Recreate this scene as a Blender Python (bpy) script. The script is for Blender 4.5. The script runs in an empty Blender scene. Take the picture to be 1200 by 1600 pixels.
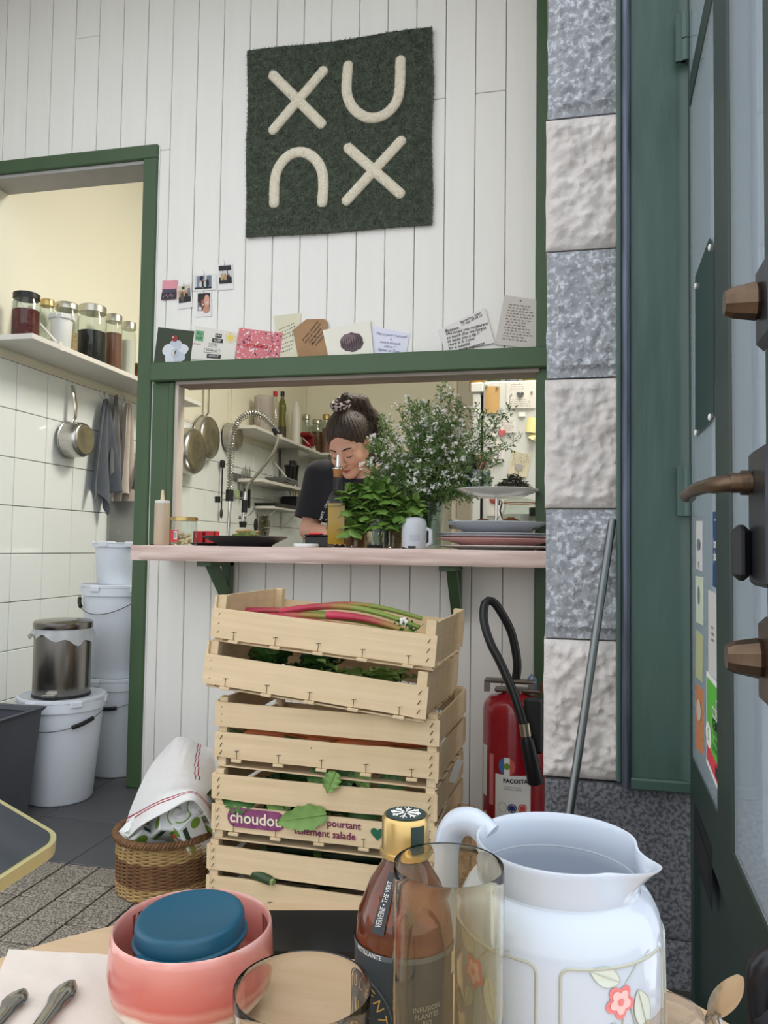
import bpy, math, random
import numpy as np
from mathutils import Matrix, Vector, Euler, noise as mnoise

# ------------------------------------------------------------------ camera, sky, exposure
scene = bpy.context.scene
scene.view_settings.view_transform = 'Standard'
scene.view_settings.look = 'None'
scene.view_settings.gamma = 1.0
scene.view_settings.use_curve_mapping = False
scene.view_settings.exposure = 0.6
try: scene.cycles.transparent_max_bounces = 32
except Exception: pass
random.seed(7)
rng = np.random.default_rng(7)
pi = math.pi

FPX = 1200.0            # focal length in pixels of a 1200 x 1600 frame
EYE = Vector((0, 0, .88))
YAW, PITCH, ROLL = math.radians(12.5), math.atan(54 / 1200), .014
_r0 = Vector((math.cos(YAW), math.sin(YAW), 0)); _f0 = Vector((-math.sin(YAW), math.cos(YAW), 0)); _u0 = Vector((0, 0, 1))
FW = _f0 * math.cos(PITCH) + _u0 * math.sin(PITCH)
_up = _u0 * math.cos(PITCH) - _f0 * math.sin(PITCH)
RT = _r0 * math.cos(ROLL) + _up * math.sin(ROLL)
UP = _up * math.cos(ROLL) - _r0 * math.sin(ROLL)
cam_data = bpy.data.cameras.new('camera')
cam_data.sensor_fit = 'VERTICAL'; cam_data.sensor_height = 32.0; cam_data.lens = 32.0 * FPX / 1600
cam_data.clip_start = .02; cam_data.clip_end = 200
cam = bpy.data.objects.new('camera', cam_data)
R3 = Matrix((RT, UP, -FW)).transposed()
cam.matrix_world = Matrix.Translation(EYE) @ R3.to_4x4()
scene.collection.objects.link(cam)
scene.camera = cam

world = bpy.data.worlds.new('overcast_sky'); scene.world = world
world.use_nodes = True
wn = world.node_tree.nodes; wn['Background'].inputs[0].default_value = (.92, .96, 1.0, 1)
wn['Background'].inputs[1].default_value = 1.25

def _ray(x, y): return RT * ((x - 600) / FPX) - UP * ((y - 800) / FPX) + FW
def onY(x, y, Y): d = _ray(x, y); return EYE + d * (Y / d.y)
def onX(x, y, X): d = _ray(x, y); return EYE + d * (X / d.x)
def onZ(x, y, Z): d = _ray(x, y); return EYE + d * ((Z - EYE.z) / d.z)

# ------------------------------------------------------------------ materials
def lin(c):
    out = []
    for q in c[:3]:
        q = q / 255.0
        out.append(q / 12.92 if q <= .04045 else ((q + .055) / 1.055) ** 2.4)
    return (*out, 1.0)

MATS = {}
def M(name, rgb, rough=.5, metal=0.0, var=0.0, vscale=8.0, bump=0.0, bscale=60.0, stretch=(1, 1, 1), rnd=0.0,
      coat=0.0, trans=0.0, ior=1.45, emit=0.0, rgb2=None, sss=0.0, sheen=0.0, spec=None, detail=4.0, bdist=.002, contrast=None):
    """principled material: object-space noise varies colour towards rgb2, another noise gives relief"""
    if name in MATS: return MATS[name]
    m = bpy.data.materials.new(name); m.use_nodes = True
    nt = m.node_tree; N = nt.nodes; L = nt.links; b = N['Principled BSDF']
    base = lin(rgb)
    b.inputs['Base Color'].default_value = base
    b.inputs['Roughness'].default_value = rough
    b.inputs['Metallic'].default_value = metal
    b.inputs['IOR'].default_value = ior
    if spec is not None: b.inputs['Specular IOR Level'].default_value = spec
    b.inputs['Coat Weight'].default_value = coat
    b.inputs['Coat Roughness'].default_value = .08
    b.inputs['Transmission Weight'].default_value = trans
    if sss: b.inputs['Subsurface Weight'].default_value = sss; b.inputs['Subsurface Radius'].default_value = (.01, .006, .004); b.inputs['Subsurface Scale'].default_value = .5
    if sheen: b.inputs['Sheen Weight'].default_value = sheen
    if emit: b.inputs['Emission Color'].default_value = base; b.inputs['Emission Strength'].default_value = emit
    if var or bump or rnd:
        tc = N.new('ShaderNodeTexCoord'); mp = N.new('ShaderNodeMapping'); mp.inputs['Scale'].default_value = stretch
        L.new(tc.outputs['Object'], mp.inputs['Vector'])
        oi = N.new('ShaderNodeObjectInfo')
        ad = N.new('ShaderNodeVectorMath'); ad.operation = 'ADD'
        sc = N.new('ShaderNodeVectorMath'); sc.operation = 'SCALE'; sc.inputs['Scale'].default_value = 17.0
        cb = N.new('ShaderNodeCombineXYZ')
        for k in range(3): L.new(oi.outputs['Random'], cb.inputs[k])
        L.new(cb.outputs[0], sc.inputs[0]); L.new(mp.outputs[0], ad.inputs[0]); L.new(sc.outputs[0], ad.inputs[1])
    if var or rnd:
        nz = N.new('ShaderNodeTexNoise'); nz.inputs['Scale'].default_value = vscale; nz.inputs['Detail'].default_value = detail
        L.new(ad.outputs[0], nz.inputs['Vector'])
        c2 = lin(rgb2) if rgb2 else (base[0] * .6, base[1] * .6, base[2] * .6, 1)
        mx = N.new('ShaderNodeMix'); mx.data_type = 'RGBA'
        mr = N.new('ShaderNodeMapRange')
        lo, hi = contrast or (.3, .7)
        mr.inputs[1].default_value = lo; mr.inputs[2].default_value = hi; mr.inputs[3].default_value = 0; mr.inputs[4].default_value = var
        L.new(nz.outputs[0], mr.inputs[0])
        if rnd:
            ma = N.new('ShaderNodeMath'); ma.operation = 'MULTIPLY_ADD'; ma.inputs[1].default_value = rnd
            L.new(oi.outputs['Random'], ma.inputs[0]); L.new(mr.outputs[0], ma.inputs[2]); ma.use_clamp = True
            L.new(ma.outputs[0], mx.inputs[0])
        else:
            L.new(mr.outputs[0], mx.inputs[0])
        mx.inputs[6].default_value = base; mx.inputs[7].default_value = c2
        L.new(mx.outputs[2], b.inputs['Base Color'])
    if bump:
        n2 = N.new('ShaderNodeTexNoise'); n2.inputs['Scale'].default_value = bscale; n2.inputs['Detail'].default_value = 5
        L.new(ad.outputs[0], n2.inputs['Vector'])
        bp = N.new('ShaderNodeBump'); bp.inputs['Strength'].default_value = bump; bp.inputs['Distance'].default_value = bdist
        L.new(n2.outputs[0], bp.inputs['Height']); L.new(bp.outputs[0], b.inputs['Normal'])
    MATS[name] = m
    return m

def thin_glass(name, rgb=(255, 255, 255), refl=1.0, rough=.0, dens=0.0, col=(200, 210, 215)):
    """single-walled glass: clear body, fresnel mirror, optional milky share"""
    if name in MATS: return MATS[name]
    m = bpy.data.materials.new(name); m.use_nodes = True
    nt = m.node_tree; N = nt.nodes; L = nt.links
    N.remove(N['Principled BSDF'])
    tr = N.new('ShaderNodeBsdfTransparent'); tr.inputs[0].default_value = lin(rgb)
    gl = N.new('ShaderNodeBsdfGlossy'); gl.inputs['Roughness'].default_value = rough
    lw = N.new('ShaderNodeLayerWeight'); lw.inputs[0].default_value = .5
    pw = N.new('ShaderNodeMath'); pw.operation = 'POWER'; pw.inputs[1].default_value = 4.0; L.new(lw.outputs['Facing'], pw.inputs[0])
    mu = N.new('ShaderNodeMath'); mu.operation = 'MULTIPLY_ADD'; mu.inputs[1].default_value = .75 * refl; mu.inputs[2].default_value = .035 * refl; mu.use_clamp = True
    L.new(pw.outputs[0], mu.inputs[0])
    mx = N.new('ShaderNodeMixShader'); L.new(mu.outputs[0], mx.inputs[0]); L.new(gl.outputs[0], mx.inputs[2])
    if dens:
        df = N.new('ShaderNodeBsdfDiffuse'); df.inputs[0].default_value = lin(col)
        m2 = N.new('ShaderNodeMixShader'); m2.inputs[0].default_value = dens
        L.new(tr.outputs[0], m2.inputs[1]); L.new(df.outputs[0], m2.inputs[2]); L.new(m2.outputs[0], mx.inputs[1])
    else:
        L.new(tr.outputs[0], mx.inputs[1])
    L.new(mx.outputs[0], N['Material Output'].inputs[0])
    MATS[name] = m
    return m

def bump_stack(m, layers):
    """adds extra relief layers (kind, scale vec, strength, distance) to a material"""
    nt = m.node_tree; N = nt.nodes; L = nt.links; b = N['Principled BSDF']
    prev = None
    for lk in list(b.inputs['Normal'].links): prev = lk.from_socket
    tc = N.new('ShaderNodeTexCoord')
    for kind, sv, st, di in layers:
        mp = N.new('ShaderNodeMapping'); mp.inputs['Scale'].default_value = sv; L.new(tc.outputs['Object'], mp.inputs[0])
        if kind == 'voronoi':
            t = N.new('ShaderNodeTexVoronoi'); t.inputs['Scale'].default_value = 1
        else:
            t = N.new('ShaderNodeTexNoise'); t.inputs['Scale'].default_value = 1; t.inputs['Detail'].default_value = 6
        L.new(mp.outputs[0], t.inputs['Vector'])
        bp = N.new('ShaderNodeBump'); bp.inputs['Strength'].default_value = st; bp.inputs['Distance'].default_value = di
        L.new(t.outputs[0], bp.inputs['Height'])
        if prev is not None: L.new(prev, bp.inputs['Normal'])
        prev = bp.outputs[0]
    L.new(prev, b.inputs['Normal'])
    return m

# ------------------------------------------------------------------ mesh building
col = scene.collection
def T(x=0, y=0, z=0, rx=0, ry=0, rz=0, s=1):
    Mx = Matrix.Translation((x, y, z)) @ Euler((rx, ry, rz)).to_matrix().to_4x4()
    if s != 1: Mx = Mx @ (Matrix.Diagonal((s, s, s, 1)) if not isinstance(s, (tuple, list)) else Matrix.Diagonal((*s, 1)))
    return Mx

class MB:
    def __init__(s): s.v = []; s.f = []; s.m = []; s.sm = []
    def add(s, V, Fc, mat=0, X=None, smooth=False):
        o = len(s.v)
        if X is not None: V = [X @ Vector(q) for q in V]
        s.v.extend([tuple(q) for q in V])
        for fc in Fc: s.f.append([i + o for i in fc]); s.m.append(mat); s.sm.append(smooth)
        return s
    def box(s, x0, x1, y0, y1, z0, z1, mat=0, X=None, bev=0.0):
        if bev <= 0:
            V = [(x, y, z) for z in (z0, z1) for y in (y0, y1) for x in (x0, x1)]
            Fc = [(0, 2, 3, 1), (4, 5, 7, 6), (0, 1, 5, 4), (2, 6, 7, 3), (0, 4, 6, 2), (1, 3, 7, 5)]
            return s.add(V, Fc, mat, X)
        b = min(bev, (x1 - x0) / 2.01, (y1 - y0) / 2.01, (z1 - z0) / 2.01)
        V = []; idx = {}
        for i, (x, sx) in enumerate(((x0, 1), (x1, -1))):
            for j, (y, sy) in enumerate(((y0, 1), (y1, -1))):
                for k, (z, sz) in enumerate(((z0, 1), (z1, -1))):
                    for a in range(3):
                        p = [x + sx * b, y + sy * b, z + sz * b]; p[a] = (x, y, z)[a]
                        idx[i, j, k, a] = len(V); V.append(tuple(p))
        Fc = []
        def q(*L): Fc.append([idx[t] for t in L])
        q((0,0,0,0),(0,0,1,0),(0,1,1,0),(0,1,0,0)); q((1,0,0,0),(1,1,0,0),(1,1,1,0),(1,0,1,0))
        q((0,0,0,1),(1,0,0,1),(1,0,1,1),(0,0,1,1)); q((0,1,0,1),(0,1,1,1),(1,1,1,1),(1,1,0,1))
        q((0,0,0,2),(0,1,0,2),(1,1,0,2),(1,0,0,2)); q((0,0,1,2),(1,0,1,2),(1,1,1,2),(0,1,1,2))
        for i in (0, 1):
            for j in (0, 1):
                q((i,j,0,0),(i,j,0,1),(i,j,1,1),(i,j,1,0)); q((i,0,j,0),(i,0,j,2),(i,1,j,2),(i,1,j,0)); q((0,i,j,1),(0,i,j,2),(1,i,j,2),(1,i,j,1))
                for k in (0, 1): q((i,j,k,0),(i,j,k,1),(i,j,k,2))
        return s.add(V, Fc, mat, X)
    def lathe(s, prof, seg=32, mat=0, X=None, smooth=True, sx=1.0, sy=1.0, a0=0.0, a1=2 * pi, fn=None):
        V = []; Fc = []; full = abs(a1 - a0 - 2 * pi) < 1e-6
        n = seg if full else seg + 1
        for (r, z) in prof:
            for i in range(n):
                a = a0 + (a1 - a0) * i / seg
                p = (r * math.cos(a) * sx, r * math.sin(a) * sy, z)
                V.append(fn(p, a) if fn else p)
        for j in range(len(prof) - 1):
            for i in range(seg):
                i2 = (i + 1) % n
                Fc.append((j * n + i, j * n + i2, (j + 1) * n + i2, (j + 1) * n + i))
        return s.add(V, Fc, mat, X, smooth)
    def disc(s, r, z, seg=32, mat=0, X=None, up=True, sx=1.0, sy=1.0):
        V = [(r * math.cos(2 * pi * i / seg) * sx, r * math.sin(2 * pi * i / seg) * sy, z) for i in range(seg)]
        return s.add(V, [list(range(seg)) if up else list(range(seg))[::-1]], mat, X)
    def cyl(s, r, z0, z1, seg=24, mat=0, X=None, r2=None):
        r2 = r if r2 is None else r2
        s.lathe([(r, z0), (r2, z1)], seg, mat, X); s.disc(r, z0, seg, mat, X, False); s.disc(r2, z1, seg, mat, X, True)
        return s
    def tube(s, pts, rad, seg=10, mat=0, X=None, caps=True, smooth=True, flat=1.0, closed=False):
        P = [Vector(q) for q in pts]; n = len(P)
        rr = rad if isinstance(rad, (list, tuple)) else [rad] * n
        V = []; Fc = []; prevN = None
        for i in range(n):
            if closed: t = P[(i + 1) % n] - P[i - 1]
            else: t = P[min(i + 1, n - 1)] - P[max(i - 1, 0)]
            if t.length < 1e-9: t = Vector((0, 0, 1))
            t.normalize()
            if prevN is None:
                a = Vector((0, 0, 1)) if abs(t.z) < .9 else Vector((1, 0, 0))
                nn = (a - t * a.dot(t)).normalized()
            else:
                nn = prevN - t * prevN.dot(t)
                nn = nn.normalized() if nn.length > 1e-6 else prevN
            prevN = nn; bn = t.cross(nn)
            for k in range(seg):
                an = 2 * pi * k / seg
                V.append(P[i] + nn * (math.cos(an) * rr[i] * flat) + bn * (math.sin(an) * rr[i]))
        m = n if closed else n - 1
        for i in range(m):
            for k in range(seg):
                k2 = (k + 1) % seg; i2 = (i + 1) % n
                Fc.append((i * seg + k, i * seg + k2, i2 * seg + k2, i2 * seg + k))
        s.add(V, Fc, mat, X, smooth)
        if caps and not closed:
            s.add(V[:seg], [list(range(seg))[::-1]], mat, X); s.add(V[-seg:], [list(range(seg))], mat, X)
        return s
    def prism(s, poly, z0, z1, mat=0, X=None, smooth=False):
        n = len(poly)
        V = [(x, y, z0) for x, y in poly] + [(x, y, z1) for x, y in poly]
        Fc = [list(range(n))[::-1], list(range(n, 2 * n))] + [(i, (i + 1) % n, n + (i + 1) % n, n + i) for i in range(n)]
        return s.add(V, Fc, mat, X, smooth)
    def grid(s, fn, nu, nv, mat=0, X=None, smooth=True, thick=0.0):
        V = [Vector(fn(i / nu, j / nv)) for j in range(nv + 1) for i in range(nu + 1)]
        w = nu + 1
        Fc = [(j * w + i, j * w + i + 1, (j + 1) * w + i + 1, (j + 1) * w + i) for j in range(nv) for i in range(nu)]
        if thick:
            Nn = [Vector((0, 0, 0)) for _ in V]
            for fc in Fc:
                nv_ = (V[fc[1]] - V[fc[0]]).cross(V[fc[3]] - V[fc[0]])
                for i in fc: Nn[i] += nv_
            V2 = [V[i] - (Nn[i].normalized() * thick if Nn[i].length > 0 else Vector()) for i in range(len(V))]
            o = len(V)
            rim = [i for i in range(w)] + [j * w + nu for j in range(1, nv + 1)] + [nv * w + i for i in range(nu - 1, -1, -1)] + [j * w for j in range(nv - 1, 0, -1)]
            F2 = [tuple(i + o for i in fc[::-1]) for fc in Fc]
            F3 = [(rim[i], rim[i] + o, rim[(i + 1) % len(rim)] + o, rim[(i + 1) % len(rim)]) for i in range(len(rim))]
            return s.add(V + V2, Fc + F2 + F3, mat, X, smooth)
        return s.add(V, Fc, mat, X, smooth)
    def ball(s, c, r, seg=16, rings=10, mat=0, X=None):
        rx, ry, rz = r if isinstance(r, (tuple, list)) else (r, r, r)
        V = []; Fc = []
        for j in range(rings + 1):
            ph = pi * j / rings
            for i in range(seg):
                a = 2 * pi * i / seg
                V.append((c[0] + rx * math.sin(ph) * math.cos(a), c[1] + ry * math.sin(ph) * math.sin(a), c[2] + rz * math.cos(ph)))
        for j in range(rings):
            for i in range(seg):
                i2 = (i + 1) % seg
                Fc.append((j * seg + i, (j + 1) * seg + i, (j + 1) * seg + i2, j * seg + i2))
        return s.add(V, Fc, mat, X, True)
    def mesh(s, name, mats):
        me = bpy.data.meshes.new(name)
        me.from_pydata(s.v, [], s.f)
        for mm in (mats if isinstance(mats, (list, tuple)) else [mats]): me.materials.append(mm)
        me.polygons.foreach_set('material_index', s.m); me.polygons.foreach_set('use_smooth', s.sm)
        me.validate(); me.update()
        if any(s.sm): me.set_sharp_from_angle(angle=math.radians(46.5))
        return me
    def build(s, name, mats, parent=None, loc=(0, 0, 0), rot=(0, 0, 0)):
        return ob(name, s.mesh(name, mats), parent, loc, rot)

def ob(name, data, parent=None, loc=(0, 0, 0), rot=(0, 0, 0), label=None):
    o = bpy.data.objects.new(name, data); col.objects.link(o)
    o.location = loc; o.rotation_euler = rot
    if parent is not None: o.parent = parent
    if label: o['label'] = label
    return o
def tag(o, label=None, cat=None, group=None, kind=None):
    if label: o['label'] = label
    if cat: o['category'] = cat
    if group: o['group'] = group
    if kind: o['kind'] = kind
    return o
def thing(name, label, cat, loc=(0, 0, 0), rz=0, group=None, rot=None):
    o = bpy.data.objects.new(name, None); col.objects.link(o); o.empty_display_size = .05
    o.location = loc; o.rotation_euler = rot if rot is not None else (0, 0, rz)
    return tag(o, label, cat, group)
def struct(name, label, cat='structure', loc=(0, 0, 0)):
    o = thing(name, label, cat, loc); o['kind'] = 'structure'; return o
def copy_tree(o, parent=None):
    c = o.copy(); col.objects.link(c); c.parent = parent
    for ch in list(o.children): copy_tree(ch, c)
    return c

FONTCACHE = {}
def text_mb(txt, size, mat=None, shear=0.0, align='CENTER', bold=0.0, spacing=1.0, lines=1.0, res=2):
    """a mesh of flat lettering in local XY"""
    cu = bpy.data.curves.new('lettering', 'FONT'); cu.body = txt; cu.size = size; cu.shear = shear; cu.align_x = align; cu.align_y = 'CENTER'
    cu.space_character = spacing; cu.space_line = lines; cu.resolution_u = res; cu.offset = bold; cu.fill_mode = 'FRONT'
    o = bpy.data.objects.new('lettering', cu); col.objects.link(o)
    bpy.context.view_layer.update()
    me = bpy.data.meshes.new_from_object(o.evaluated_get(bpy.context.evaluated_depsgraph_get()))
    bpy.data.objects.remove(o); bpy.data.curves.remove(cu)
    me.materials.clear()
    if mat: me.materials.append(mat)
    me.name = 'lettering'
    return me
def lettering(txt, size, mat, parent, loc=(0, 0, 0), rot=(0, 0, 0), warp=None, **k):
    me = text_mb(txt, size, mat, **k)
    if warp:
        for v in me.vertices: v.co = warp(v.co)
    return ob('lettering', me, parent, loc, rot)

# ------------------------------------------------------------------ implicit surfaces (for bodies)
def surface_nets(f, xs, ys, zs):
    Xg, Yg, Zg = np.meshgrid(xs, ys, zs, indexing='ij')
    val = f(np.stack([Xg, Yg, Zg], -1).reshape(-1, 3).astype(np.float32)).reshape(Xg.shape)
    s = val < 0
    nx, ny, nz = s.shape
    cnt = np.zeros((nx - 1, ny - 1, nz - 1), np.int32); acc = np.zeros((nx - 1, ny - 1, nz - 1, 3))
    G = np.stack([Xg, Yg, Zg], -1)
    for ax in range(3):
        sl0 = [slice(None)] * 3; sl1 = [slice(None)] * 3
        sl0[ax] = slice(0, -1); sl1[ax] = slice(1, None)
        v0 = val[tuple(sl0)]; v1 = val[tuple(sl1)]; ch = (v0 < 0) != (v1 < 0)
        t = np.where(ch, v0 / np.where(ch, v0 - v1, 1), 0)
        P = G[tuple(sl0)] + (G[tuple(sl1)] - G[tuple(sl0)]) * t[..., None]
        o1, o2 = [q for q in range(3) if q != ax]
        for d1 in (0, 1):
            for d2 in (0, 1):
                sl = [slice(None)] * 3
                sl[o1] = slice(d1, s.shape[o1] - 1 + d1); sl[o2] = slice(d2, s.shape[o2] - 1 + d2)
                c = ch[tuple(sl)]
                cnt += c; acc += P[tuple(sl)] * c[..., None]
    act = cnt > 0
    idx = -np.ones(cnt.shape, np.int64); idx[act] = np.arange(act.sum())
    V = acc[act] / cnt[act][:, None]
    faces = []
    for ax in range(3):
        o1, o2 = [(1, 2), (2, 0), (0, 1)][ax]
        sl0 = [slice(1, -1)] * 3; sl1 = [slice(1, -1)] * 3
        sl0[ax] = slice(0, -1); sl1[ax] = slice(1, None)
        a = s[tuple(sl0)]; b = s[tuple(sl1)]
        for flip in (0, 1):
            w = np.argwhere((a & ~b) if not flip else (~a & b))
            if len(w) == 0: continue
            base = w.copy(); base[:, o1] += 1; base[:, o2] += 1
            def cell(d1, d2):
                c = base.copy(); c[:, o1] += d1; c[:, o2] += d2
                return idx[c[:, 0], c[:, 1], c[:, 2]]
            q = np.stack([cell(-1, -1), cell(0, -1), cell(0, 0), cell(-1, 0)], 1)
            faces.append(q if not flip else q[:, ::-1])
    Fq = np.concatenate(faces)
    return V, Fq
def sdf_obj(name, f, xs, ys, zs, mats, parent=None, matfn=None, smooth_iter=2):
    V, Fq = surface_nets(f, xs, ys, zs)
    for _ in range(smooth_iter):
        A = np.zeros_like(V); n = np.zeros(len(V))
        for a, b in ((0, 1), (1, 2), (2, 3), (3, 0)):
            np.add.at(A, Fq[:, a], V[Fq[:, b]]); np.add.at(n, Fq[:, a], 1)
            np.add.at(A, Fq[:, b], V[Fq[:, a]]); np.add.at(n, Fq[:, b], 1)
        V = V * .5 + .5 * A / np.maximum(n, 1)[:, None]
    me = bpy.data.meshes.new(name); me.from_pydata(V.tolist(), [], Fq.tolist())
    for mm in (mats if isinstance(mats, (list, tuple)) else [mats]): me.materials.append(mm)
    me.polygons.foreach_set('use_smooth', [True] * len(me.polygons))
    if matfn is not None:
        cen = V[Fq].mean(1); me.polygons.foreach_set('material_index', matfn(cen).astype(np.int32))
    me.update()
    return ob(name, me, parent)
def smin(a, b, k): h = np.clip(.5 + .5 * (b - a) / k, 0, 1); return b * (1 - h) + a * h - k * h * (1 - h)
def s_cap(p, a, b, ra, rb):
    a = np.array(a, np.float32); b = np.array(b, np.float32); ba = b - a
    h = np.clip((p - a) @ ba / (ba @ ba), 0, 1)
    return np.linalg.norm(p - a - h[:, None] * ba, axis=1) - (ra + (rb - ra) * h)
def s_ell(p, c, r):
    r = np.array(r, np.float32); q = (p - np.array(c, np.float32)) / r
    k0 = np.linalg.norm(q, axis=1); k1 = np.linalg.norm(q / r, axis=1)
    return k0 * (k0 - 1) / np.maximum(k1, 1e-6)

# ------------------------------------------------------------------ materials of the place
m_plank = M('white_painted_boards', (240, 238, 232), .55, var=.18, vscale=3, rgb2=(222, 219, 212), bump=.35, bscale=14, stretch=(9, 9, .6), rnd=.12, bdist=.0015)
m_core = M('wall_core', (150, 148, 142), .9)
m_green = M('green_paint', (68, 92, 62), .42, var=.25, vscale=5, rgb2=(54, 78, 52), bump=.25, bscale=40, stretch=(3, 3, .5), bdist=.0012)
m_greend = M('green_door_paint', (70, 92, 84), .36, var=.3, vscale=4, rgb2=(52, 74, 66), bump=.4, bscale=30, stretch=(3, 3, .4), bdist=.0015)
bump_stack(m_greend, [('noise', (9, 9, 5), .35, .004)])
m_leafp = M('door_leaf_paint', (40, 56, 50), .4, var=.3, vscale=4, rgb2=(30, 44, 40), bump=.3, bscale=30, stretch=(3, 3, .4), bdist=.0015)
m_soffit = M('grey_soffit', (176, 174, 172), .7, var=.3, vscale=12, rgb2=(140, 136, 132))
m_reveal = M('bare_timber', (150, 140, 130), .7, var=.6, vscale=6, rgb2=(110, 98, 90), stretch=(1, 8, 8))
m_white = M('white_gloss', (232, 232, 228), .4)
m_cream = M('cream_wall', (232, 229, 210), .7, var=.12, vscale=1.5, rgb2=(224, 220, 196))
m_tile = M('white_glazed_tile', (228, 233, 231), .12, rnd=.1, rgb2=(214, 220, 218), bump=.12, bscale=7, bdist=.004)
m_grout = M('grout', (196, 190, 176), .9, var=.4, vscale=20, rgb2=(170, 162, 148))
m_dark = M('dark_floor_tile', (88, 88, 90), .45, var=.4, vscale=4, rgb2=(70, 70, 73), bump=.15, bscale=25, rnd=.15)
m_joint = M('floor_joint', (46, 43, 40), .95)
m_terr = M('speckled_floor_tile', (172, 164, 150), .75, var=1.0, vscale=210, rgb2=(104, 96, 86), detail=2, contrast=(.42, .58), bump=.2, bscale=200, rnd=.12)
m_granite = M('grey_hammered_stone', (150, 152, 156), .85, var=.9, vscale=90, rgb2=(206, 208, 214), detail=3, contrast=(.5, .66), bump=1.0, bscale=75, bdist=.006, rnd=.05)
m_lime = M('pale_rough_stone', (214, 207, 202), .9, var=.6, vscale=14, rgb2=(190, 180, 174), bump=.9, bscale=32, bdist=.008)
m_granite_d = M('dark_plinth_stone', (112, 112, 116), .8, var=.9, vscale=130, rgb2=(62, 62, 66), detail=3, contrast=(.42, .6), bump=.6, bscale=110, bdist=.003)
m_facade = M('facade_stone', (232, 234, 238), .85, var=.4, vscale=6, rgb2=(216, 218, 224), bump=.3, bscale=30)
m_rod = M('dark_steel_strip', (96, 102, 116), .35, metal=.6, var=.7, vscale=12, rgb2=(46, 50, 60), stretch=(6, 6, .5))
m_ceil = M('ceiling_white', (236, 234, 228), .8)
m_street = M('street_paving', (150, 148, 146), .9, var=.4, vscale=5)
m_black = M('black_plastic', (24, 24, 26), .45)
m_steel = M('brushed_steel', (196, 194, 188), .28, metal=1, var=.3, vscale=30, rgb2=(150, 148, 142), stretch=(1, 1, 8))
m_chrome = M('chrome', (214, 214, 212), .12, metal=1)
m_glass = thin_glass('clear_glass')

D = 2.56            # front face of the board partition
XL = -2.2           # left side wall
ZC = 3.2            # ceiling

# ------------------------------------------------------------------ board partition with doorway and serving hatch
wall_front = struct('wall_front', 'white vertical board partition above and below the serving hatch', 'wall')
core = MB()
core.box(XL, -1.445, D + .018, D + .08, 2.345, ZC)
core.box(-1.445, 0.6, D + .018, D + .08, 1.52, ZC)
core.box(-1.445, 0.6, D + .018, D + .08, 0, .82)
core.box(-1.49, -1.37, D + .018, D + .08, 0, 2.345)
core.box(-.05, 0.6, D + .018, D + .08, .82, 1.52)
core.build('wall_core', m_core, wall_front)
def plank(x0, x1, z0, z1):
    dy = random.uniform(-.0008, .0008); g = .0011
    b = MB(); b.box(x0 + g, x1 - g, D + dy, D + .018, z0, z1, bev=.0022)
    b.build('plank', m_plank, wall_front)
PW = .1034
for k in range(21):
    x1 = -.061 - PW * k; x0 = x1 - PW
    if x0 < XL: x0 = XL
    joints = {1: [onY(770, 143, D).z], 3: [onY(690, 154, D).z], 7: [2.95], 9: [.42], 16: [2.83]}.get(k, [])
    segs = []
    if x1 <= -1.50: segs = [(x0, x1, 2.35, ZC)]
    elif k == 13:
        segs = [(x0, x1, 2.35, ZC), (-1.449, x1, 1.0, 2.35), (-1.449, x1, 0, 1.0)]
    else:
        segs = [(x0, x1, 1.52, ZC), (x0, x1, 0, .826)]
    for (a, b_, z0, z1) in segs:
        cut = [z0] + [j for j in joints if z0 < j < z1] + [z1]
        for q in range(len(cut) - 1): plank(a, b_, cut[q] + .0008, cut[q + 1] - .0008)

trim1 = struct('trim_1', 'dark green casing around the tall kitchen doorway', 'door frame')
b = MB(); b.box(XL, -1.449, D - .014, D + .018, 2.318, 2.37, bev=.003); b.build('header', m_green, trim1)
b = MB(); b.box(-1.505, -1.449, D - .014, D + .09, 0, 2.3179, bev=.003); b.build('jamb', m_green, trim1)
b = MB(); b.box(XL, -1.505, D + .0, D + .13, 2.305, 2.3175); b.build('soffit', m_soffit, trim1)
b = MB(); b.box(-1.4485, -1.443, D - .004, D - .0005, 0, 2.36); b.build('edge_bead', m_white, trim1)

trim2 = struct('trim_2', 'green painted frame around the serving hatch', 'hatch frame')
b = MB(); b.box(-1.437, -.0, D - .045, D + .015, 1.469, 1.537, bev=.004); b.build('beam', m_green, trim2)
b = MB(); b.box(-1.442, -1.375, D - .012, D + .0, .8745, 1.4688, bev=.003); b.build('post', m_green, trim2)
b = MB(); b.box(-1.3748, -1.352, D - .02, D + .0, .8745, 1.4688, bev=.003); b.build('post', m_green, trim2)
b = MB(); b.box(-.06, -.0, D - .022, D + .0, 0, .825, bev=.003); b.box(-.06, 0, D - .022, D, .8745, ZC, bev=.003); b.build('post', m_green, trim2)
b = MB(); b.box(-1.3519, -1.338, D - .012, D + .035, .8745, 1.4685); b.build('reveal_board', M('worn_white_timber', (214, 208, 200), .7, var=.7, vscale=8, rgb2=(170, 156, 142), stretch=(1, 1, .5)), trim2)
b = MB(); b.box(-1.3375, -.05, D - .03, D + .07, 1.456, 1.4685); b.build('reveal_board', m_reveal, trim2)

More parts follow.
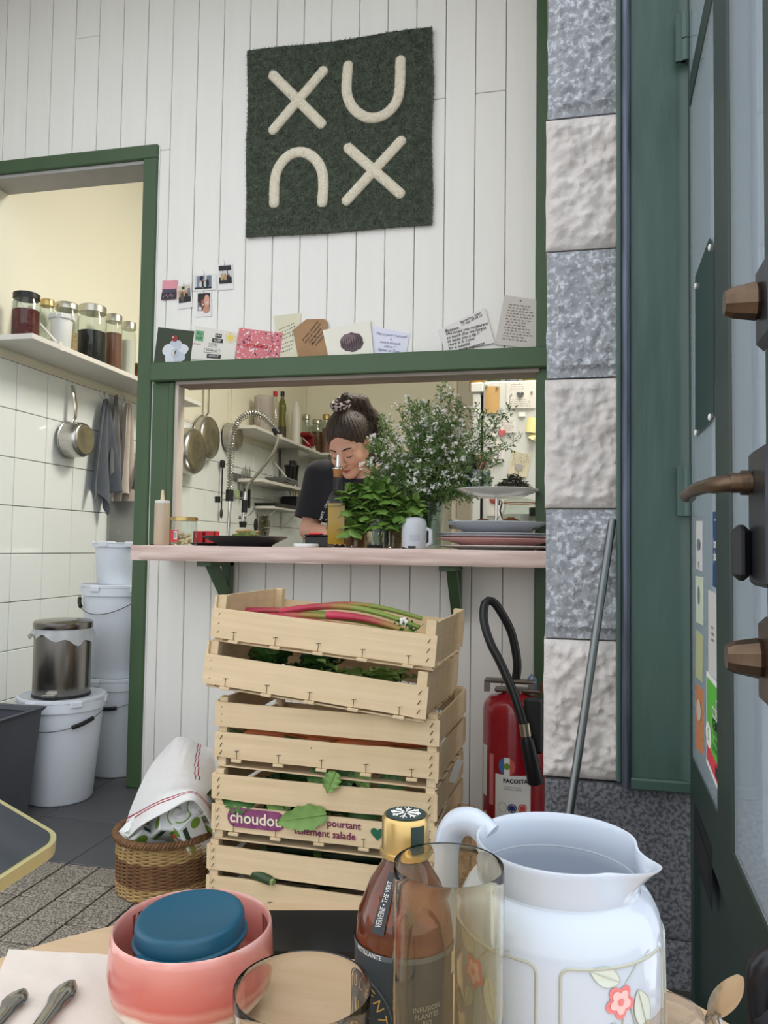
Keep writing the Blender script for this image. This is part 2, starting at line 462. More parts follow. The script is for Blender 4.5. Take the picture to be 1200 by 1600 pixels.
# ------------------------------------------------------------------ kitchen shell
TZ = 1.64
wall_left = struct('wall_left', 'kitchen side wall, white square tiles below cream plaster', 'wall')
b = MB(); b.box(XL - .15, XL - .006, D - 1.2, 6.75, -.2, ZC); b.build('grout_bed', m_grout, wall_left)
b = MB(); b.box(XL - .0055, XL + .001, D + .0, 6.6, TZ + .004, ZC); b.build('plaster', m_cream, wall_left)
b = MB(); b.box(XL - .0055, XL + .001, D - 1.2, D - .0005, 0, ZC); b.build('shop_plaster', M('shop_white_plaster', (232, 230, 224), .7, var=.1, vscale=2), wall_left)
b = MB(); b.box(XL - .0055, XL + .004, D + .0, 6.6, TZ - .012, TZ + .0035); b.build('tile_border', M('tile_edge', (222, 214, 196), .4), wall_left)
tb = MB(); tb.box(-.0055, .0035, -.0985, .0985, -.0985, .0985, bev=.002); tile_me = tb.mesh('tile', m_tile)
for i in range(20):
    for j in range(8):
        yy = 2.68 + .2 * i; zz = TZ - .012 - .1 - .2 * j
        if yy > 6.55: continue
        o = ob('tile', tile_me, wall_left, (XL + random.uniform(-.0006, .0006), yy, zz), (0, random.uniform(-.006, .006), random.uniform(-.006, .006)))
wall_back = struct('wall_back', 'far cream kitchen wall with white tiles low down', 'wall')
YB = 6.6
b = MB(); b.box(XL, 1.7, YB + .006, YB + .15, -.2, ZC); b.build('plaster', m_cream, wall_back)
for i in range(6):
    for j in range(8):
        ob('tile', tile_me, wall_back, (XL + .1 + .2 * i, YB + .003, TZ - .112 - .2 * j), (random.uniform(-.005, .005), 0, -pi / 2))
wall_r = struct('wall_right', 'cream wall on the right of the kitchen', 'wall')
b = MB(); b.box(1.55, 1.7, D + .08, YB, -.2, ZC); b.build('plaster', m_cream, wall_r)
ceil = struct('ceiling', 'white ceiling of shop and kitchen', 'ceiling')
b = MB(); b.box(XL - .15, 1.7, 1.7, YB + .15, ZC, ZC + .1); b.build('ceiling_board', m_ceil, ceil)

# ------------------------------------------------------------------ floors
floor = struct('floor', 'dark grey floor tiles by the kitchen doorway', 'floor')
b = MB(); b.box(XL, 1.7, 1.915, YB, -.2, -.006); b.build('screed', m_joint, floor)
tb = MB(); tb.box(-.1485, .1485, -.1485, .1485, -.006, 0, bev=.0015); dk_me = tb.mesh('floor_tile', m_dark)
for i in range(13):
    for j in range(9):
        x = XL + .15 + .3 * i; y = 1.915 + .15 + .3 * j
        if x > 1.0 and y < 2.6: continue
        ob('floor_tile', dk_me, floor, (x, y, random.uniform(-.0006, 0)))
floor2 = struct('floor_entrance', 'speckled beige terrazzo floor tiles at the entrance', 'floor')
b = MB(); b.box(XL, .6, .93, 1.9145, -.2, -.005); b.build('bed', m_joint, floor2)
tb = MB(); tb.box(-.0468, .0468, -.0468, .0468, -.005, 0, bev=.001); tr_me = tb.mesh('floor_tile', m_terr)
for j in range(10):
    y = 1.9145 - .05 - .1 * j
    n0 = 0 if y > 1.1 else 2
    for i in range(20 if j < 8 else 12):
        ob('floor_tile', tr_me, floor2, (-2.15 + .1 * i, y, random.uniform(-.001, 0)), (0, 0, random.choice((0, pi / 2, pi))))
floor3 = struct('floor_street', 'grey street paving in front of the shop', 'floor')
b = MB(); b.box(-14, 14, -20, .9295, -.3, -.2); b.build('paving', m_street, floor3)
b = MB(); b.box(-2.4, .6, .90, .9298, -.199, -.001, bev=.004); b.build('kerb', m_granite_d, floor3)

# ------------------------------------------------------------------ street front: stone pier, plinth, header, facade
YP = 1.70
def stone_mesh(w, h, d, kind, seed, nx=20, nz=34):
    """a dressed block: rough field, chiselled margin; local origin at its lower left front corner"""
    mb = MB()
    def fn(u, v):
        x = u * w; z = v * h
        ed = min(x, w - x, z, h - z)
        if kind == 'granite':
            a = min(1, max(0, (min(x, z, h - z) - .017) / .008))
            bul = .010 * a + .006 * a * mnoise.noise((x * 55, seed, z * 55)) + .002 * mnoise.noise((x * 150, seed, z * 150)) * a
        elif kind == 'lime':
            a = min(1, max(0, ed / .025))
            bul = .014 * a ** .6 + a * (.008 * mnoise.noise((x * 30, seed, z * 30)) + .006 * mnoise.noise((x * 66, seed * 2, z * 60)) + .004 * mnoise.noise((x * 120, seed, z * 110)))
        else:
            a = min(1, max(0, ed / .01)); bul = .004 * a + .002 * mnoise.noise((x * 40, seed, z * 40))
        j = .003 * mnoise.noise((z * 18, seed, 3)) if u in (0, 1) else 0
        return (x + j, -bul, z)
    mb.grid(fn, nx, nz)
    mb.box(.0, w, .0005, d, 0, h)
    return mb
pier = struct('wall_pier', 'stone pier of alternating grey and pale blocks beside the hatch', 'wall')
zs = [.395, .688, .967, 1.25, 1.532, 1.83, 2.12, 2.41, 2.70, 2.99, 3.28]
kinds = ['lime', 'granite', 'lime', 'granite', 'lime', 'granite', 'lime', 'granite', 'lime', 'granite']
b = MB(); b.box(-.010, .30, YP + .02, YP + .34, -.2, 3.28); b.build('mortar', M('mortar', (196, 188, 180), .95), pier)
for i in range(10):
    w = .30
    k = kinds[i]
    gap = .004
    mb = stone_mesh(w + (.004 if k == 'lime' else 0), zs[i + 1] - zs[i] - gap, .33, k, 3.7 * i + 1, 60, 56)
    mb.build('stone_block', m_lime if k == 'lime' else m_granite, pier, (-.017 - (.003 if k == 'lime' else 0), YP, zs[i] + gap / 2))
mb = stone_mesh(.325, .3, .33, 'dark', 9.1, 20, 22); mb.build('plinth_stone', m_granite_d, pier, (-.017, YP - .012, .092))
mb = stone_mesh(.325, .29, .33, 'dark', 5.1, 20, 22); mb.build('plinth_stone', m_granite_d, pier, (-.017, YP - .012, -.2))

facade = struct('wall_facade', 'pale stone street front above and right of the door', 'wall')
b = MB(); b.box(.305, 2.2, YP + .08, YP + .34, -.2, 3.28); b.build('masonry', m_lime, facade)
for j in range(12):
    z0 = -.2 + .29 * j
    for i in range(3):
        x0 = .305 + .6 * i - (.3 if j % 2 and i else 0); x1 = .305 + .6 * (i + 1) - (.3 if j % 2 else 0)
        b = MB(); b.box(x0 + .002, x1 - .002, YP + .055, YP + .0805, z0 + .002, z0 + .288, bev=.004); b.build('facade_block', m_facade, facade)
b = MB(); b.box(-3.2, 2.2, YP, YP + .34, 3.1, 4.4); b.build('lintel', m_lime, facade)
b = MB(); b.box(-4.6, -2.36, YP, YP + .34, -.2, 3.0); b.build('masonry', m_lime, facade)

# ------------------------------------------------------------------ door frame post and open glazed door
trimd = struct('trim_3', 'dark green street door post with a steel edge strip', 'door frame')
b = MB()
def postfn(u, v):
    x = .153 + u * .127; z = .42 + v * 2.6
    crack = .0
    n = .0012 * mnoise.noise((x * 9, 1, z * 3)) + .0009 * mnoise.noise((x * 40, 2, z * 9))
    return (x, YP - .045 + n - .010 * max(0, (u - .8) / .2), z)
b.grid(postfn, 20, 120); b.box(.153, .28, YP - .0435, YP - .001, .42, 3.0)
b.build('post', m_greend, trimd)
b = MB(); b.box(.127, .1365, YP - .042, YP - .013, .405, 3.0, bev=.002); b.build('bead', m_greend, trimd)
b = MB(); b.tube([(.1455, YP - .047, .40), (.1455, YP - .047, 3.0)], .0095, 12); b.build('edge_strip', m_rod, trimd)
b = MB(); b.box(.15, .285, YP - .052, YP - .013, .395, .4195, bev=.004); b.build('ledge', m_greend, trimd)
for zz in (.99, 1.93): # hinge knuckles on the post
    b = MB(); b.cyl(.009, 0, .045, 12); b.cyl(.010, .047, .10, 12); b.box(-.02, .0, -.004, .004, .0, .1)
    b.build('hinge', m_greend, trimd, (.262, YP - .062, zz - .04))

DA = math.radians(3.0)
HX, HY = .288, 1.655
door = struct('door_1', 'open green glazed street door covered in stickers', 'door', (HX, HY, 0))
door.rotation_euler = (0, 0, -pi / 2 - DA)      # local +x runs from the hinge towards the street, +y faces right, -y faces the hatch
_dx = Vector((math.cos(-pi / 2 - DA), math.sin(-pi / 2 - DA), 0)); _dn = Vector((-_dx.y, _dx.x, 0))
def leaf(x, y, off=0.0):
    """door-local (along, height) of the point of the leaf seen at a pixel of the photograph"""
    d = _ray(x, y); p0 = Vector((HX, HY, 0)) + _dn * off
    t = (p0 - EYE).dot(_dn) / d.dot(_dn); q = EYE + d * t - p0
    return q.dot(_dx), q.z
LW = .86
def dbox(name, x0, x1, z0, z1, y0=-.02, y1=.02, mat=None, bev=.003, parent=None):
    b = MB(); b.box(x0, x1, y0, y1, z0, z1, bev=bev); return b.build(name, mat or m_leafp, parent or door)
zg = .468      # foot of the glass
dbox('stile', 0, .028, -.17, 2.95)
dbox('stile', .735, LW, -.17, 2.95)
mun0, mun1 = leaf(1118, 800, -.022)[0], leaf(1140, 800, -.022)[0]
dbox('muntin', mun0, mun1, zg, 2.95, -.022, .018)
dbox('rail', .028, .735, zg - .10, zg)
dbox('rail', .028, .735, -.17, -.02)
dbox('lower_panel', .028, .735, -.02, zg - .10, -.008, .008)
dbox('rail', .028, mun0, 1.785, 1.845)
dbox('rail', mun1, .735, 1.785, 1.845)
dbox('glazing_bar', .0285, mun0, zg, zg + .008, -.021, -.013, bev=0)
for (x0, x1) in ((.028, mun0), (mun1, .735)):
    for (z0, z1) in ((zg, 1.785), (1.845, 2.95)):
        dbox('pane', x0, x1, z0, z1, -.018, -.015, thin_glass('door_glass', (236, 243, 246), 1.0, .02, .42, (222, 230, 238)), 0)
# letter flap in the lower panel
l0, z0 = leaf(1108, 1275); l1, z1 = leaf(1152, 1470)
fl = dbox('letter_flap', .08, .30, .30, .40, -.0215, -.0195, M('dark_iron', (40, 44, 46), .5, metal=.6))
dbox('slot', .10, .28, .325, .375, -.0225, -.0216, m_black, 0, fl)


# ------------------------------------------------------------------ kitchen: lamp, shelves, jars, pans
def px(d, depth): return d * depth / FPX      # size in metres of d pixels at a depth
def depth(p): return (Vector(p) - EYE).dot(FW)

lamp = thing('ceiling_lamp', 'flat white ceiling lamp panel in the kitchen', 'lamp', (.05, 3.42, ZC - .05))
b = MB(); b.box(-.62, .62, -.32, .32, 0, .05, bev=.006); b.build('housing', m_white, lamp)
b = MB(); b.box(-.6, .6, -.3, .3, -.004, -.0005); b.build('diffuser', M('lit_diffuser', (255, 246, 226), .5, emit=6.0), lamp)
ld = bpy.data.lights.new('lamp_light', 'AREA'); ld.shape = 'RECTANGLE'; ld.size = 1.2; ld.size_y = .6; ld.energy = 48; ld.color = (1, .95, .86)
lo = bpy.data.objects.new('lamp_light', ld); col.objects.link(lo); lo.parent = lamp; lo.location = (0, 0, -.01)

m_shelf = M('grey_white_shelf', (226, 224, 216), .5, var=.2, vscale=6)
m_gold = M('gold_lid', (196, 172, 112), .35, metal=.9, var=.3, vscale=20)
m_silver = M('silver_lid', (190, 188, 176), .35, metal=.9)
m_blk = m_black
m_redpl = M('red_plastic', (176, 30, 44), .4)
m_wood = M('warm_wood', (150, 96, 58), .6, var=.5, vscale=8, rgb2=(104, 62, 38), stretch=(1, 6, 6))
m_wplast = M('white_plastic', (224, 226, 224), .38, sss=.0)
m_jarglass = thin_glass('jar_glass', (240, 245, 242), 1.2)

def wall_shelf(label, X0, X1, Y0, Y1, z, struts, axis='x'):
    t = thing('wall_shelf', label, 'shelf', ((X0 + X1) / 2, (Y0 + Y1) / 2, z))
    cx, cy = (X0 + X1) / 2, (Y0 + Y1) / 2
    b = MB(); b.box(X0 - cx, X1 - cx, Y0 - cy, Y1 - cy, -.022, 0, bev=.002); b.build('board', m_shelf, t)
    for s in struts:
        b = MB()
        if axis == 'x':   # fixed on the left wall, brace runs up to the wall
            y = s - cy
            b.tube([(X1 - cx - .008, y, -.002), (X0 - cx + .008, y, .20)], .008, 4, flat=.7); b.box(X0 - cx, X0 - cx + .004, y - .012, y + .012, .0, .22)
            b.box(X1 - cx - .012, X1 - cx + .003, y - .012, y + .012, -.024, .012)
        else:
            x = s - cx
            b.tube([(x, Y0 - cy + .008, -.002), (x, Y1 - cy - .008, .20)], .007, 4, flat=.5); b.box(x - .012, x + .012, Y1 - cy - .004, Y1 - cy, .0, .22)
            b.box(x - .012, x + .012, Y0 - cy - .003, Y0 - cy + .012, -.024, .012)
        b.build('brace', m_shelf, t)
    return t
SX = XL + .22; SZ = 1.69
yA = onX(51, 519, SX).y
sh1 = wall_shelf('long white wall shelf of jars seen through the kitchen doorway', XL + .004, SX, yA, 4.05, SZ, [onX(95, 540, SX).y, 3.75])
sh2 = wall_shelf('white wall shelf near the kitchen corner holding bottles', XL + .004, SX, 4.86, 6.37, SZ, [onX(440, 670, SX).y, 6.2])
sh3 = wall_shelf('white shelf of jars along the far kitchen wall', XL + .004, -.35, 6.385, 6.595, SZ, [-1.72, -.78], 'y')
sh4 = wall_shelf('short low white wall shelf carrying steel containers', XL + .005, XL + .20, 5.05, 5.95, 1.345, [onX(462, 745, XL + .2).y])

def jar(name, label, p, r, h, fillmat, fill, lidmat, cat='jar', group=None, neck=.86, lidh=.12, seg=24, square=False):
    t = thing(name, label, cat, p, 0, group)
    g = MB(); nr = r * neck
    g.lathe([(0, 0.001), (r * .9, .001), (r, r * .12), (r, h * .74), (nr, h * .84), (nr, h * .9)], seg); g.build('glass', m_jarglass, t)
    if fillmat:
        c = MB(); c.lathe([(0, .004), (r * .86, .004), (r * .94, r * .14), (r * .94, fill * h * .8), (r * .5, fill * h * .82), (0, fill * h * .83)], seg); c.build('contents', fillmat, t)
    if lidmat:
        l = MB(); l.lathe([(nr * 1.1, h * (1 - lidh)), (nr * 1.1, h * .985), (nr * 1.02, h), (0, h)], seg); l.disc(nr * 1.1, h * (1 - lidh), seg, 0, None, False); l.build('lid', lidmat, t)
    return t
def shelf_jar(x0, x1, ytop, Xc, zb, label, fm, fill, lm, name='storage_jar', group='jars on the long shelf', **k):
    p = onX((x0 + x1) / 2, 540, Xc); dp = depth((Xc, p.y, zb)); r = px(x1 - x0, dp) / 2
    ph = onX((x0 + x1) / 2, ytop, Xc).z - zb
    return jar(name, label, (Xc, p.y, zb), r, ph, fm, fill, lm, group=group, **k)
f_red = M('dried_red_flakes', (112, 44, 40), .9, var=1, vscale=70, rgb2=(60, 20, 20), bump=.8, bscale=90)
f_grain = M('pale_grain', (196, 172, 132), .9, var=1, vscale=120, rgb2=(140, 112, 78), bump=.8, bscale=120)
f_black = M('black_beans', (34, 34, 38), .7, var=1, vscale=80, rgb2=(14, 14, 18), bump=.9, bscale=80)
f_cocoa = M('cocoa_powder', (134, 92, 76), .95, var=.3, vscale=10)
f_white = M('white_flour', (226, 222, 212), .95, var=.2, vscale=10)
f_brown = M('brown_spice', (110, 76, 52), .95, var=.8, vscale=60)
XJ = XL + .12
shelf_jar(18, 60, 458, XJ, SZ, 'wide jar of dark red flakes with a black lid on shelf', f_red, .78, m_blk)
shelf_jar(61, 83, 468, XL + .07, SZ, 'small gold-lidded jar behind the white tub on shelf', f_white, .3, m_gold)
shelf_jar(84, 121, 474, XJ - .01, SZ, 'jar half full of pale grain on the long shelf', f_grain, .55, m_silver)
shelf_jar(121, 165, 478, XJ + .0, SZ, 'big jar of black beans on the long shelf', f_black, .7, m_silver)
shelf_jar(164, 190, 492, XJ + .0, SZ, 'jar of brown cocoa powder on the long shelf', f_cocoa, .85, m_silver)
shelf_jar(189, 212, 504, XJ + .0, SZ, 'jar of white flour nearest the green jamb on shelf', f_white, .85, m_silver)
def tub(name, label, p, r, h, mat, cat='bucket', taper=.86, handle=True, group=None, hang=None):
    """white pail: tapered body, snap lid with rim, wire handle with black grip"""
    t = thing(name, label, cat, p, 0, group)
    g = MB(); g.lathe([(0, 0), (r * taper - .006, 0), (r * taper, .006), (r * .985, h * .84), (r * .985, h * .90)], 40); g.build('body', mat, t)
    l = MB(); l.lathe([(r * 1.0, h * .875), (r * 1.045, h * .88), (r * 1.045, h * .965), (r * 1.06, h * .97), (r * 1.06, h * .995), (r * 1.0, h), (r * .96, h * .985), (0, h * .985)], 40)
    l.lathe([(r * 1.0, h * .875), (0, h * .876)], 40)
    lid = l.build('lid', mat, t)
    for k in range(6):
        a = k * pi / 3 + .4
        c = MB(); c.box(-.02, .02, -.004, .004, 0, .02, X=T(math.cos(a) * r * 1.062, math.sin(a) * r * 1.062, h * .955 - .01, 0, 0, a + pi / 2), bev=.002); c.build('clip', mat, lid)
    if handle:
        a0, a1, dr, grip = hang or (-2.7, .2, .13, .62)
        pts = []
        for i in range(25):
            u = i / 24; a = a0 + (a1 - a0) * u
            pts.append((math.cos(a) * r * 1.075, math.sin(a) * r * 1.075, h * .86 - dr * h * math.sin(pi * u)))
        w = MB(); w.tube(pts, .0018, 6); hd = w.build('handle', M('wire', (120, 120, 118), .4, metal=.8), t)
        gi = int(grip * 24); w = MB(); w.tube(pts[gi - 2:gi + 3], .0075, 10); w.build('grip', m_blk, hd)
    return t
p = onX(78, 540, XL + .15)
tub('plastic_tub', 'small white plastic tub with lid among the shelf jars', (XL + .165, p.y + .05, SZ), px(17, depth((XL + .155, p.y, SZ))), onX(78, 488, XL + .155).z - SZ, m_wplast, 'tub', handle=False)
# stacked wooden bowls at the end of the shelf
p = onX(221, 580, XJ)
for k in range(3):
    t = thing('wooden_bowl', ['lowest', 'middle', 'uppermost'][k] + ' of three stacked brown wooden bowls on shelf', 'bowl', (XJ, p.y, SZ + .024 * k), 0, 'wooden bowls on the shelf')
    b = MB(); r = .085
    b.lathe([(0, .002), (r * .5, .002), (r * .9, .03), (r, .05), (r * .95, .05), (r * .8, .033), (r * .4, .012), (0, .01)], 28); b.build('bowl_shell', m_wood, t)

def wall_pan(name, label, x, y, r, ln, hand, cat='pan', mat=None, wear=True, gap=.02):
    """a pan hung on the left wall, its bottom towards the room"""
    P = onX(x, y, XL + gap + ln)
    t = thing(name, label, cat, (XL + gap, P.y, P.z), rot=(0, 0, 0))
    X = T(0, 0, 0, 0, pi / 2, 0)
    b = MB(); b.lathe([(r * 1.04, 0), (r * 1.04, .004), (r, .006), (r * .99, ln * .55), (r * .97, ln * .8), (r * .9, ln * .97), (r * .84, ln)], 40, 0, X)
    b.lathe([(r * .97, .003), (r * .95, ln * .8), (r * .82, ln - .004), (0, ln - .004)], 40, 0, X)
    b.build('body', mat or m_steel, t)
    b = MB(); b.lathe([(r * .84, ln), (r * .8, ln + .004), (r * .3, ln + .004), (r * .28, ln + .0032), (0, ln + .0032)], 40, 0, X); b.build('base_plate', M('pan_base', (184, 178, 160), .32, metal=1, var=.5, vscale=25, rgb2=(140, 134, 116), stretch=(1, 1, 1)), t)
    if hand:
        b = MB(); L = hand
        b.tube([(.012, 0, r * .98), (.03, 0, r + .02), (.03, 0, r + L * .45), (.018, 0, r + L * .8), (.008, 0, r + L)], [.008, .011, .013, .015, .012], 10, flat=.5); b.build('handle', m_chrome, t)
    return t
wall_pan('saucepan', 'small steel saucepan hung by its handle on the tiles', 133, 687, .082, .085, .17, 'saucepan')
wall_pan('stock_pot', 'large steel pot hung nearest the hatch frame, base outwards', 308, 705, .142, .10, 0, 'pot')
wall_pan('frying_pan', 'wide steel frying pan hung behind the large pot', 331, 684, .138, .06, .42, 'pan')
wall_pan('frying_pan', 'steel handle pan hung half hidden behind the green jamb', 236, 735, .11, .05, .27, 'pan')
t = wall_pan('colander', 'small grey colander hung behind the coiled tap hose', 372, 683, .096, .07, 0, 'colander', mat=M('dull_steel', (176, 174, 166), .45, metal=.7))
b = MB(); b.tube([(.03, 0, .09), (.012, 0, .14), (.012, 0, .34)], .002, 6); b.build('hanger', m_chrome, t)

def hung_cloth(name, label, x, y0, y1, w, n, mats, stripe=None, off=.03, lean=0.0, tip=.0, ph=0.0, amp=.022, cat='cloth', asym=.0):
    P = onX(x, y0, XL + off); Q = onX(x, y1, XL + off); L = P.z - Q.z
    t = thing(name, label, cat, (XL + off, P.y, P.z))
    def fn(u, v):
        ww = .018 + (w - .018) * (v ** .55)
        yy = (u - .5) * ww + lean * v
        fold = math.sin(u * 2 * pi * n + ph + v * .8)
        xx = amp * (.25 + v) * fold + .006 * math.sin(u * 17 + v * 5)
        zz = -v * L * (1 - tip * abs(math.sin((u + asym) * pi * 1.5)) * v)
        return (max(-off + .012, xx), yy, zz)
    b = MB(); b.grid(fn, 44, 40, thick=.002)
    if stripe:
        for i in range(len(b.f)):
            pass
    o = b.build('fabric', mats[0], t)
    if stripe:
        for (u0, u1, v0, v1) in stripe:
            s = MB(); s.grid(lambda u, v: (lambda q: (q[0] + .0012, q[1], q[2]))(fn(u0 + (u1 - u0) * u, v0 + (v1 - v0) * v)), 8, 24); s.build('stripe', mats[1], t)
    return t
m_cgrey = M('slate_cloth', (92, 98, 106), .95, var=.3, vscale=40, bump=.3, bscale=400, sheen=.2)
m_cgrey2 = M('striped_grey_cloth', (120, 120, 120), .95, var=.6, vscale=10, rgb2=(80, 80, 82), stretch=(1, 12, .3), sheen=.2)
m_cbeige = M('linen_cloth', (196, 186, 176), .95, var=.3, vscale=40, bump=.3, bscale=400)
m_cred = M('faded_red_stripe', (186, 112, 112), .95)
def ring_hook(label, x, y):
    P = onX(x, y, XL + .012)
    t = thing('wall_hook', label, 'hook', P, 0, 'clear hooks over the towels')
    b = MB(); b.tube([(0, .022 * math.cos(a), .022 * math.sin(a)) for a in [2 * pi * k / 20 for k in range(20)]], .003, 6, closed=True); b.build('disc_rim', m_white, t)
    b = MB(); b.tube([(-.004, 0, 0), (.012, 0, -.004), (.018, 0, -.014), (.014, 0, -.024)], .003, 6); b.build('peg', m_white, t)
ring_hook('clear round hook above the slate grey cloth', 163, 616)
ring_hook('clear round hook above the red striped linen towel', 194, 623)
hung_cloth('tea_towel', 'slate grey cloth hanging on the tiles, leftmost of the towels', 166, 624, 806, .235, 2.2, [m_cgrey], tip=.22, ph=.5, asym=.1, off=.04, amp=.028)
hung_cloth('tea_towel', 'thin striped grey towel hung between slate cloth and linen towel', 182, 618, 745, .12, 2, [m_cgrey2], off=.03, tip=.1)
hung_cloth('tea_towel', 'beige linen towel with faded red stripes hung on tiles', 200, 630, 832, .19, 2.4, [m_cbeige, m_cred], stripe=[(.62, .75, .0, 1), (.2, .28, .62, .97)], off=.045, tip=.3, ph=1.2, amp=.03)
hung_cloth('tea_towel', 'bunched dark grey cloth beside the green door jamb', 224, 702, 772, .17, 3, [m_cgrey], off=.09, tip=.12, amp=.03)

# ------------------------------------------------------------------ steel sink unit and spray tap
sink = thing('sink_unit', 'stainless steel sink worktop along the tiled wall', 'sink', (XL + .345, 4.3, 0))
y0 = 3.48 - 4.3
b = MB(); b.box(-.33, .33, y0 + .01, .9, .80, .84, bev=.004); b.build('worktop', m_steel, sink)
m_sheet = M('worn_steel_sheet', (150, 150, 146), .4, metal=.85, var=.6, vscale=5, rgb2=(112, 112, 110), bump=.1, bscale=20)
b = MB(); b.box(-.33, .05, y0 - .01, y0 + .01, .12, 1.09, bev=.002); b.build('side_panel', m_sheet, sink)
b = MB(); b.box(-.30, .30, y0 + .02, .85, .12, .79, bev=.004); b.build('cabinet', m_sheet, sink)
for (lx, ly) in ((-.28, y0 + .05), (.28, y0 + .05), (-.28, .82), (.28, .82)):
    b = MB(); b.cyl(.018, 0, .12, 12); b.build('leg', m_steel, sink, (lx, ly, 0))
YF = 3.97
def c6(cx, cy, Y=YF): return onY(230 + cx / 4.8, 580 + cy / 4.8, Y)
f0 = c6(602, 1225)
tap = thing('spray_tap', 'tall chrome spray tap with a coiled spring hose over the sink', 'tap', (f0.x, YF, .84))
rel = lambda q: Vector(q) - Vector((f0.x, YF, .84))
b = MB(); b.tube([rel((f0.x, YF, .841)), rel(c6(612, 1100)), rel(c6(622, 970))], .0105, 12); b.cyl(.028, 0, .02, 16); b.build('riser', m_chrome, tap)
b = MB(); b.tube([rel(c6(617, 975)), rel(c6(619, 890))], .022, 14); b.build('collar', m_blk, tap)
b = MB(); b.tube([rel(c6(618, 962)), rel(c6(555, 965))], .004, 8); b.tube([rel(c6(640, 955)), rel(c6(720, 950))], .004, 8); wr = b.build('bracket', m_chrome, tap)
b = MB(); b.tube([rel(c6(528, 940)) + Vector((0, 0, 0)), rel(c6(528, 985))], .016, 12); b.build('bracket_knob', m_blk, wr)
path = [c6(*q) for q in ((620, 890), (622, 800), (625, 700), (630, 600), (640, 500), (655, 430), (680, 375), (720, 340), (770, 318), (825, 318), (880, 345), (930, 388), (968, 435))]
def resample(P, n):
    P = [Vector(q) for q in P]; L = [0]
    for i in range(1, len(P)): L.append(L[-1] + (P[i] - P[i - 1]).length)
    out = []
    for k in range(n):
        s = L[-1] * k / (n - 1); i = 0
        while i < len(L) - 2 and L[i + 1] < s: i += 1
        t = (s - L[i]) / max(1e-9, L[i + 1] - L[i])
        p0 = P[max(i - 1, 0)]; p1 = P[i]; p2 = P[i + 1]; p3 = P[min(i + 2, len(P) - 1)]
        out.append(.5 * ((2 * p1) + (-p0 + p2) * t + (2 * p0 - 5 * p1 + 4 * p2 - p3) * t * t + (-p0 + 3 * p1 - 3 * p2 + p3) * t ** 3))
    return out
def coil(path, turns, r, wire, n=14):
    P = resample(path, turns * n); out = []; nn = None
    for i, q in enumerate(P):
        t = (P[min(i + 1, len(P) - 1)] - P[max(i - 1, 0)]).normalized()
        a = Vector((0, 1, 0)); n1 = (a - t * a.dot(t)).normalized(); n2 = t.cross(n1); an = 2 * pi * i / n
        out.append(q + n1 * (r * math.cos(an)) + n2 * (r * math.sin(an)))
    return out
prel = [rel(q) for q in path]
b = MB(); b.tube(coil(prel, 46, .0185, .0, 12), .0026, 6); b.build('spring', m_chrome, tap)
b = MB(); b.tube(resample(prel, 40), .0085, 10); b.build('inner_hose', M('grey_hose', (150, 148, 138), .4, metal=.5), tap)
b = MB(); b.tube([rel(c6(960, 430)), rel(c6(978, 470))], .021, 14); b.build('hose_cuff', m_blk, tap)
hose = [rel(c6(*q)) for q in ((978, 470), (975, 530), (945, 610), (890, 690), (820, 780), (760, 850), (738, 920))]
b = MB(); b.tube(resample(hose, 40), .0085, 10); b.build('hose', M('braided_hose', (168, 164, 150), .4, metal=.7, bump=.6, bscale=300), tap)
b = MB(); b.tube([rel(c6(738, 905)), rel(c6(733, 970))], .012, 12); sp = b.build('spray_handle', m_chrome, tap)
b = MB(); b.tube([rel(c6(732, 965)), rel(c6(728, 1060))], .016, 12); b.build('spray_grip', m_blk, sp)
b = MB(); b.tube([rel(c6(728, 1058)), rel(c6(718, 1135))], .014, 12); b.tube([rel(c6(690, 1098)), rel(c6(745, 1094))], .010, 10); b.build('spray_body', m_chrome, sp)
b = MB(); b.tube([rel(c6(718, 1128)), rel(c6(717, 1172))], [.022, .018], 14); b.build('nozzle', m_blk, sp)
b = MB(); b.tube([rel(c6(745, 1098)), rel(c6(780, 1065)), rel(c6(812, 1010))], .003, 8); b.build('trigger', m_chrome, sp)

# ------------------------------------------------------------------ tools on the tiled wall
def c6x(cx, cy, off=.02): return onX(230 + cx / 4.8, 580 + cy / 4.8, XL + off)
a_, b_ = c6x(640, 790), c6x(868, 835)
strip = thing('knife_rack', 'grey magnetic knife strip on the tiles behind the tap', 'knife rack', (XL + .004, (a_.y + b_.y) / 2, (a_.z + b_.z) / 2))
b = MB(); L = abs(b_.y - a_.y) / 2; b.box(0, .018, -L, L, -.025, .025, bev=.003); b.build('bar', M('strip_grey', (110, 112, 112), .4, metal=.4), strip)
m_blade = M('knife_blade', (190, 190, 186), .3, metal=1)
for k, (cx, ct, cm, cb, lab) in enumerate(((712, 745, 900, 965, 'kitchen knife nearest the tap hose on the strip'), (740, 708, 880, 960, 'middle kitchen knife on the magnetic strip'), (770, 712, 885, 1028, 'long kitchen knife with black handle right on the strip'))):
    P = c6x(cx, cm, .03); tp = c6x(cx, ct, .03); bt = c6x(cx, cb, .03)
    t = thing('kitchen_knife', lab, 'knife', (XL + .024, P.y, P.z), 0, 'knives on the strip')
    h = tp.z - P.z
    b = MB(); b.prism([(-.016, 0), (.016, 0), (.016, h * .75), (-.004, h), (-.014, h * .9)], 0, .0025, X=Matrix(((0, 0, 1, 0), (1, 0, 0, 0), (0, 1, 0, 0), (0, 0, 0, 1)))); b.build('blade', m_blade, t)
    b = MB(); b.box(-.006, .010, -.012, .012, bt.z - P.z, 0, bev=.004); b.build('handle', m_blk, t)
P = c6x(676, 900, .03)
t = thing('scissors', 'pale green handled scissors hanging under the knife strip', 'scissors', P)
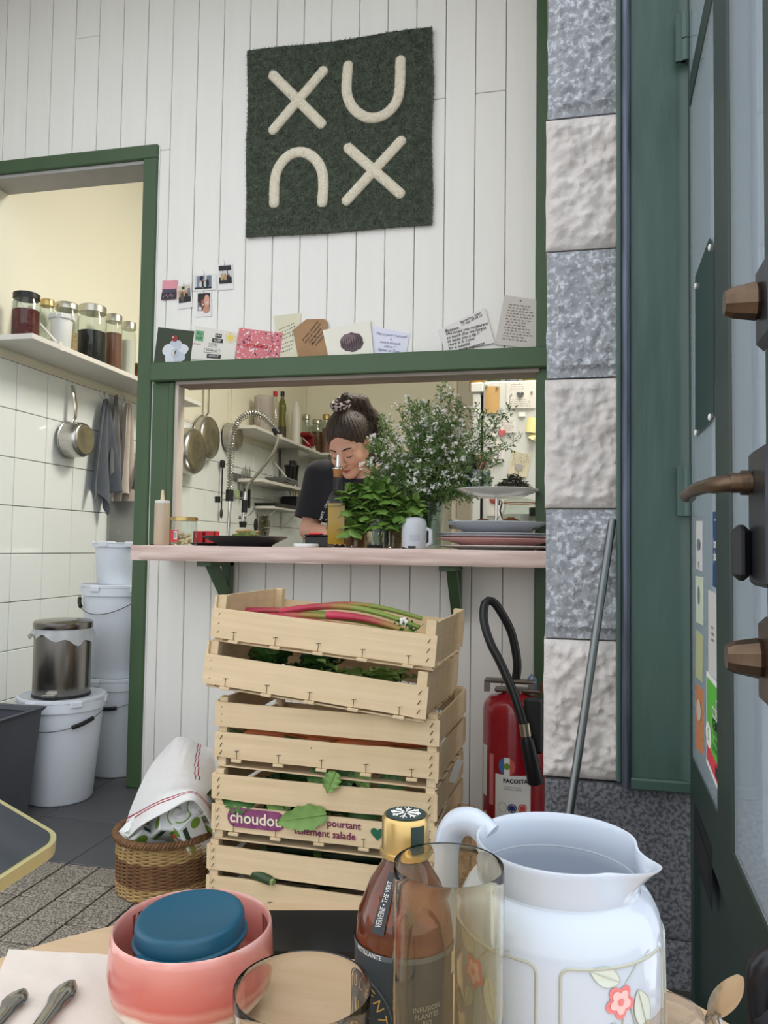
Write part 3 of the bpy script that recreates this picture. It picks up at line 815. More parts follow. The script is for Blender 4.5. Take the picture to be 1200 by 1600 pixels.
for s in (-1, 1):
    b = MB(); b.tube([(0, s * .018 + .014 * math.cos(a), -.02 + .026 * math.sin(a)) for a in [2 * pi * k / 16 for k in range(16)]], .005, 6, closed=True); b.build('grip', M('pale_green_plastic', (156, 178, 128), .5), t)
b = MB(); b.prism([(-.008, .01), (.008, .01), (.002, .11), (-.002, .11)], 0, .003, X=Matrix(((0, 0, 1, 0), (1, 0, 0, 0), (0, 1, 0, 0), (0, 0, 0, 1)))); b.build('blades', m_blade, t)
P = c6x(565, 690, .03); Q = c6x(552, 1100, .03)
t = thing('ladle', 'long black ladle hanging on the tiles left of the tap', 'ladle', P)
b = MB(); b.box(-.012, .012, -.02, .02, -.03, .02, bev=.006); b.build('hook_end', m_blk, t)
b = MB(); b.tube([(0, 0, -.03), (0, 0, Q.z - P.z + .06)], .005, 8); b.build('shaft', m_blk, t)
b = MB(); b.ball((0, 0, Q.z - P.z + .03), (.01, .014, .035)); b.build('scoop', M('dark_grey_metal', (70, 70, 70), .4, metal=.6), t)
P = c6x(878, 1160, .06); tp = c6x(870, 860, .03)
t = thing('bottle_brush', 'bristly bottle brush hanging from a long bent wire', 'brush', P)
b = MB(); b.tube([(tp.x - P.x, tp.y - P.y, tp.z - P.z), (-.0, .01, .16), (0, 0, .06)], .002, 6); b.build('wire', m_chrome, t)
b = MB()
for k in range(520):
    z = random.uniform(-.075, .075); an = random.uniform(0, 2 * pi); r = .046 * (1 - .25 * (z / .075) ** 2)
    c, s = math.cos(an), math.sin(an)
    b.tube([(0, 0, z), (c * r, s * r, z + random.uniform(-.006, .006))], .0011, 3, caps=False)
o = b.build('bristles', M('olive_bristle', (112, 112, 82), .9), t); o['kind'] = 'stuff'
P = c6x(815, 1165, .10)
t = thing('serving_spoon', 'black plastic spoon standing in the sink behind the food', 'spoon', (P.x, P.y, .84))
b = MB(); b.ball((0, 0, P.z - .84 + .01), (.012, .03, .05)); b.build('bowl', m_blk, t)
b = MB(); b.tube([(0, 0, 0), (0, .0, P.z - .84 - .02)], .005, 8); b.build('handle', m_blk, t)

# ------------------------------------------------------------------ things on the corner shelves
def c7(cx, cy): return 380 + cx / 4.8, 580 + cy / 4.8
def on_shelf(cx, Xc): x, y = c7(cx, 400); return onX(x, y, Xc)
XS = XL + .11
def hgt(cx, ct, Xc, zb): x, y = c7(cx, ct); return onX(x, y, Xc).z - zb
def wid(c0, c1, Xc): q = on_shelf((c0 + c1) / 2, Xc); return px((c1 - c0) / 4.8, depth((Xc, q.y, SZ)))
q = on_shelf(150, XS)
t = thing('measuring_jug', 'clear plastic measuring jug on the corner shelf, leftmost', 'jug', (XS, q.y, SZ))
h = hgt(150, 190, XS, SZ)
b = MB(); b.lathe([(0, .002), (.062, .002), (.07, h * .98), (.072, h), (.068, h), (.06, .006), (0, .006)], 28); b.build('body', thin_glass('cloudy_plastic', (236, 232, 228), .8, .1, .35, (214, 208, 204)), t)
b = MB(); b.tube([(0, -.068, h * .9), (0, -.10, h * .85), (0, -.10, h * .3), (0, -.063, h * .2)], .007, 8); b.build('handle', MATS['cloudy_plastic'], t)
def bottle(name, label, p, prof, mat, capmat, capprof, group=None, cat='bottle', labelband=None, seg=20):
    t = thing(name, label, cat, p, 0, group)
    b = MB(); b.lathe(prof, seg); b.build('body', mat, t)
    if capmat: b = MB(); b.lathe(capprof, seg); b.build('cap', capmat, t)
    if labelband:
        r, z0, z1, m = labelband; b = MB(); b.lathe([(r, z0), (r, z1)], seg); b.build('paper_label', m, t)
    return t
q = on_shelf(218, XS); h = hgt(218, 150, XS, SZ)
bottle('sauce_bottle', 'clear bottle with red cap on the corner shelf', (XS + .02, q.y, SZ), [(0, .001), (.03, .001), (.031, h * .72), (.014, h * .84), (.014, h * .9)], thin_glass('pale_bottle', (232, 228, 220), 1, .05, .25, (214, 210, 200)), m_redpl, [(.017, h * .9), (.017, h), (0, h)])
q = on_shelf(272, XS); h = hgt(272, 150, XS, SZ)
bottle('oil_bottle', 'dark green oil bottle with black cap on the corner shelf', (XS + .02, q.y, SZ), [(0, .001), (.033, .001), (.034, h * .3), (.027, h * .48), (.033, h * .64), (.03, h * .74), (.013, h * .86), (.013, h * .92)], M('olive_glass', (96, 96, 40), .1, spec=.6), m_blk, [(.016, h * .9), (.016, h), (0, h)], labelband=(.0345, .03, h * .28, M('dark_label', (60, 56, 40), .6)))
q = on_shelf(322, XS); h = hgt(322, 245, XS, SZ)
bottle('vinegar_bottle', 'slim pale bottle between oil bottle and squeeze bottle', (XS - .02, q.y, SZ), [(0, .001), (.02, .001), (.021, h * .7), (.009, h * .82), (.009, h)], MATS['pale_bottle'], m_silver, [(.011, h * .94), (.011, h), (0, h)])
q = on_shelf(378, XS); h = hgt(378, 225, XS, SZ)
bottle('squeeze_bottle', 'tall translucent white squeeze bottle on the corner shelf', (XS + .02, q.y, SZ), [(0, .001), (.036, .001), (.037, h * .75), (.022, h * .93), (.010, h), (0, h)], M('milky_plastic', (226, 226, 218), .4, trans=.15), None, None)
q = on_shelf(455, XS)
t = thing('hand_mixer', 'dark red kitchen machine with handle on the corner shelf', 'mixer', (XS + .03, q.y, SZ))
b = MB(); b.box(-.05, .05, -.055, .055, 0, .045, bev=.01); b.box(-.05, .05, .025, .055, .04, .13, bev=.01); b.box(-.05, .05, -.055, .055, .11, .15, bev=.012); b.build('body', M('dark_red_enamel', (128, 22, 34), .25), t)
b = MB(); b.cyl(.02, .0, .02, 16, X=T(.051, 0, .02, 0, pi / 2, 0)); b.build('dial', m_chrome, t)
def back_jar(c0, c1, ct, label, fm, fill, lm):
    Yc = 6.49; x, y = c7((c0 + c1) / 2, 500); q = onY(x, y, Yc); dp = depth(q); r = px((c1 - c0) / 4.8, dp) / 2
    h = onY(*c7((c0 + c1) / 2, ct), Yc).z - SZ
    jar('storage_jar', label, (q.x, Yc, SZ), r, h, fm, fill, lm, group='jars on the far shelf')
back_jar(445, 500, 325, 'silver-lidded jar left of the brace on the far shelf', f_grain, .6, m_silver)
back_jar(515, 592, 365, 'wide jar of brown spice left of the cook on the far shelf', f_brown, .8, m_silver)
back_jar(590, 650, 325, 'tall jar half hidden by the cook hair on far shelf', f_cocoa, .8, m_gold)
back_jar(893, 1000, 308, 'big jar of dried leaves right of the cook on far shelf', M('dried_leaves', (130, 106, 72), .95, var=1, vscale=50, rgb2=(84, 60, 40)), .85, m_silver)
# low shelf: steel container, trays, coffee pot
X4 = XL + .105; z4 = 1.345
q = on_shelf(392, X4)
t = thing('steel_container', 'deep steel kitchen container on the low wall shelf', 'container', (X4, q.y, z4))
h = hgt(392, 575, X4, z4); w = .085
b = MB()
for (x0, x1, y0_, y1_) in ((-.075, .075, -w * 1.5, -w * 1.5 + .003), (-.075, .075, w * 1.5 - .003, w * 1.5), (-.075, -.072, -w * 1.5, w * 1.5), (.072, .075, -w * 1.5, w * 1.5)): b.box(x0, x1, y0_, y1_, 0, h, bev=.001)
b.box(-.075, .075, -w * 1.5, w * 1.5, 0, .004); b.build('pan_walls', m_steel, t)
b = MB(); b.box(-.088, .088, -w * 1.62, w * 1.62, h, h + .008, bev=.003); b.build('rim', m_steel, t)
q = on_shelf(285, X4)
for k in range(3):
    t = thing('baking_tray', ['bottom', 'middle', 'top'][k] + ' flat grey tray of three stacked on the low shelf', 'tray', (X4 + .005 * k, q.y + .01 * k, z4 + .018 * k), .05 * k, 'trays on the low shelf')
    b = MB(); b.box(-.085, .085, -.16, .16, 0, .005); 
    for s in (-1, 1): b.box(-.09, .09, s * .163 - .004, s * .163 + .004, .0, .016); b.box(s * .087 - .004, s * .087 + .004, -.163, .163, 0, .016)
    b.build('sheet', M('tray_grey', (112, 112, 108), .35, metal=.8), t)
q = on_shelf(505, X4)
t = thing('blender_jug', 'dark glass blender jug beside the steel container', 'jug', (X4 + .03, min(q.y, 5.86), z4))
b = MB(); b.lathe([(0, .001), (.045, .001), (.06, .17), (.058, .17), (.043, .006), (0, .006)], 24); b.build('body', thin_glass('smoked_glass', (120, 124, 124), 1.2), t)
b = MB(); b.cyl(.02, .17, .215, 14, r2=.024); b.cyl(.062, .165, .178, 24); b.build('lid', m_blk, t)
# lowest black board with utensil box
A = onX(*c7(225, 1000), XL + .16); B = onX(*c7(440, 1000), XL + .16)
sh5 = thing('wall_shelf', 'narrow lowest wall ledge carrying a black tray', 'shelf', (XL + .085, A.y + .35, A.z - .01))
b = MB(); b.box(-.08, .08, -.35, .35, -.02, 0, bev=.002); b.build('board', m_shelf, sh5)
for s in (-.25, .25):
    b = MB(); b.box(-.08, -.07, s - .01, s + .01, -.16, -.02); b.tube([(-.07, s, -.15), (.06, s, -.022)], .004, 6); b.build('brace', m_shelf, sh5)
t = thing('black_tray', 'flat black tray lying on the lowest wall ledge', 'tray', (XL + .09, A.y + .34, A.z - .01))
b = MB(); b.box(-.085, .085, -.32, .32, 0, .02, bev=.004); b.box(-.09, .09, -.325, .325, .016, .024, bev=.002); b.build('tray_body', m_blk, t)
q = onX(*c7(385, 960), XL + .09)
t = thing('utensil_box', 'black box of pale wooden spoons on the black tray', 'box', (XL + .09, q.y, A.z + .0145))
b = MB(); h = .085
for (x0, x1, y0_, y1_) in ((-.06, .06, -.13, -.125), (-.06, .06, .125, .13), (-.06, -.055, -.13, .13), (.055, .06, -.13, .13)): b.box(x0, x1, y0_, y1_, 0, h)
b.box(-.06, .06, -.13, .13, 0, .005); b.build('box_walls', m_blk, t)
m_pale = M('pale_wood', (206, 184, 148), .7, var=.4, vscale=10, stretch=(1, 1, 6))
for k in range(4):
    u = thing('wooden_spoon', ['tallest', 'leftmost leaning', 'short curved', 'half hidden'][k] + ' pale wooden spoon in the black utensil box', 'spoon', (XL + .09, q.y - .09 + .05 * k, A.z + .02), rot=(.35 - .15 * k, .1, 0), group='wooden spoons in the black box')
    b = MB(); b.tube([(0, 0, 0), (0, 0, .10)], .006, 8); b.build('handle', m_pale, u)
    b = MB(); b.ball((0, 0, .13), (.008, .022, .035)); b.build('bowl', m_pale, u)

# ------------------------------------------------------------------ fridge with notes, grey cupboard, bottles on top
YR = 3.75
def c8(cx, cy, Y=YR): return onY(560 + cx / 4, 580 + cy / 4, Y)
xa = c8(712, 300).x; zt = c8(900, 62).z
fr = thing('fridge', 'tall white fridge covered with notes and magnets', 'fridge', (xa + .33, YR + .32, 0))
R = lambda q: (q.x - xa - .33, q.y - YR - .32, q.z)
m_fr = M('fridge_white', (224, 228, 224), .3, var=.1, vscale=3)
xg0, xg1 = c8(763, 300).x - xa - .33, c8(780, 300).x - xa - .33
b = MB(); b.box(-.33, .33, -.28, .32, .03, zt - .02, bev=.008); b.build('cabinet', m_fr, fr)
b = MB(); b.box(xg1, .33, -.32, -.2805, .10, zt, bev=.008); b.build('door', m_fr, fr)
b = MB(); b.box(-.33, xg0, -.315, -.2805, .10, c8(740, 135).z, bev=.005); b.build('side_door', m_fr, fr)
b = MB(); b.box(-.34, xg1 + .0, -.32, -.2805, c8(740, 133).z, zt - .002, bev=.006); b.build('top_cap', m_fr, fr)
b = MB(); b.box(xg0, xg1, -.285, -.2801, .1, zt - .06); b.build('gasket', m_blk, fr)
for (lx, ly) in ((-.28, -.24), (.28, -.24), (-.28, .28), (.28, .28)):
    b = MB(); b.cyl(.02, 0, .03, 10); b.build('foot', m_blk, fr, (lx, ly, 0))
m_ink = M('dark_ink', (44, 44, 52), .9); m_inkb = M('blue_ink', (66, 72, 120), .9); m_inkg = M('grey_ink', (128, 126, 122), .9)
m_paper = M('white_paper', (232, 230, 224), .85, var=.15, vscale=15); m_cpaper = M('cream_paper', (226, 220, 194), .85, var=.2, vscale=12)
m_kraft = M('kraft_paper', (204, 168, 112), .85, var=.3, vscale=10, rgb2=(180, 142, 90)); m_ypaper = M('yellow_paper', (226, 218, 156), .85)
def heart_poly(s, n=36):
    out = []
    for k in range(n):
        a = 2 * pi * k / n
        out.append((s * .0625 * 16 * math.sin(a) ** 3 / 1.0, s * .0625 * (13 * math.cos(a) - 5 * math.cos(2 * a) - 2 * math.cos(3 * a) - math.cos(4 * a))))
    return out
def scribble(w, h, lines, parent, mat, loc, rot=(0, 0, 0), seed=0, amp=.3, wth=.0007, ragged=.25):
    """lines of joined-up handwriting as thin flat strokes in local XY"""
    r = random.Random(seed); b = MB()
    for L in range(lines):
        y = h / 2 - h * (L + .5) / lines; x = -w / 2 + r.uniform(0, .05) * w; xe = w / 2 - r.uniform(0, ragged) * w
        gap = h / lines
        while x < xe:
            wl = r.uniform(.06, .16) * w; pts = []; n = max(4, int(wl / (gap * .22)))
            for k in range(n):
                pts.append((x + wl * k / n, y + gap * amp * (r.uniform(.4, 1) if k % 2 else -r.uniform(.1, .5)) * (1.5 if r.random() < .15 else 1)))
            for k in range(n - 1):
                (ax, ay), (bx_, by) = pts[k], pts[k + 1]
                dx, dy = bx_ - ax, by - ay; ln = math.hypot(dx, dy) or 1; nx_, ny_ = -dy / ln * wth, dx / ln * wth
                b.add([(ax - nx_, ay - ny_, 0), (bx_ - nx_, by - ny_, 0), (bx_ + nx_, by + ny_, 0), (ax + nx_, ay + ny_, 0)], [(0, 1, 2, 3)])
            x += wl + w * .03
    return b.build('handwriting', mat, parent, loc, rot)
def sheet_note(name, label, cat, c0, c1, ct, cb, mat, roll=0.0, group=None, Y=None, curl=.004):
    Yn = (YR - .0015) if Y is None else Y
    A = c8(c0, ct, Yn); B = c8(c1, cb, Yn); w = B.x - A.x; h = A.z - B.z
    t = thing(name, label, cat, ((A.x + B.x) / 2, Yn, (A.z + B.z) / 2), rot=(pi / 2, roll, 0), group=group)
    b = MB(); b.grid(lambda u, v: ((u - .5) * w, (v - .5) * h, curl * (1 - v) * abs(math.sin(u * 3)) + .0006), 8, 8, thick=.0006); b.build('sheet', mat, t)
    return t, w, h
def magnet(parent_label, cx, cy, mat, r=.006, Y=None):
    q = c8(cx, cy, YR - .002)
    t = thing('magnet', parent_label, 'magnet', q, rot=(pi / 2, 0, 0), group='fridge magnets')
    b = MB(); b.lathe([(r, 0), (r, .004), (r * .7, .006), (0, .006)], 14); b.build('pin', mat, t)
G8 = 'notes on the fridge door'
t, w, h = sheet_note('kraft_bag', 'brown kraft paper bag pinned on the fridge door', 'paper bag', 790, 882, 95, 262, m_kraft, .02, G8)
t, w, h = sheet_note('letter', 'white letter with a grey heart on the fridge door', 'note', 925, 1108, 68, 230, m_paper, .02, G8)
scribble(w * .5, h * .25, 3, t, m_inkg, (-w * .1, h * .3, .006), seed=1); scribble(w * .8, h * .3, 4, t, m_inkg, (0, -h * .3, .006), seed=2)
b = MB(); b.prism(heart_poly(.018), 0, .001); b.build('heart', M('grey_heart', (96, 98, 100), .6), t, (-w * .02, h * .0, .006))
t, w, h = sheet_note('letter', 'pale sheet at the right edge of the fridge top', 'note', 1132, 1200, 62, 246, m_cpaper, 0, G8)
scribble(w * .8, h * .8, 8, t, m_inkg, (0, 0, .006), seed=21)
t, w, h = sheet_note('letter', 'small handwritten slip above the pink heart on fridge', 'note', 900, 985, 298, 385, m_paper, -.03, G8)
scribble(w * .8, h * .8, 7, t, m_inkg, (0, 0, .006), seed=3)
t, w, h = sheet_note('letter', 'white blank sheet under the pink heart magnet', 'note', 800, 905, 340, 470, m_paper, .0, G8)
t, w, h = sheet_note('letter', 'sheet of blue handwriting with a black bar on fridge', 'note', 800, 908, 465, 565, m_paper, .0, G8)
scribble(w * .85, h * .7, 5, t, m_inkb, (0, .01, .006), seed=4)
b = MB(); b.box(-w * .0, w * .5, -h * .48, -h * .36, .006, .007); b.build('bar', m_blk, t)
t, w, h = sheet_note('letter', 'tilted cream letter with a pale grey heart on fridge', 'note', 945, 1070, 508, 655, m_cpaper, .24, G8)
scribble(w * .85, h * .6, 8, t, m_inkg, (0, .02, .006), seed=5)
b = MB(); b.prism(heart_poly(.02), 0, .001); b.build('heart', M('pale_grey_heart', (178, 178, 178), .6), t, (0, -.015, .006))
t, w, h = sheet_note('letter', 'sheet under the round red magnet below the cake stand', 'note', 802, 885, 780, 905, m_paper, .0, G8)
t, w, h = sheet_note('sticky_note', 'larger yellow sticky note at the right of the fridge', 'note', 1050, 1128, 292, 385, m_ypaper, .15, G8, curl=.012)
t, w, h = sheet_note('sticky_note', 'curled yellow note strip beside the red magnet', 'note', 1065, 1120, 385, 430, m_ypaper, .5, G8, curl=.02)
t, w, h = sheet_note('sticky_note', 'long pale yellow paper strip hanging at fridge edge', 'note', 1125, 1158, 305, 552, m_ypaper, -.03, G8, curl=.02)
t, w, h = sheet_note('sticky_note', 'tiny white slip under the letter with grey heart', 'note', 998, 1045, 255, 283, m_paper, .0, G8)
magnet('silver pin at the left of the kraft bag', 800, 92, m_chrome); magnet('silver pin at the right of the kraft bag', 868, 100, m_chrome)
magnet('silver pin on the letter with the grey heart', 1083, 130, m_chrome); magnet('silver pin on the yellow sticky note', 1085, 348, m_chrome)
magnet('dark red round magnet at the fridge edge', 1155, 295, M('crimson', (140, 20, 40), .35), .014); magnet('round red magnet below the cake stand', 848, 800, M('rose_red', (196, 92, 96), .5), .022)
q = c8(895, 385, YR - .003)
t = thing('heart_magnet', 'pink heart magnet on the fridge door', 'magnet', q, rot=(pi / 2, .2, 0)); b = MB(); b.prism(heart_poly(.020), 0, .006); b.build('heart', M('pink_heart', (206, 104, 112), .5), t)
q = c8(1145, 405, YR - .003)
t = thing('hook', 'dark round hook at the right edge of the fridge', 'hook', q, rot=(pi / 2, 0, 0)); b = MB(); b.lathe([(.022, 0), (.022, .006), (.012, .01), (0, .01)], 16); b.build('plate', M('pewter', (90, 90, 92), .4, metal=.7), t)
b = MB(); b.tube([(0, 0, .01), (0, -.012, .02), (0, -.02, .014)], .003, 6); b.build('peg', m_chrome, t)
fp = onY(560 + 900 / 4, 580 + 40 / 4, YR + .1)
for k in range(5):
    m = [M('amber_liquid', (150, 110, 40), .15), M('green_glass', (60, 80, 50), .12), M('steel_can', (120, 124, 130), .3, metal=.5), MATS['olive_glass'], M('dark_brown_glass', (60, 44, 30), .12), M('blue_grey_can', (86, 96, 108), .3, metal=.4), MATS['amber_liquid']][k]
    x = c8(735 + 112 * k, 40, YR + .12).x; h = .19 + .02 * (k % 3)
    bottle('bottle', ['leftmost amber bottle on top of the fridge', 'green bottle second from the left on the fridge', 'grey can standing on the fridge between bottles', 'olive bottle in the middle on top of the fridge', 'brown bottle right of the middle on the fridge', 'blue grey can near the right on the fridge', 'rightmost amber bottle on top of the fridge'][k],
           (x, YR + .12, zt - .02), [(0, 0), (.034, 0), (.035, h * .6), (.014, h * .8), (.014, h * .95)], m, m_blk, [(.016, h * .92), (.016, h), (0, h)], 'bottles on the fridge')
YCB = 5.9
x0, x1 = onY(706, 640, YCB).x, onY(737, 640, YCB).x
cb = thing('tall_cupboard', 'tall narrow grey beige cupboard behind the flowers', 'cupboard', ((x0 + x1) / 2, YCB + .3, 0))
w = (x1 - x0) / 2
b = MB(); b.box(-w, w, -.28, .3, 0, 2.35, bev=.004); b.build('body', M('greige_panel', (186, 178, 156), .6), cb)
b = MB(); b.box(-w * .45, w * .95, -.302, -.2805, .1, 2.3, bev=.004); b.build('door', M('taupe_panel', (150, 144, 130), .6), cb)

# ------------------------------------------------------------------ serving counter
ZT = .874
m_counter = M('washed_pink_timber', (232, 212, 202), .6, var=.9, vscale=4, rgb2=(190, 160, 150), stretch=(1, 9, 14), bump=.3, bscale=18, detail=6)
m_pinkwood = m_counter
counter = thing('serving_counter', 'long pale washed timber counter through the serving hatch', 'counter', (-.7, 2.3, .824))
b = MB()
def frontedge(u, v):
    x = -.669 + u * 1.37
    n = .005 * mnoise.noise((x * 4, 0, 1)) + .0025 * mnoise.noise((x * 13, v * 2, 5))
    zz = v * .05; e = .006
    yy = n + (e if v in (0, 1) else 0) + (.02 * max(0, (.03 - u) / .03) if u < .03 else 0)
    return (x, yy, zz)
b.grid(frontedge, 80, 6)
b.box(-.669, .70, .006, .234, 0, .0498); b.box(-.637, .637, .233, .52, 0, .0498); b.build('board', m_counter, counter)
def bracket(x0, x1, ytop, ybot, h):
    t = MB(); w = .032
    t.box(-w / 2, w / 2, .225 - .022, .237, -h, 0, bev=.002)
    t.box(-w / 2 - .02, w / 2 + .0, .05, .237, -.018, -.0005, bev=.002)
    t.prism([(.075, -.018), (.12, -.018), (.21, -h * .72), (.21, -h * .95)], -w / 2, w / 2, X=Matrix(((0, 0, 1, 0), (1, 0, 0, 0), (0, 1, 0, 0), (0, 0, 0, 1))))
    return t
bracket(0, 0, 0, 0, .15).build('bracket', m_green, counter, (onY(352, 890, 2.5).x + .7, 0, 0))
bracket(0, 0, 0, 0, .175).build('bracket', m_green, counter, (onY(713, 890, 2.5).x + .7, 0, 0))

def cpos(x, Y=2.42): q = onY(x, 853, Y); return Vector((q.x, Y, ZT))
def cm(d, Y=2.42, x=560): return px(d, depth(onY(x, 853, Y)))
def ch(x, y, Y=2.42): return onY(x, y, Y).z - ZT      # height over the counter of a pixel at depth plane Y

h = ch(252, 765)
t = thing('squeeze_bottle', 'translucent squeeze bottle with beige dregs at the counter end', 'bottle', cpos(252))
b = MB(); r = cm(12.5); b.lathe([(0, .001), (r * .95, .001), (r, .006), (r, h * .72), (r * .96, h * .76)], 24); b.build('body', thin_glass('milky_bottle', (236, 222, 204), .7, .15, .62, (226, 208, 186)), t)
b = MB(); b.lathe([(r * .97, h * .755), (r * .97, h * .80), (r * .5, h * .81), (0, h * .81)], 24); b.build('collar', m_wplast, t)
b = MB(); b.lathe([(r * .28, h * .81), (r * .16, h * .99), (0, h)], 16); b.build('nozzle', M('beige_nozzle', (222, 200, 166), .45), t)
b = MB(); b.lathe([(0, .003), (r * .93, .003), (r * .95, h * .09), (0, h * .095)], 24); b.build('sauce', M('beige_sauce', (176, 138, 104), .5), t)

t = jar('snack_jar', 'short glass jar of pale nuts with red label and gold lid', cpos(287, 2.40), cm(21), ch(287, 808, 2.40), None, 0, m_gold, neck=.95, lidh=.13)
r = cm(21)
nuts = M('pale_nuts', (226, 206, 166), .7, var=.4, vscale=40, rgb2=(196, 164, 116))
nb = MB()
for k in range(46):
    a = random.uniform(0, 2 * pi); rr = r * .78 * math.sqrt(random.random()); z = .008 + random.random() * .03
    nb.ball((math.cos(a) * rr, math.sin(a) * rr, z), (random.uniform(.005, .009), random.uniform(.005, .008), random.uniform(.004, .007)), 7, 5)
nb.build('nuts', nuts, t)
b = MB(); b.lathe([(r * 1.012, .012), (r * 1.012, .052)], 12, a0=-2.75, a1=-1.55); lb = b.build('paper_label', M('red_label', (206, 52, 62), .5), t)
b = MB(); b.lathe([(r * 1.02, .02), (r * 1.02, .048)], 4, a0=-1.95, a1=-1.62); b.build('barcode_panel', m_paper, lb)
for k in range(7):
    b = MB(); a = -1.93 + .04 * k; b.lathe([(r * 1.026, .024), (r * 1.026, .045)], 1, a0=a, a1=a + .012 + .008 * (k % 2)); b.build('bar', m_blk, lb)

m_matblk = M('matte_black_ceramic', (34, 34, 36), .5)
t = thing('black_plate', 'wide black plate holding a filled sandwich on the counter', 'plate', cpos(383, 2.43))
R_ = cm(69, 2.43)
b = MB(); b.lathe([(0, .0), (R_ * .62, .0), (R_ * .64, .006), (R_ * .98, .030), (R_, .033), (R_ * .97, .034), (R_ * .6, .012), (0, .011)], 48); b.build('dish', m_matblk, t)
P = cpos(383, 2.43)
t = thing('sandwich', 'stuffed green sandwich with golden crust on the black plate', 'food', P + Vector((0, 0, .012)))
def lump(p): return smin(s_ell(p, (0, 0, .018), (.052, .04, .016)), s_ell(p, (.012, -.005, .028), (.03, .028, .012)), .015) + .003 * np.sin(p[:, 0] * 220) * np.sin(p[:, 1] * 190 + p[:, 2] * 150)
sdf_obj('filling', lump, np.linspace(-.065, .065, 44), np.linspace(-.055, .055, 38), np.linspace(-.004, .05, 24), M('green_filling', (112, 118, 52), .6, var=1, vscale=60, rgb2=(58, 74, 26), bump=.6, bscale=120), t, smooth_iter=1)
b = MB()
for k in range(12): b.ball((random.uniform(-.03, .04), random.uniform(-.025, .02), .036 + random.uniform(0, .005)), (.010, .008, .004), 8, 5)
b.build('crust', M('golden_crust', (198, 150, 96), .7, var=.6, vscale=40, rgb2=(160, 104, 56)), t)
P = cpos(318, 2.55)
t = thing('dark_saucer', 'dark teal saucer beside the jar, behind the black plate', 'plate', cpos(322, 2.50))
b = MB(); b.lathe([(0, 0), (.04, 0), (.062, .010), (.06, .011), (.035, .004), (0, .004)], 32); b.build('dish', M('dark_teal_ceramic', (40, 54, 58), .4), t)
for (xx, lab) in ((313, 'small red plastic tub behind the nut jar'), (331, 'small red plastic tub behind the black plate rim')):
    t = thing('red_tub', lab, 'tub', cpos(xx, 2.68), 0, 'red tubs behind the plate')
    b = MB(); w = .02; hh = ch(xx, 830, 2.68)
    for (x0, x1, y0_, y1_) in ((-w, w, -w, -w + .002), (-w, w, w - .002, w), (-w, -w + .002, -w, w), (w - .002, w, -w, w)): b.box(x0, x1, y0_, y1_, 0, hh)
    b.box(-w, w, -w, w, 0, .003); b.build('tub_walls', m_redpl, t)
t = thing('white_lid', 'flat round white lid lying on the counter edge', 'lid', cpos(478, 2.37))
r = cm(20, 2.37); b = MB(); b.lathe([(0, .001), (r * .96, .001), (r, .003), (r, .010), (r * .95, .012), (0, .012)], 36); b.build('disc', m_wplast, t)
t = thing('black_container', 'small black box with a red clip lid before the cook', 'box', cpos(499, 2.52))
hh = ch(499, 834, 2.52)
b = MB(); b.box(-.042, .042, -.035, .035, 0, hh * .82, bev=.004); b.build('box_body', m_blk, t)
b = MB(); b.box(-.044, .044, -.037, .037, hh * .8205, hh * .92, bev=.004); b.build('lid', m_blk, t)
b = MB(); b.box(-.028, .016, -.042, .0, hh * .9205, hh * 1.06, bev=.004); b.build('clip', M('coral_red_plastic', (206, 48, 66), .4), t)

# oil bottle
YO = 2.40; h = ch(525, 710, YO); w = cm(16, YO)
t = thing('oil_bottle', 'square glass bottle of golden olive oil with cork pourer', 'bottle', cpos(526, YO), .18)
def sq(p, a):      # rounded square section for the body, round for the neck
    k = p[2] / h
    f = 1.0 if k > .60 else (1 / max(abs(math.cos(a)), abs(math.sin(a)))) ** .72
    if .5 < k < .6: f = 1 + ((1 / max(abs(math.cos(a)), abs(math.sin(a)))) ** .72 - 1) * (.6 - k) / .1
    return (p[0] * f, p[1] * f, p[2])
prof = [(0, .001), (w * .9, .001), (w * .96, .008), (w * .96, h * .50), (w * .92, h * .54), (w * .55, h * .585), (w * .44, h * .605), (w * .42, h * .76), (w * .47, h * .765), (w * .47, h * .785)]
b = MB(); b.lathe(prof, 48, fn=sq); b.build('glass', m_glass if False else thin_glass('bottle_glass', (240, 244, 238), .6), t)
oil = M('olive_oil', (186, 140, 6), .08, trans=.12, ior=1.47, rgb2=None)
b = MB(); b.lathe([(0, .012), (w * .86, .012), (w * .88, .02), (w * .88, h * .47), (0, h * .471)], 48, fn=sq); b.build('oil', oil, t)
b = MB(); b.lathe([(w * .40, h * .75), (w * .43, h * .785), (w * .48, h * .84), (0, h * .84)], 20); b.build('cork', M('cork', (176, 116, 64), .8, var=.5, vscale=60), t)
b = MB(); b.lathe([(w * .55, h * .84), (w * .55, h * .85), (w * .3, h * .86), (w * .26, h * .87), (w * .18, h * .985), (w * .12, h), (0, h)], 16); b.build('pourer', m_chrome, t)

t = jar('honey_jar', 'amber jar half hidden behind the basil and oil bottle', cpos(556, 2.50), cm(17, 2.5), ch(556, 800, 2.50), M('amber_honey', (150, 96, 42), .4), .95, m_wplast, neck=.92)
t = jar('granola_jar', 'jar of granola between the basil glass and grey grinder', cpos(614, 2.52), cm(15, 2.52), ch(614, 790, 2.52), M('granola', (186, 160, 118), .9, var=1, vscale=90, rgb2=(110, 84, 54), bump=.9, bscale=100), .75, m_silver, neck=.9)

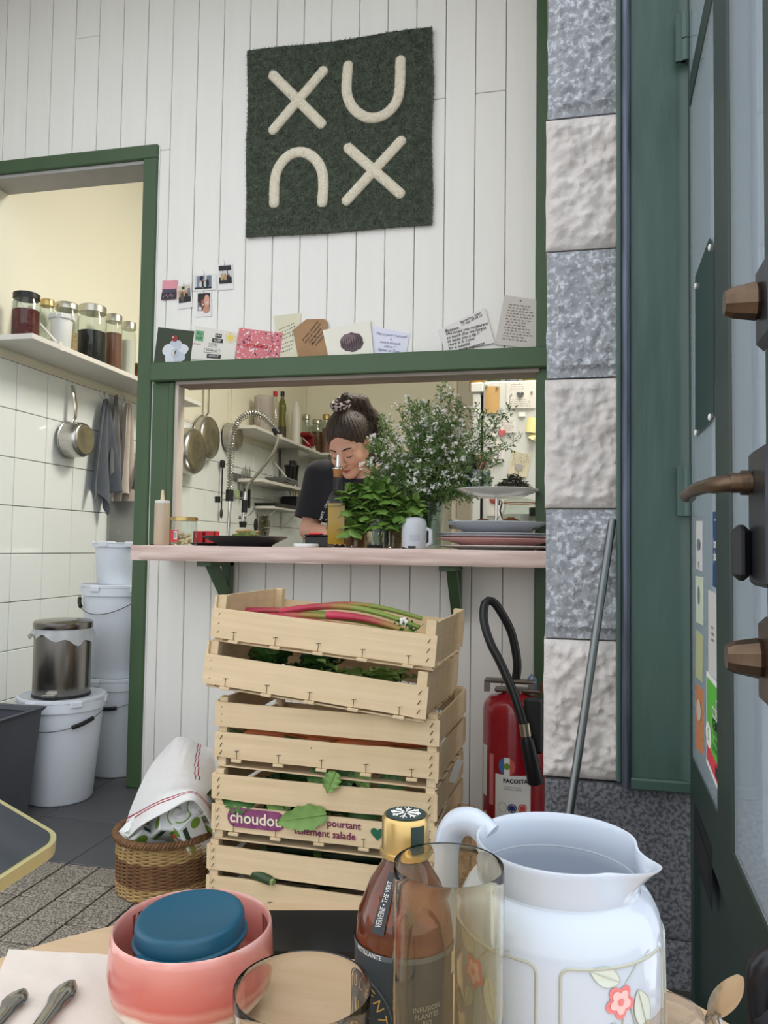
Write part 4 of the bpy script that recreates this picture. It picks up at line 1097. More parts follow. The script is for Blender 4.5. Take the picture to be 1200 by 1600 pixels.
# basil in a glass of water
YBa = 2.40
t = thing('basil_bunch', 'leafy bunch of fresh green basil standing in a glass', 'herb', cpos(590, YBa))
r = cm(19, YBa); hg = ch(590, 812, YBa)
gl = thing('water_glass', 'clear glass of water holding the basil on the counter', 'glass', cpos(590, YBa))
b = MB(); b.lathe([(0, .001), (r * .92, .001), (r, .008), (r * 1.02, hg), (r * .97, hg), (r * .95, .010), (0, .010)], 32); b.build('tumbler', thin_glass('counter_glass', (238, 244, 242), 1.2), gl)
b = MB(); b.lathe([(0, .011), (r * .93, .011), (r * .95, hg * .6), (0, hg * .6)], 32); b.build('water', thin_glass('still_water', (226, 234, 230), .8), gl)
m_basil = M('basil_leaf', (130, 160, 80), .3, var=.5, vscale=30, rgb2=(70, 110, 46), rnd=.5, sss=.0)
m_stem = M('herb_stem', (110, 140, 60), .6)
def leaf_mesh(L, W, bend, fold, cup=.0, nu=6, nv=9):
    b = MB()
    def fn(u, v):
        a = (u - .5) * 2; wv = W * (math.sin(pi * min(1, .02 + .98 * v ** .8)) ** .6) * (1 - .12 * v)
        x = a * wv; y = v * L
        z = -bend * L * v * v + fold * abs(x) - cup * (x / W) ** 2 * L * .5 + .05 * W * math.sin(v * 16) * abs(a)
        return (x, y, z)
    b.grid(fn, nu, nv)
    b.tube([(0, q * L / 6, -bend * L * (q / 6) ** 2 - .0008) for q in range(7)], .0006, 4, caps=False)
    return b.mesh('leaf', m_basil)
leafs = [leaf_mesh(.046, .019, .30, .30, .55), leaf_mesh(.040, .018, .50, .25, .7), leaf_mesh(.052, .021, .2, .2, .6), leaf_mesh(.030, .011, .1, .5, .2)]
bs = MB()
cen = [(545, 795), (560, 770), (585, 765), (600, 760), (615, 775), (632, 790), (575, 800), (610, 810), (550, 820), (596, 790), (560, 812), (622, 812), (537, 790), (640, 800), (532, 808), (568, 785), (605, 775), (628, 800), (585, 815), (545, 770), (612, 790), (575, 760), (648, 785)]
base0 = cpos(590, YBa)
for ci, (cx, cy) in enumerate(cen):
    dy = random.uniform(-.035, .04)
    c = onY(cx, cy, YBa + dy) - base0
    bs.tube(resample([(random.uniform(-.012, .012), random.uniform(-.012, .012), .015), (c.x * .25, c.y * .25, hg * .9), (c.x * .7, c.y * .7, max(hg * 1.05, c.z * .7)), (c.x, c.y, c.z)], 10), .0016, 6)
    for k in range(13):
        az = k * 2.4 + ci; tier = k // 5
        tilt = [-.25, .35, .95][tier] + random.uniform(-.25, .25)
        me = leafs[(k + ci) % 3 if tier < 2 else 3]
        pos = (c.x + .006 * math.cos(az), c.y + .006 * math.sin(az), c.z + .008 * tier - .01)
        o = ob('leaf', me, t, pos, (tilt, random.uniform(-.3, .3), az)); s = random.uniform(.9, 1.25); o.scale = (s, s, s)
bs.build('stems', m_stem, t)

# small grey grinder with a handle loop
YG = 2.38; r = cm(20, YG); h = ch(647, 808, YG)
t = thing('grey_grinder', 'pale grey rounded grinder with a small side handle', 'grinder', cpos(647, YG))
b = MB(); b.lathe([(0, .003), (r * .92, .003), (r * .95, .01), (r * .97, h * .55), (r * .94, h * .8), (r * .8, h * .94), (r * .5, h * .995), (0, h)], 36); b.build('body', M('pale_grey_plastic', (196, 200, 206), .35), t)
b = MB(); b.tube([(r * .8, 0, h * .66), (r * 1.28, -.004, h * .58), (r * 1.32, -.004, h * .2), (r * .9, 0, h * .08)], [.006, .007, .008, .007], 10); b.build('handle', MATS['pale_grey_plastic'], t)
b = MB(); b.box(-.012, .012, -r * .985, -r * .93, .001, .009); b.box(-r * .8, -r * .5, -r * .7, -r * .6, 0, .006); b.build('feet', m_blk, t)
b = MB(); b.lathe([(r * .985, h * .26), (r * .985, h * .44)], 8, a0=-1.75, a1=-.95); b.build('badge', M('badge_grey', (178, 184, 194), .4), t)

# ------------------------------------------------------------------ white umbel flowers in a ribbed jar
YW = 2.52; fb = cpos(668, YW)
vj = thing('flower_jar', 'ribbed clear jar holding the tall white wild flowers', 'jar', fb)
r = cm(25, YW); hj = ch(668, 786, YW)
b = MB(); b.lathe([(0, .001), (r * .85, .001), (r * .9, .01), (r * .9, hj * .7), (r, hj * .8), (r * 1.02, hj), (r * .98, hj), (r * .86, hj * .7), (r * .84, .012), (0, .012)], 40, fn=lambda p, a: (p[0] * (1 + .02 * math.cos(a * 14)), p[1] * (1 + .02 * math.cos(a * 14)), p[2])); b.build('glass', thin_glass('ribbed_glass', (230, 238, 236), 1.6), vj)
bq = thing('flower_bunch', 'big airy bunch of tiny white umbel flowers with feathery leaves', 'flowers', fb)
stems = MB(); fol = MB(); fol_r = random.Random(5); blo = MB()
def tri_leaf(bm, c, d, s):
    d = d.normalized(); a = Vector((fol_r.uniform(-1, 1), fol_r.uniform(-1, 1), fol_r.uniform(-1, 1))); n = d.cross(a)
    if n.length < 1e-3: return
    n = n.normalized() * s * .22
    bm.add([c, c + d * s * .5 + n, c + d * s, c + d * s * .5 - n], [(0, 1, 2, 3)])
def floret(bm, c, s):
    n = Vector((fol_r.gauss(0, .5), fol_r.gauss(-.6, .5), fol_r.gauss(.6, .5))).normalized()
    a = n.orthogonal().normalized(); b2 = n.cross(a); ph = fol_r.uniform(0, 2)
    for k in range(5):
        an = ph + k * 2 * pi / 5; d = a * math.cos(an) + b2 * math.sin(an); e = a * -math.sin(an) + b2 * math.cos(an)
        bm.add([c, c + d * s * .6 - e * s * .3 + n * s * .1, c + d * s, c + d * s * .6 + e * s * .3 + n * s * .1], [(0, 1, 2, 3)])
tips = []
for k in range(125):
    # tips fill the outline of the bunch: pixel ellipse (685, 700) half axes (105, 92), denser low in the middle
    while True:
        tx, ty = fol_r.uniform(578, 806), fol_r.uniform(612, 775)
        e = ((tx - 680) / 108) ** 2 + ((ty - 712) / 88) ** 2
        if e < 1: break
    tips.append((tx, ty))
tips += [(691, 606), (640, 632), (600, 660), (796, 642), (803, 690), (588, 700), (578, 735), (600, 742), (740, 640), (770, 660), (705, 622), (655, 640), (785, 655)]
for (tx, ty) in tips:
    dy = fol_r.uniform(-.10, .10)
    tip = onY(tx, ty, YW + dy) - fb
    mid = Vector((tip.x * .35, tip.y * .4, hj * 1.0 + (tip.z - hj) * .38)); st = Vector((fol_r.uniform(-.012, .012), fol_r.uniform(-.012, .012), .015)); nk = Vector((tip.x * .08, tip.y * .08, hj * .95))
    P = resample([st, nk, mid, tip], 12); stems.tube(P, [.0016 - .0009 * i / 11 for i in range(12)], 5, caps=False)
    for j in range(5, 12):                       # feathery foliage along the stem
        for q in range(7):
            d = Vector((fol_r.gauss(0, 1), fol_r.gauss(0, 1), fol_r.gauss(.4, 1))).normalized(); L = fol_r.uniform(.012, .034)
            e = P[j] + d * L
            stems.tube([P[j], e], .0005, 3, caps=False)
            for w_ in range(4): tri_leaf(fol, P[j] + d * L * (.4 + .2 * w_), (d + Vector((fol_r.gauss(0, .8), fol_r.gauss(0, .8), fol_r.gauss(0, .8)))), fol_r.uniform(.007, .015))
    nu_ = fol_r.choice((3, 4, 5)) if ty < 760 else 2
    for u in range(nu_):                         # an umbel: rays, each carrying florets
        src = P[fol_r.randint(8, 11)]
        d = Vector((fol_r.gauss(0, .8), fol_r.gauss(-.1, .8), fol_r.gauss(.7, .5))).normalized(); hub = src + d * fol_r.uniform(.012, .045)
        stems.tube([src, hub], .0007, 3, caps=False)
        for q in range(fol_r.randint(5, 8)):
            dd = (d + Vector((fol_r.gauss(0, .6), fol_r.gauss(0, .6), fol_r.gauss(0, .4)))).normalized(); e = hub + dd * fol_r.uniform(.007, .014)
            stems.tube([hub, e], .0004, 3, caps=False)
            for w_ in range(2): floret(blo, e + Vector((fol_r.gauss(0, .0018), fol_r.gauss(0, .0018), fol_r.gauss(0, .0018))), fol_r.uniform(.0026, .0046))
tag(stems.build('stems', M('flower_stem', (92, 118, 58), .6), bq), kind='stuff')
tag(fol.build('foliage', M('feathery_green', (112, 136, 78), .6, rgb2=(70, 98, 52), var=.8, vscale=14), bq), kind='stuff')
tag(blo.build('blossoms', M('white_petal', (232, 230, 224), .7), bq), kind='stuff')

# ------------------------------------------------------------------ stacked plates, tiered stand and what lies on it
YK = 2.50; xk = 775; PK = cpos(xk, YK)
def plate(name, label, z, R_, hgt_, mat, group, dx=0.0, dy=0.0, foot=.6, cat='plate'):
    t = thing(name, label, cat, (PK.x + dx, PK.y + dy, z), 0, group)
    b = MB(); b.lathe([(0, .0), (R_ * foot, .0), (R_ * foot * 1.03, .003), (R_ * .97, hgt_ - .004), (R_, hgt_ - .002), (R_ * .985, hgt_), (R_ * (foot + .02), .006), (0, .005)], 56); b.build('dish', mat, t)
    return t
m_pwhite = M('white_ceramic', (222, 222, 216), .25, coat=.3); m_ppink = M('pink_ceramic', (224, 166, 162), .3, coat=.3); m_pgrey = M('grey_ceramic', (192, 195, 200), .3, coat=.3)
Rk = .105 * 1.0
R0 = cm(105, YK, xk) * .93
plate('dinner_plate', 'off-white plate lowest in the stack beside the pillar', ZT, R0, .014, m_pwhite, 'stacked plates')
plate('dinner_plate', 'pink plate in the stack on the counter', ZT + .0145, R0 * .985, .022, m_ppink, 'stacked plates', .004)
plate('dinner_plate', 'lower grey plate of the stack, right over the pink one', ZT + .030, R0 * .96, .016, m_pgrey, 'stacked plates', .003)
plate('dinner_plate', 'upper grey plate of the stack, under the tiered stand', ZT + .037, R0 * .955, .016, m_pgrey, 'stacked plates', .002)
zs0 = ZT + .0555
st = thing('tiered_stand', 'two-tier grey serving stand with a thin steel rod', 'cake stand', (PK.x, PK.y, zs0))
R1 = cm(80, YK, xk)
b = MB(); b.lathe([(0, 0), (R1 * .62, 0), (R1 * .98, .030), (R1, .032), (R1 * .98, .034), (R1 * .6, .008), (0, .007)], 48); b.build('lower_tray', m_pgrey, st)
zu = onY(773, 777, YK).z - zs0; R2 = cm(67, YK, xk)
b = MB(); b.lathe([(.006, zu), (R2 * .62, zu), (R2 * .98, zu + .021), (R2, zu + .023), (R2 * .98, zu + .025), (R2 * .6, zu + .007), (.006, zu + .006)], 48); b.build('upper_tray', m_pwhite, st)
b = MB(); b.cyl(.0045, .007, zu + .03, 12); b.ball((0, 0, zu + .034), .007, 12, 8); b.build('rod', m_chrome, st)
zup = zs0 + zu + .0068
def upos(x, Y): q = onY(x, 770, Y); return Vector((q.x, Y, zup))
# spoon jar
P = upos(748, YK - .02)
sj = thing('spoon_jar', 'glass jar full of spoons on the upper tray', 'jar', P)
hj2 = onY(748, 736, YK).z - zup; r = cm(20, YK)
b = MB(); b.lathe([(0, .001), (r * .95, .001), (r, .006), (r, hj2 * .7), (r * .88, hj2 * .8), (r * .9, hj2), (r * .85, hj2), (r * .84, hj2 * .8), (r * .94, .006), (0, .006)], 28); b.build('glass', thin_glass('spoon_glass', (220, 228, 228), 1.4), sj)
def spoon(name, label, base, tilt, az, L, mat, group, head=(.016, .005, .026), cat='spoon'):
    t = thing(name, label, cat, base, rot=(tilt, 0, az), group=group)
    b = MB(); b.tube([(0, 0, 0), (0, .001, L * .5), (0, 0, L - .02)], [.004, .0025, .003], 8, flat=.5); b.build('handle', mat, t)
    b = MB()
    b.grid(lambda u, v: (math.sin(pi * v) ** .6 * head[0] * (2 * u - 1), .006 * (1 - (2 * u - 1) ** 2) * math.sin(pi * v), L - .022 + v * head[2] * 2), 8, 10, thick=.001); b.build('bowl', mat, t)
    return t
m_spoon = M('spoon_steel', (190, 182, 170), .22, metal=1); m_dspoon = M('dark_spoon', (70, 66, 64), .3, metal=.9)
sp_l = ['left spoon with bronze sheen in the jar', 'front silver spoon low in the jar', 'black spoon at the back of the jar', 'broad bronze spoon in the middle of the jar', 'dark spoon leaning right in the jar', 'second spoon from the right in the jar']
for k in range(6):
    spoon('spoon', sp_l[k], P + Vector((.008 * math.cos(k), .008 * math.sin(k), .009)), .16 * math.sin(k * 2.1), k * 1.1, hj2 * [1.28, 1.12, 1.4, 1.36, 1.3, 1.25][k] - .008, [M('bronze_spoon', (186, 158, 132), .25, metal=1), m_spoon, m_dspoon, MATS['bronze_spoon'], m_dspoon, m_spoon][k], 'spoons in the jar')
# heap of dried herbs
P = upos(802, YK - .01)
hb = thing('dried_herbs', 'dark tangled heap of dried herbs on the upper tray', 'herbs', P)
hm = MB(); R7 = random.Random(11)
for k in range(650):
    a = R7.uniform(0, 2 * pi); rr = math.sqrt(R7.random()) * .055; zz = R7.uniform(0, 1) * max(0, 1 - (rr / .062) ** 2) * .062 + .003
    c = Vector((rr * math.cos(a), rr * .75 * math.sin(a), zz)); d = Vector((R7.gauss(0, 1), R7.gauss(0, 1), R7.gauss(0, .5))).normalized() * R7.uniform(.008, .02)
    e1 = c + d; e0 = c - d; e0.z = max(e0.z, .002); e1.z = max(e1.z, .002)
    hm.tube([e0, c + Vector((0, 0, .003)), e1], [.0006, .0014, .0004], 4, caps=False)
tag(hm.build('sprigs', M('dried_dark_herb', (64, 62, 48), .9, var=.9, vscale=40, rgb2=(34, 32, 28)), hb), kind='stuff')
# on the lower tray
zl = zs0 + .0085
def lpos(x, Y): q = onY(x, 820, Y); return Vector((q.x, Y, zl))
m_crust = M('brown_crust', (126, 78, 44), .6, var=.7, vscale=25, rgb2=(80, 44, 24), bump=.5, bscale=60)
def pastry(label, x, L, hh, az):
    t = thing('pastry', label, 'pastry', lpos(x, YK - .01) + Vector((0, 0, hh * .9)), az, 'pastries on the lower tray')
    pts = [(-L * .5 + L * k / 8, .012 * math.sin(pi * k / 8), 0) for k in range(9)]
    b = MB(); b.tube(pts, [hh * (.25 + .75 * math.sin(pi * (k + .4) / 8.8)) * (1 + .08 * (k % 2)) for k in range(9)], 14); b.build('crumb', m_crust, t)
pastry('long brown croissant left of the rod on the lower tray', 755, .085, .019, .1)
pastry('round brown bun right of the rod on the lower tray', 797, .07, .022, -.2)
t = jar('small_jar', 'low jar of mixed nuts at the left of the lower tray', lpos(716, YK + .0), cm(15, YK), .032, M('mixed_nuts', (150, 118, 88), .9, var=1, vscale=60, rgb2=(214, 204, 190)), .7, m_silver, neck=.97)
t = thing('wrapped_loaf', 'dark cloth wrapped bundle at the right of the lower tray', 'bundle', lpos(822, YK - .02))
b = MB(); b.grid(lambda u, v: ((u - .5) * .075, (v - .5) * .06, .022 * math.sin(pi * u) * math.sin(pi * v) + .004), 12, 10, thick=.002); b.build('cloth', M('grey_cloth', (110, 112, 116), .9), t)
# clip jar and black-lidded jar standing behind the stack
P = cpos(812, 2.70)
cj = thing('clip_jar', 'large clip-top jar of white flour behind the tiered stand', 'jar', P)
hh = ch(812, 778, 2.70); r = cm(26, 2.70)
b = MB(); b.lathe([(0, .001), (r * .95, .001), (r, .008), (r, hh * .72), (r * .9, hh * .82), (r * .9, hh * .88)], 28); b.build('glass', m_jarglass, cj)
b = MB(); b.lathe([(0, .005), (r * .92, .005), (r * .93, hh * .68), (0, hh * .69)], 28); b.build('flour', f_white, cj)
b = MB(); b.lathe([(r * .95, hh * .885), (r * .95, hh * .905)], 28); b.build('rubber_seal', M('orange_rubber', (176, 108, 76), .7), cj)
b = MB(); b.lathe([(r * .93, hh * .905), (r * .93, hh * .94), (r * .7, hh * .98), (0, hh * .99)], 28); b.build('lid', m_jarglass, cj)
for s in (-1, 1):
    b = MB(); b.tube([(s * r * 1.0, 0, hh * .6), (s * r * 1.12, -.01, hh * .75), (s * r * 1.02, 0, hh * .92), (s * r * 1.15, 0, hh * .97), (s * r * 1.2, 0, hh * .86)], .0028, 6)
    b.build('wire_clip', M('dark_wire', (60, 60, 60), .4, metal=.8), cj)
t = jar('spice_jar', 'small glass jar with black lid between stand and pillar', cpos(842, 2.66), cm(14, 2.66), ch(842, 793, 2.66), M('pale_salt', (206, 202, 186), .9), .5, m_blk, neck=.95, lidh=.2)

# ------------------------------------------------------------------ the cook
YH = 2.88
m_skin = M('skin', (202, 158, 136), .5, var=.25, vscale=8, rgb2=(188, 138, 116), sss=.12)
m_hair = M('dark_brown_hair', (64, 48, 40), .5, var=.9, vscale=30, rgb2=(22, 16, 14), stretch=(5, 5, .7), bump=.8, bscale=60, bdist=.004)
m_shirt = M('navy_black_cotton', (22, 23, 30), .9, var=.3, vscale=10, rgb2=(14, 14, 20), bump=.3, bscale=30, bdist=.006, sheen=.1)
hc = onY(544, 690, YH)                      # centre of the head
cook = thing('person', 'person in a black t-shirt with tied-up dark hair looking down', 'person', (hc.x + .03, 3.05, 0))
O = Vector((hc.x + .03, 3.05, 0))
W = lambda x, y, Y: np.array(onY(x, y, Y) - O, np.float32)
HC = np.array(hc - O, np.float32)
th, yw = math.radians(36), math.radians(-10)
Rh = np.array((Euler((0, 0, yw)).to_matrix() @ Euler((th, 0, 0)).to_matrix() @ Euler((0, math.radians(-4), 0)).to_matrix()), np.float32)
def hl(p): return (p - HC) @ Rh            # world -> head local
def hw(q): return HC + Rh @ np.array(q, np.float32)
SH_L, SH_R = W(500, 744, 2.99), W(634, 748, 2.99)
EL_L, EL_R = W(484, 829, 2.97), W(648, 829, 2.95)
WR_L, WR_R = W(528, 838, 2.79), W(592, 838, 2.78)
NB = W(566, 742, 2.985)
HIP = np.array((0, .13, .80), np.float32)
def head_sdf(p):
    q = hl(p); s = 1.0
    d = s_ell(q, (0, .012, .022), (.073, .092, .086))
    d = smin(d, s_ell(q, (0, -.030, -.040), (.059, .058, .072)), .03)
    for sx in (-1, 1):
        d = smin(d, s_cap(q, (sx * .052, .0, -.055), (sx * .012, -.068, -.104), .020, .018), .02)
        d = smin(d, s_ell(q, (sx * .036, -.058, -.045), (.024, .026, .026)), .02)
        d = smin(d, s_cap(q, (sx * .012, -.083, .004), (sx * .042, -.07, .004), .010, .010), .012)
    for sx in (-1, 1):
        d = -smin(-d, s_ell(q, (sx * .031, -.098, -.016), (.017, .016, .010)), .010)
        d = smin(d, s_ell(q, (sx * .031, -.074, -.017), (.0145, .0125, .0115)), .004)
        d = smin(d, s_ell(q, (sx * .077, .012, -.022), (.008, .018, .030)), .006)
    d = smin(d, s_cap(q, (0, -.086, -.006), (0, -.108, -.044), .0065, .0105), .009)
    for sx in (-1, 1): d = smin(d, s_ell(q, (sx * .0105, -.100, -.048), (.008, .010, .007)), .005)
    d = smin(d, s_ell(q, (0, -.087, -.073), (.022, .010, .0062)), .004)
    d = smin(d, s_ell(q, (0, -.084, -.084), (.019, .010, .0068)), .004)
    d = smin(d, s_ell(q, (0, -.074, -.108), (.018, .014, .014)), .015)
    return d
def hand_sdf(p, wr, dirx, side):
    """palm, four fingers and thumb, curled on the counter; dirx: unit vector towards the fingertips"""
    f = np.array(dirx, np.float32); f /= np.linalg.norm(f); upv = np.array((0, 0, 1), np.float32); s = np.cross(f, upv) * side
    P = lambda a, b, c: wr + f * a + s * b + upv * c
    d = smin(s_cap(p, P(.0, -.012, 0), P(.055, -.022, .008), .021, .017), s_cap(p, P(0, .012, 0), P(.055, .020, .006), .020, .016), .02)
    for i, (o, L) in enumerate(((-.028, .060), (-.010, .070), (.009, .066), (.026, .052))):
        k = P(.060, o, .010); m_ = P(.060 + L * .5, o * 1.1, .004); e = P(.060 + L * .78, o * 1.05, -.016)
        d = smin(d, np.minimum(s_cap(p, k, m_, .0092, .0085), s_cap(p, m_, e, .0085, .0072)), .006)
    tb0 = P(.018, -.030, .0); tb1 = P(.05, -.052, -.004); tb2 = P(.078, -.048, -.012)
    return smin(d, np.minimum(s_cap(p, tb0, tb1, .011, .0095), s_cap(p, tb1, tb2, .0095, .008)), .01)
def torso_sdf(p, g=0.0):
    ch_ = (SH_L + SH_R) / 2
    d = smin(s_ell(p, ch_ + np.array((0, .0, -.12)), (.155 + g, .105 + g, .17 + g)), s_ell(p, HIP + np.array((0, -.03, .06)), (.15 + g, .11 + g, .16 + g)), .08)
    d = smin(d, s_cap(p, SH_L + (.02, 0, -.01), SH_R + (-.02, 0, -.01), .052 + g, .052 + g), .07)
    return d
def body_sdf(p):
    d = torso_sdf(p)
    d = smin(d, s_cap(p, NB + (0, .015, -.03), hw((0, .028, -.05)), .056, .050), .035)
    d = smin(d, head_sdf(p), .012)
    for (a, b_, c, sd) in ((SH_L, EL_L, WR_L, 1), (SH_R, EL_R, WR_R, -1)):
        d = smin(d, s_cap(p, a, b_, .048, .038), .03)
        d = smin(d, s_cap(p, b_, c, .039, .025), .012)
        f = np.array((.25 * sd, -1, -.12)); d = smin(d, hand_sdf(p, c, f, sd), .012)
    for sx in (-1, 1):
        hp = HIP + (sx * .085, .0, -.02); kn = np.array((sx * .10, .03, .44)); an = np.array((sx * .10, .10, .08)); toe = np.array((sx * .11, -.06, .035))
        d = smin(d, s_cap(p, hp, kn, .088, .058), .05); d = smin(d, s_cap(p, kn, an, .055, .036), .02); d = smin(d, s_cap(p, an + (0, .02, -.04), toe, .034, .030), .03)
    return d
xs = np.arange(-.30, .30, .0058); ys = np.concatenate([np.arange(-.42, -.02, .0050), np.arange(-.02, .34, .012)])
zb = np.concatenate([np.arange(-.01, .78, .03), np.arange(.78, 1.46, .0048)])
sdf_obj('body', body_sdf, xs, ys, zb, m_skin, cook, smooth_iter=2)
def shirt_sdf(p):
    d = torso_sdf(p, .012) - .004 * np.sin(p[:, 2] * 38 + p[:, 0] * 22) * np.clip((1.08 - p[:, 2]) * 6, 0, 1)
    for (a, b_) in ((SH_L, EL_L), (SH_R, EL_R)):
        e = a + (b_ - a) * .86
        d = smin(d, s_cap(p, a, e, .062, .074) , .04)
    for (a, b_) in ((SH_L, EL_L), (SH_R, EL_R)):
        ax = (b_ - a) / np.linalg.norm(b_ - a); e = a + (b_ - a) * .80
        near = np.linalg.norm(p - e, axis=1) < .11
        cut = (p - e) @ ax
        d = np.where(near, np.maximum(d, cut), d)
        d = np.where(near, np.maximum(d, -np.maximum(s_cap(p, a + (b_ - a) * .5, b_ + ax * .05, .052, .064), -(cut + .05))), d)
    d = np.maximum(d, -s_ell(p, NB + (0, -.045, .03), (.085, .085, .062)))
    d = np.maximum(d, .84 - p[:, 2])
    return d
sdf_obj('t_shirt', shirt_sdf, np.arange(-.32, .32, .0062), np.arange(-.22, .34, .0075), np.arange(.82, 1.26, .0062), m_shirt, cook, smooth_iter=1)
def trouser_sdf(p):
    d = s_ell(p, HIP + np.array((0, -.01, .02)), (.165, .125, .12))
    for sx in (-1, 1):
        hp = HIP + (sx * .085, .0, -.02); kn = np.array((sx * .10, .03, .44)); an = np.array((sx * .10, .10, .10))
        d = smin(d, s_cap(p, hp, kn, .100, .070), .05); d = smin(d, s_cap(p, kn, an, .068, .055), .02)
    return np.maximum(d, p[:, 2] - .86)
sdf_obj('trousers', trouser_sdf, np.arange(-.24, .24, .016), np.arange(-.16, .34, .016), np.arange(.04, .92, .018), M('dark_denim', (44, 50, 66), .9), cook)
def hair_sdf(p):
    q = hl(p)
    d = s_ell(q, (0, .022, .034), (.083, .100, .091))
    ang = np.arctan2(q[:, 0], q[:, 1] - .06)
    d = d - .0016 * np.sin(ang * 46) - .001 * np.sin(ang * 83 + q[:, 2] * 40)
    pl = (q - np.array((0, -.064, .046), np.float32)) @ np.array((0, -.80, -.60), np.float32)
    pl2 = (np.abs(q[:, 0]) * -.2) + pl * 1.0
    d = np.maximum(d, pl2)
    d = np.maximum(d, -s_ell(q, (0, -.07, -.05), (.066, .075, .085)))
    d = np.maximum(d, -(q[:, 2] + .085))
    d = smin(d, s_ell(q, (0, .045, .128), (.036, .036, .026)), .012)                                   # pulled up to the tie
    for a, b_, ra, rb in (((.02, .065, .145), (.05, .105, .11), .030, .030), ((.05, .105, .11), (.075, .115, .03), .030, .030), ((.075, .115, .03), (.085, .095, -.06), .030, .024), ((.085, .095, -.06), (.083, .06, -.11), .024, .012),
                          ((-.066, -.0, -.03), (-.068, -.015, -.10), .012, .012), ((-.068, -.015, -.10), (-.058, -.030, -.135), .012, .007), ((.070, .03, -.03), (.066, .02, -.12), .016, .010)):
        d = smin(d, s_cap(q, a, b_, ra, rb) - .002 * np.sin(q[:, 0] * 420) - .0015 * np.sin(q[:, 1] * 510), .016)
    return d
c0 = HC; rr = .20
sdf_obj('hair', hair_sdf, np.arange(c0[0] - rr, c0[0] + rr, .0046), np.arange(c0[1] - rr, c0[1] + rr, .0046), np.arange(c0[2] - rr, c0[2] + rr, .0046), m_hair, cook, smooth_iter=1)
wb = MB(); R9 = random.Random(3)
for k in range(150):        # loose strands round the tie, the nape and the temples
    if k < 60: continue
    if k < 0: a = Vector(hw((R9.uniform(-.03, .06), .06 + R9.uniform(-.02, .04), .14))); L = R9.uniform(.03, .05); d = Vector(Rh @ np.array((R9.gauss(0, .7), R9.gauss(.2, .7), R9.gauss(.6, .5)), np.float32)); g = 0
    elif k < 120: a = Vector(hw((.07 + R9.uniform(-.012, .028), .08 + R9.uniform(-.05, .03), R9.uniform(-.06, .08)))); L = R9.uniform(.05, .09); d = Vector((R9.gauss(.15, .3), R9.gauss(0, .3), -1)); g = -.01
    else: a = Vector(hw((-.068 + R9.uniform(-.01, .012), -.01 + R9.uniform(-.02, .02), R9.uniform(-.09, .0)))); L = R9.uniform(.03, .06); d = Vector((R9.gauss(-.05, .3), R9.gauss(0, .3), -1)); g = -.01
    d.normalize(); wb.tube([a, a + d * L * .5 + Vector((R9.gauss(0, .006), 0, 0)), a + d * L + Vector((R9.gauss(0, .008), 0, g))], [.0011, .0009, .0004], 4, caps=False)
tag(wb.build('loose_strands', m_hair, cook), kind='stuff')
sc = MB()
for k in range(26):
    a = 2 * pi * k / 26; rr = .033
    c = hw((rr * math.cos(a), .048 + rr * math.sin(a), .138 + .006 * (k % 2)))
    sc.ball(tuple(c), (.0125, .0125, .014), 10, 7)
sc.build('hair_tie', M('floral_scrunchie', (206, 196, 190), .9, var=1, vscale=95, rgb2=(52, 34, 52), detail=1, contrast=(.46, .52)), cook)
for sx in (-1, 1):
    fe = MB(); fe.tube([hw((sx * .014, -.094, .008)), hw((sx * .030, -.089, .013)), hw((sx * .047, -.074, .008))], [.0022, .0028, .0014], 6)
    fe.build('eyebrow', M('brow_hair', (44, 30, 24), .8), cook)
for sx in (-1, 1):
    fe = MB(); fe.tube([hw((sx * .019, -.085, -.022)), hw((sx * .031, -.0885, -.0255)), hw((sx * .044, -.080, -.022))], [.0009, .0016, .0009], 6)
    fe.build('eyelashes', MATS['brow_hair'], cook)
fe = MB(); fe.ball(tuple(hw((0, -.0915, -.0745))), .0001, 6, 4)
fe.tube([hw((-.020, -.089, -.078)), hw((-.008, -.0962, -.0755)), hw((0, -.0955, -.0765)), hw((.008, -.0962, -.0755)), hw((.020, -.089, -.078))], [.0012, .0035, .0032, .0035, .0012], 8, flat=.8)
fe.tube([hw((-.018, -.087, -.079)), hw((0, -.0945, -.0855)), hw((.018, -.087, -.079))], [.001, .0042, .001], 8)
fe.build('lips', M('lip', (164, 92, 84), .5), cook)
m_wprint = M('white_print', (220, 220, 222), .8)
for (txt, x, y, rt) in (('ORO', 511, 788, 1.05), ('NATE', 503, 806, 1.25), ('~', 509, 812, .9)):
    q = onY(x, y, 2.855) - O
    lettering(txt, .014, m_wprint, cook, (q.x, q.y, q.z), (pi / 2, -rt, 0))

# ------------------------------------------------------------------ pails and bins by the kitchen doorway
m_pail = M('pail_white', (216, 222, 230), .4, var=.15, vscale=4, rgb2=(202, 208, 216))
q = onY(92, 1250, 2.39)
PB = Vector((q.x, 2.39, 0)); HB = .355
tub('bucket', 'big white pail carrying the steel pedal bin', PB, .137, HB, m_pail, taper=.80, group='white pails', hang=(-2.9, .15, .14, .80))
q = onY(184, 1210, 2.735); PC = Vector((q.x, 2.735, 0))
tub('bucket', 'lower white pail of the stack beside the green jamb', PC, .138, .37, m_pail, taper=.86, group='white pails', hang=(-2.6, -.2, .15, .55))
tub('bucket', 'upper white pail of the stack with pen marks', PC + Vector((-.012, 0, .366)), .138, .355, m_pail, taper=.9, group='white pails', hang=(-2.75, -.5, .17, .16))
tub('bucket', 'small white pail with lid on top of the stack', PC + Vector((-.015, -.005, .717)), .094, .165, m_pail, taper=.88, group='white pails', handle=False)
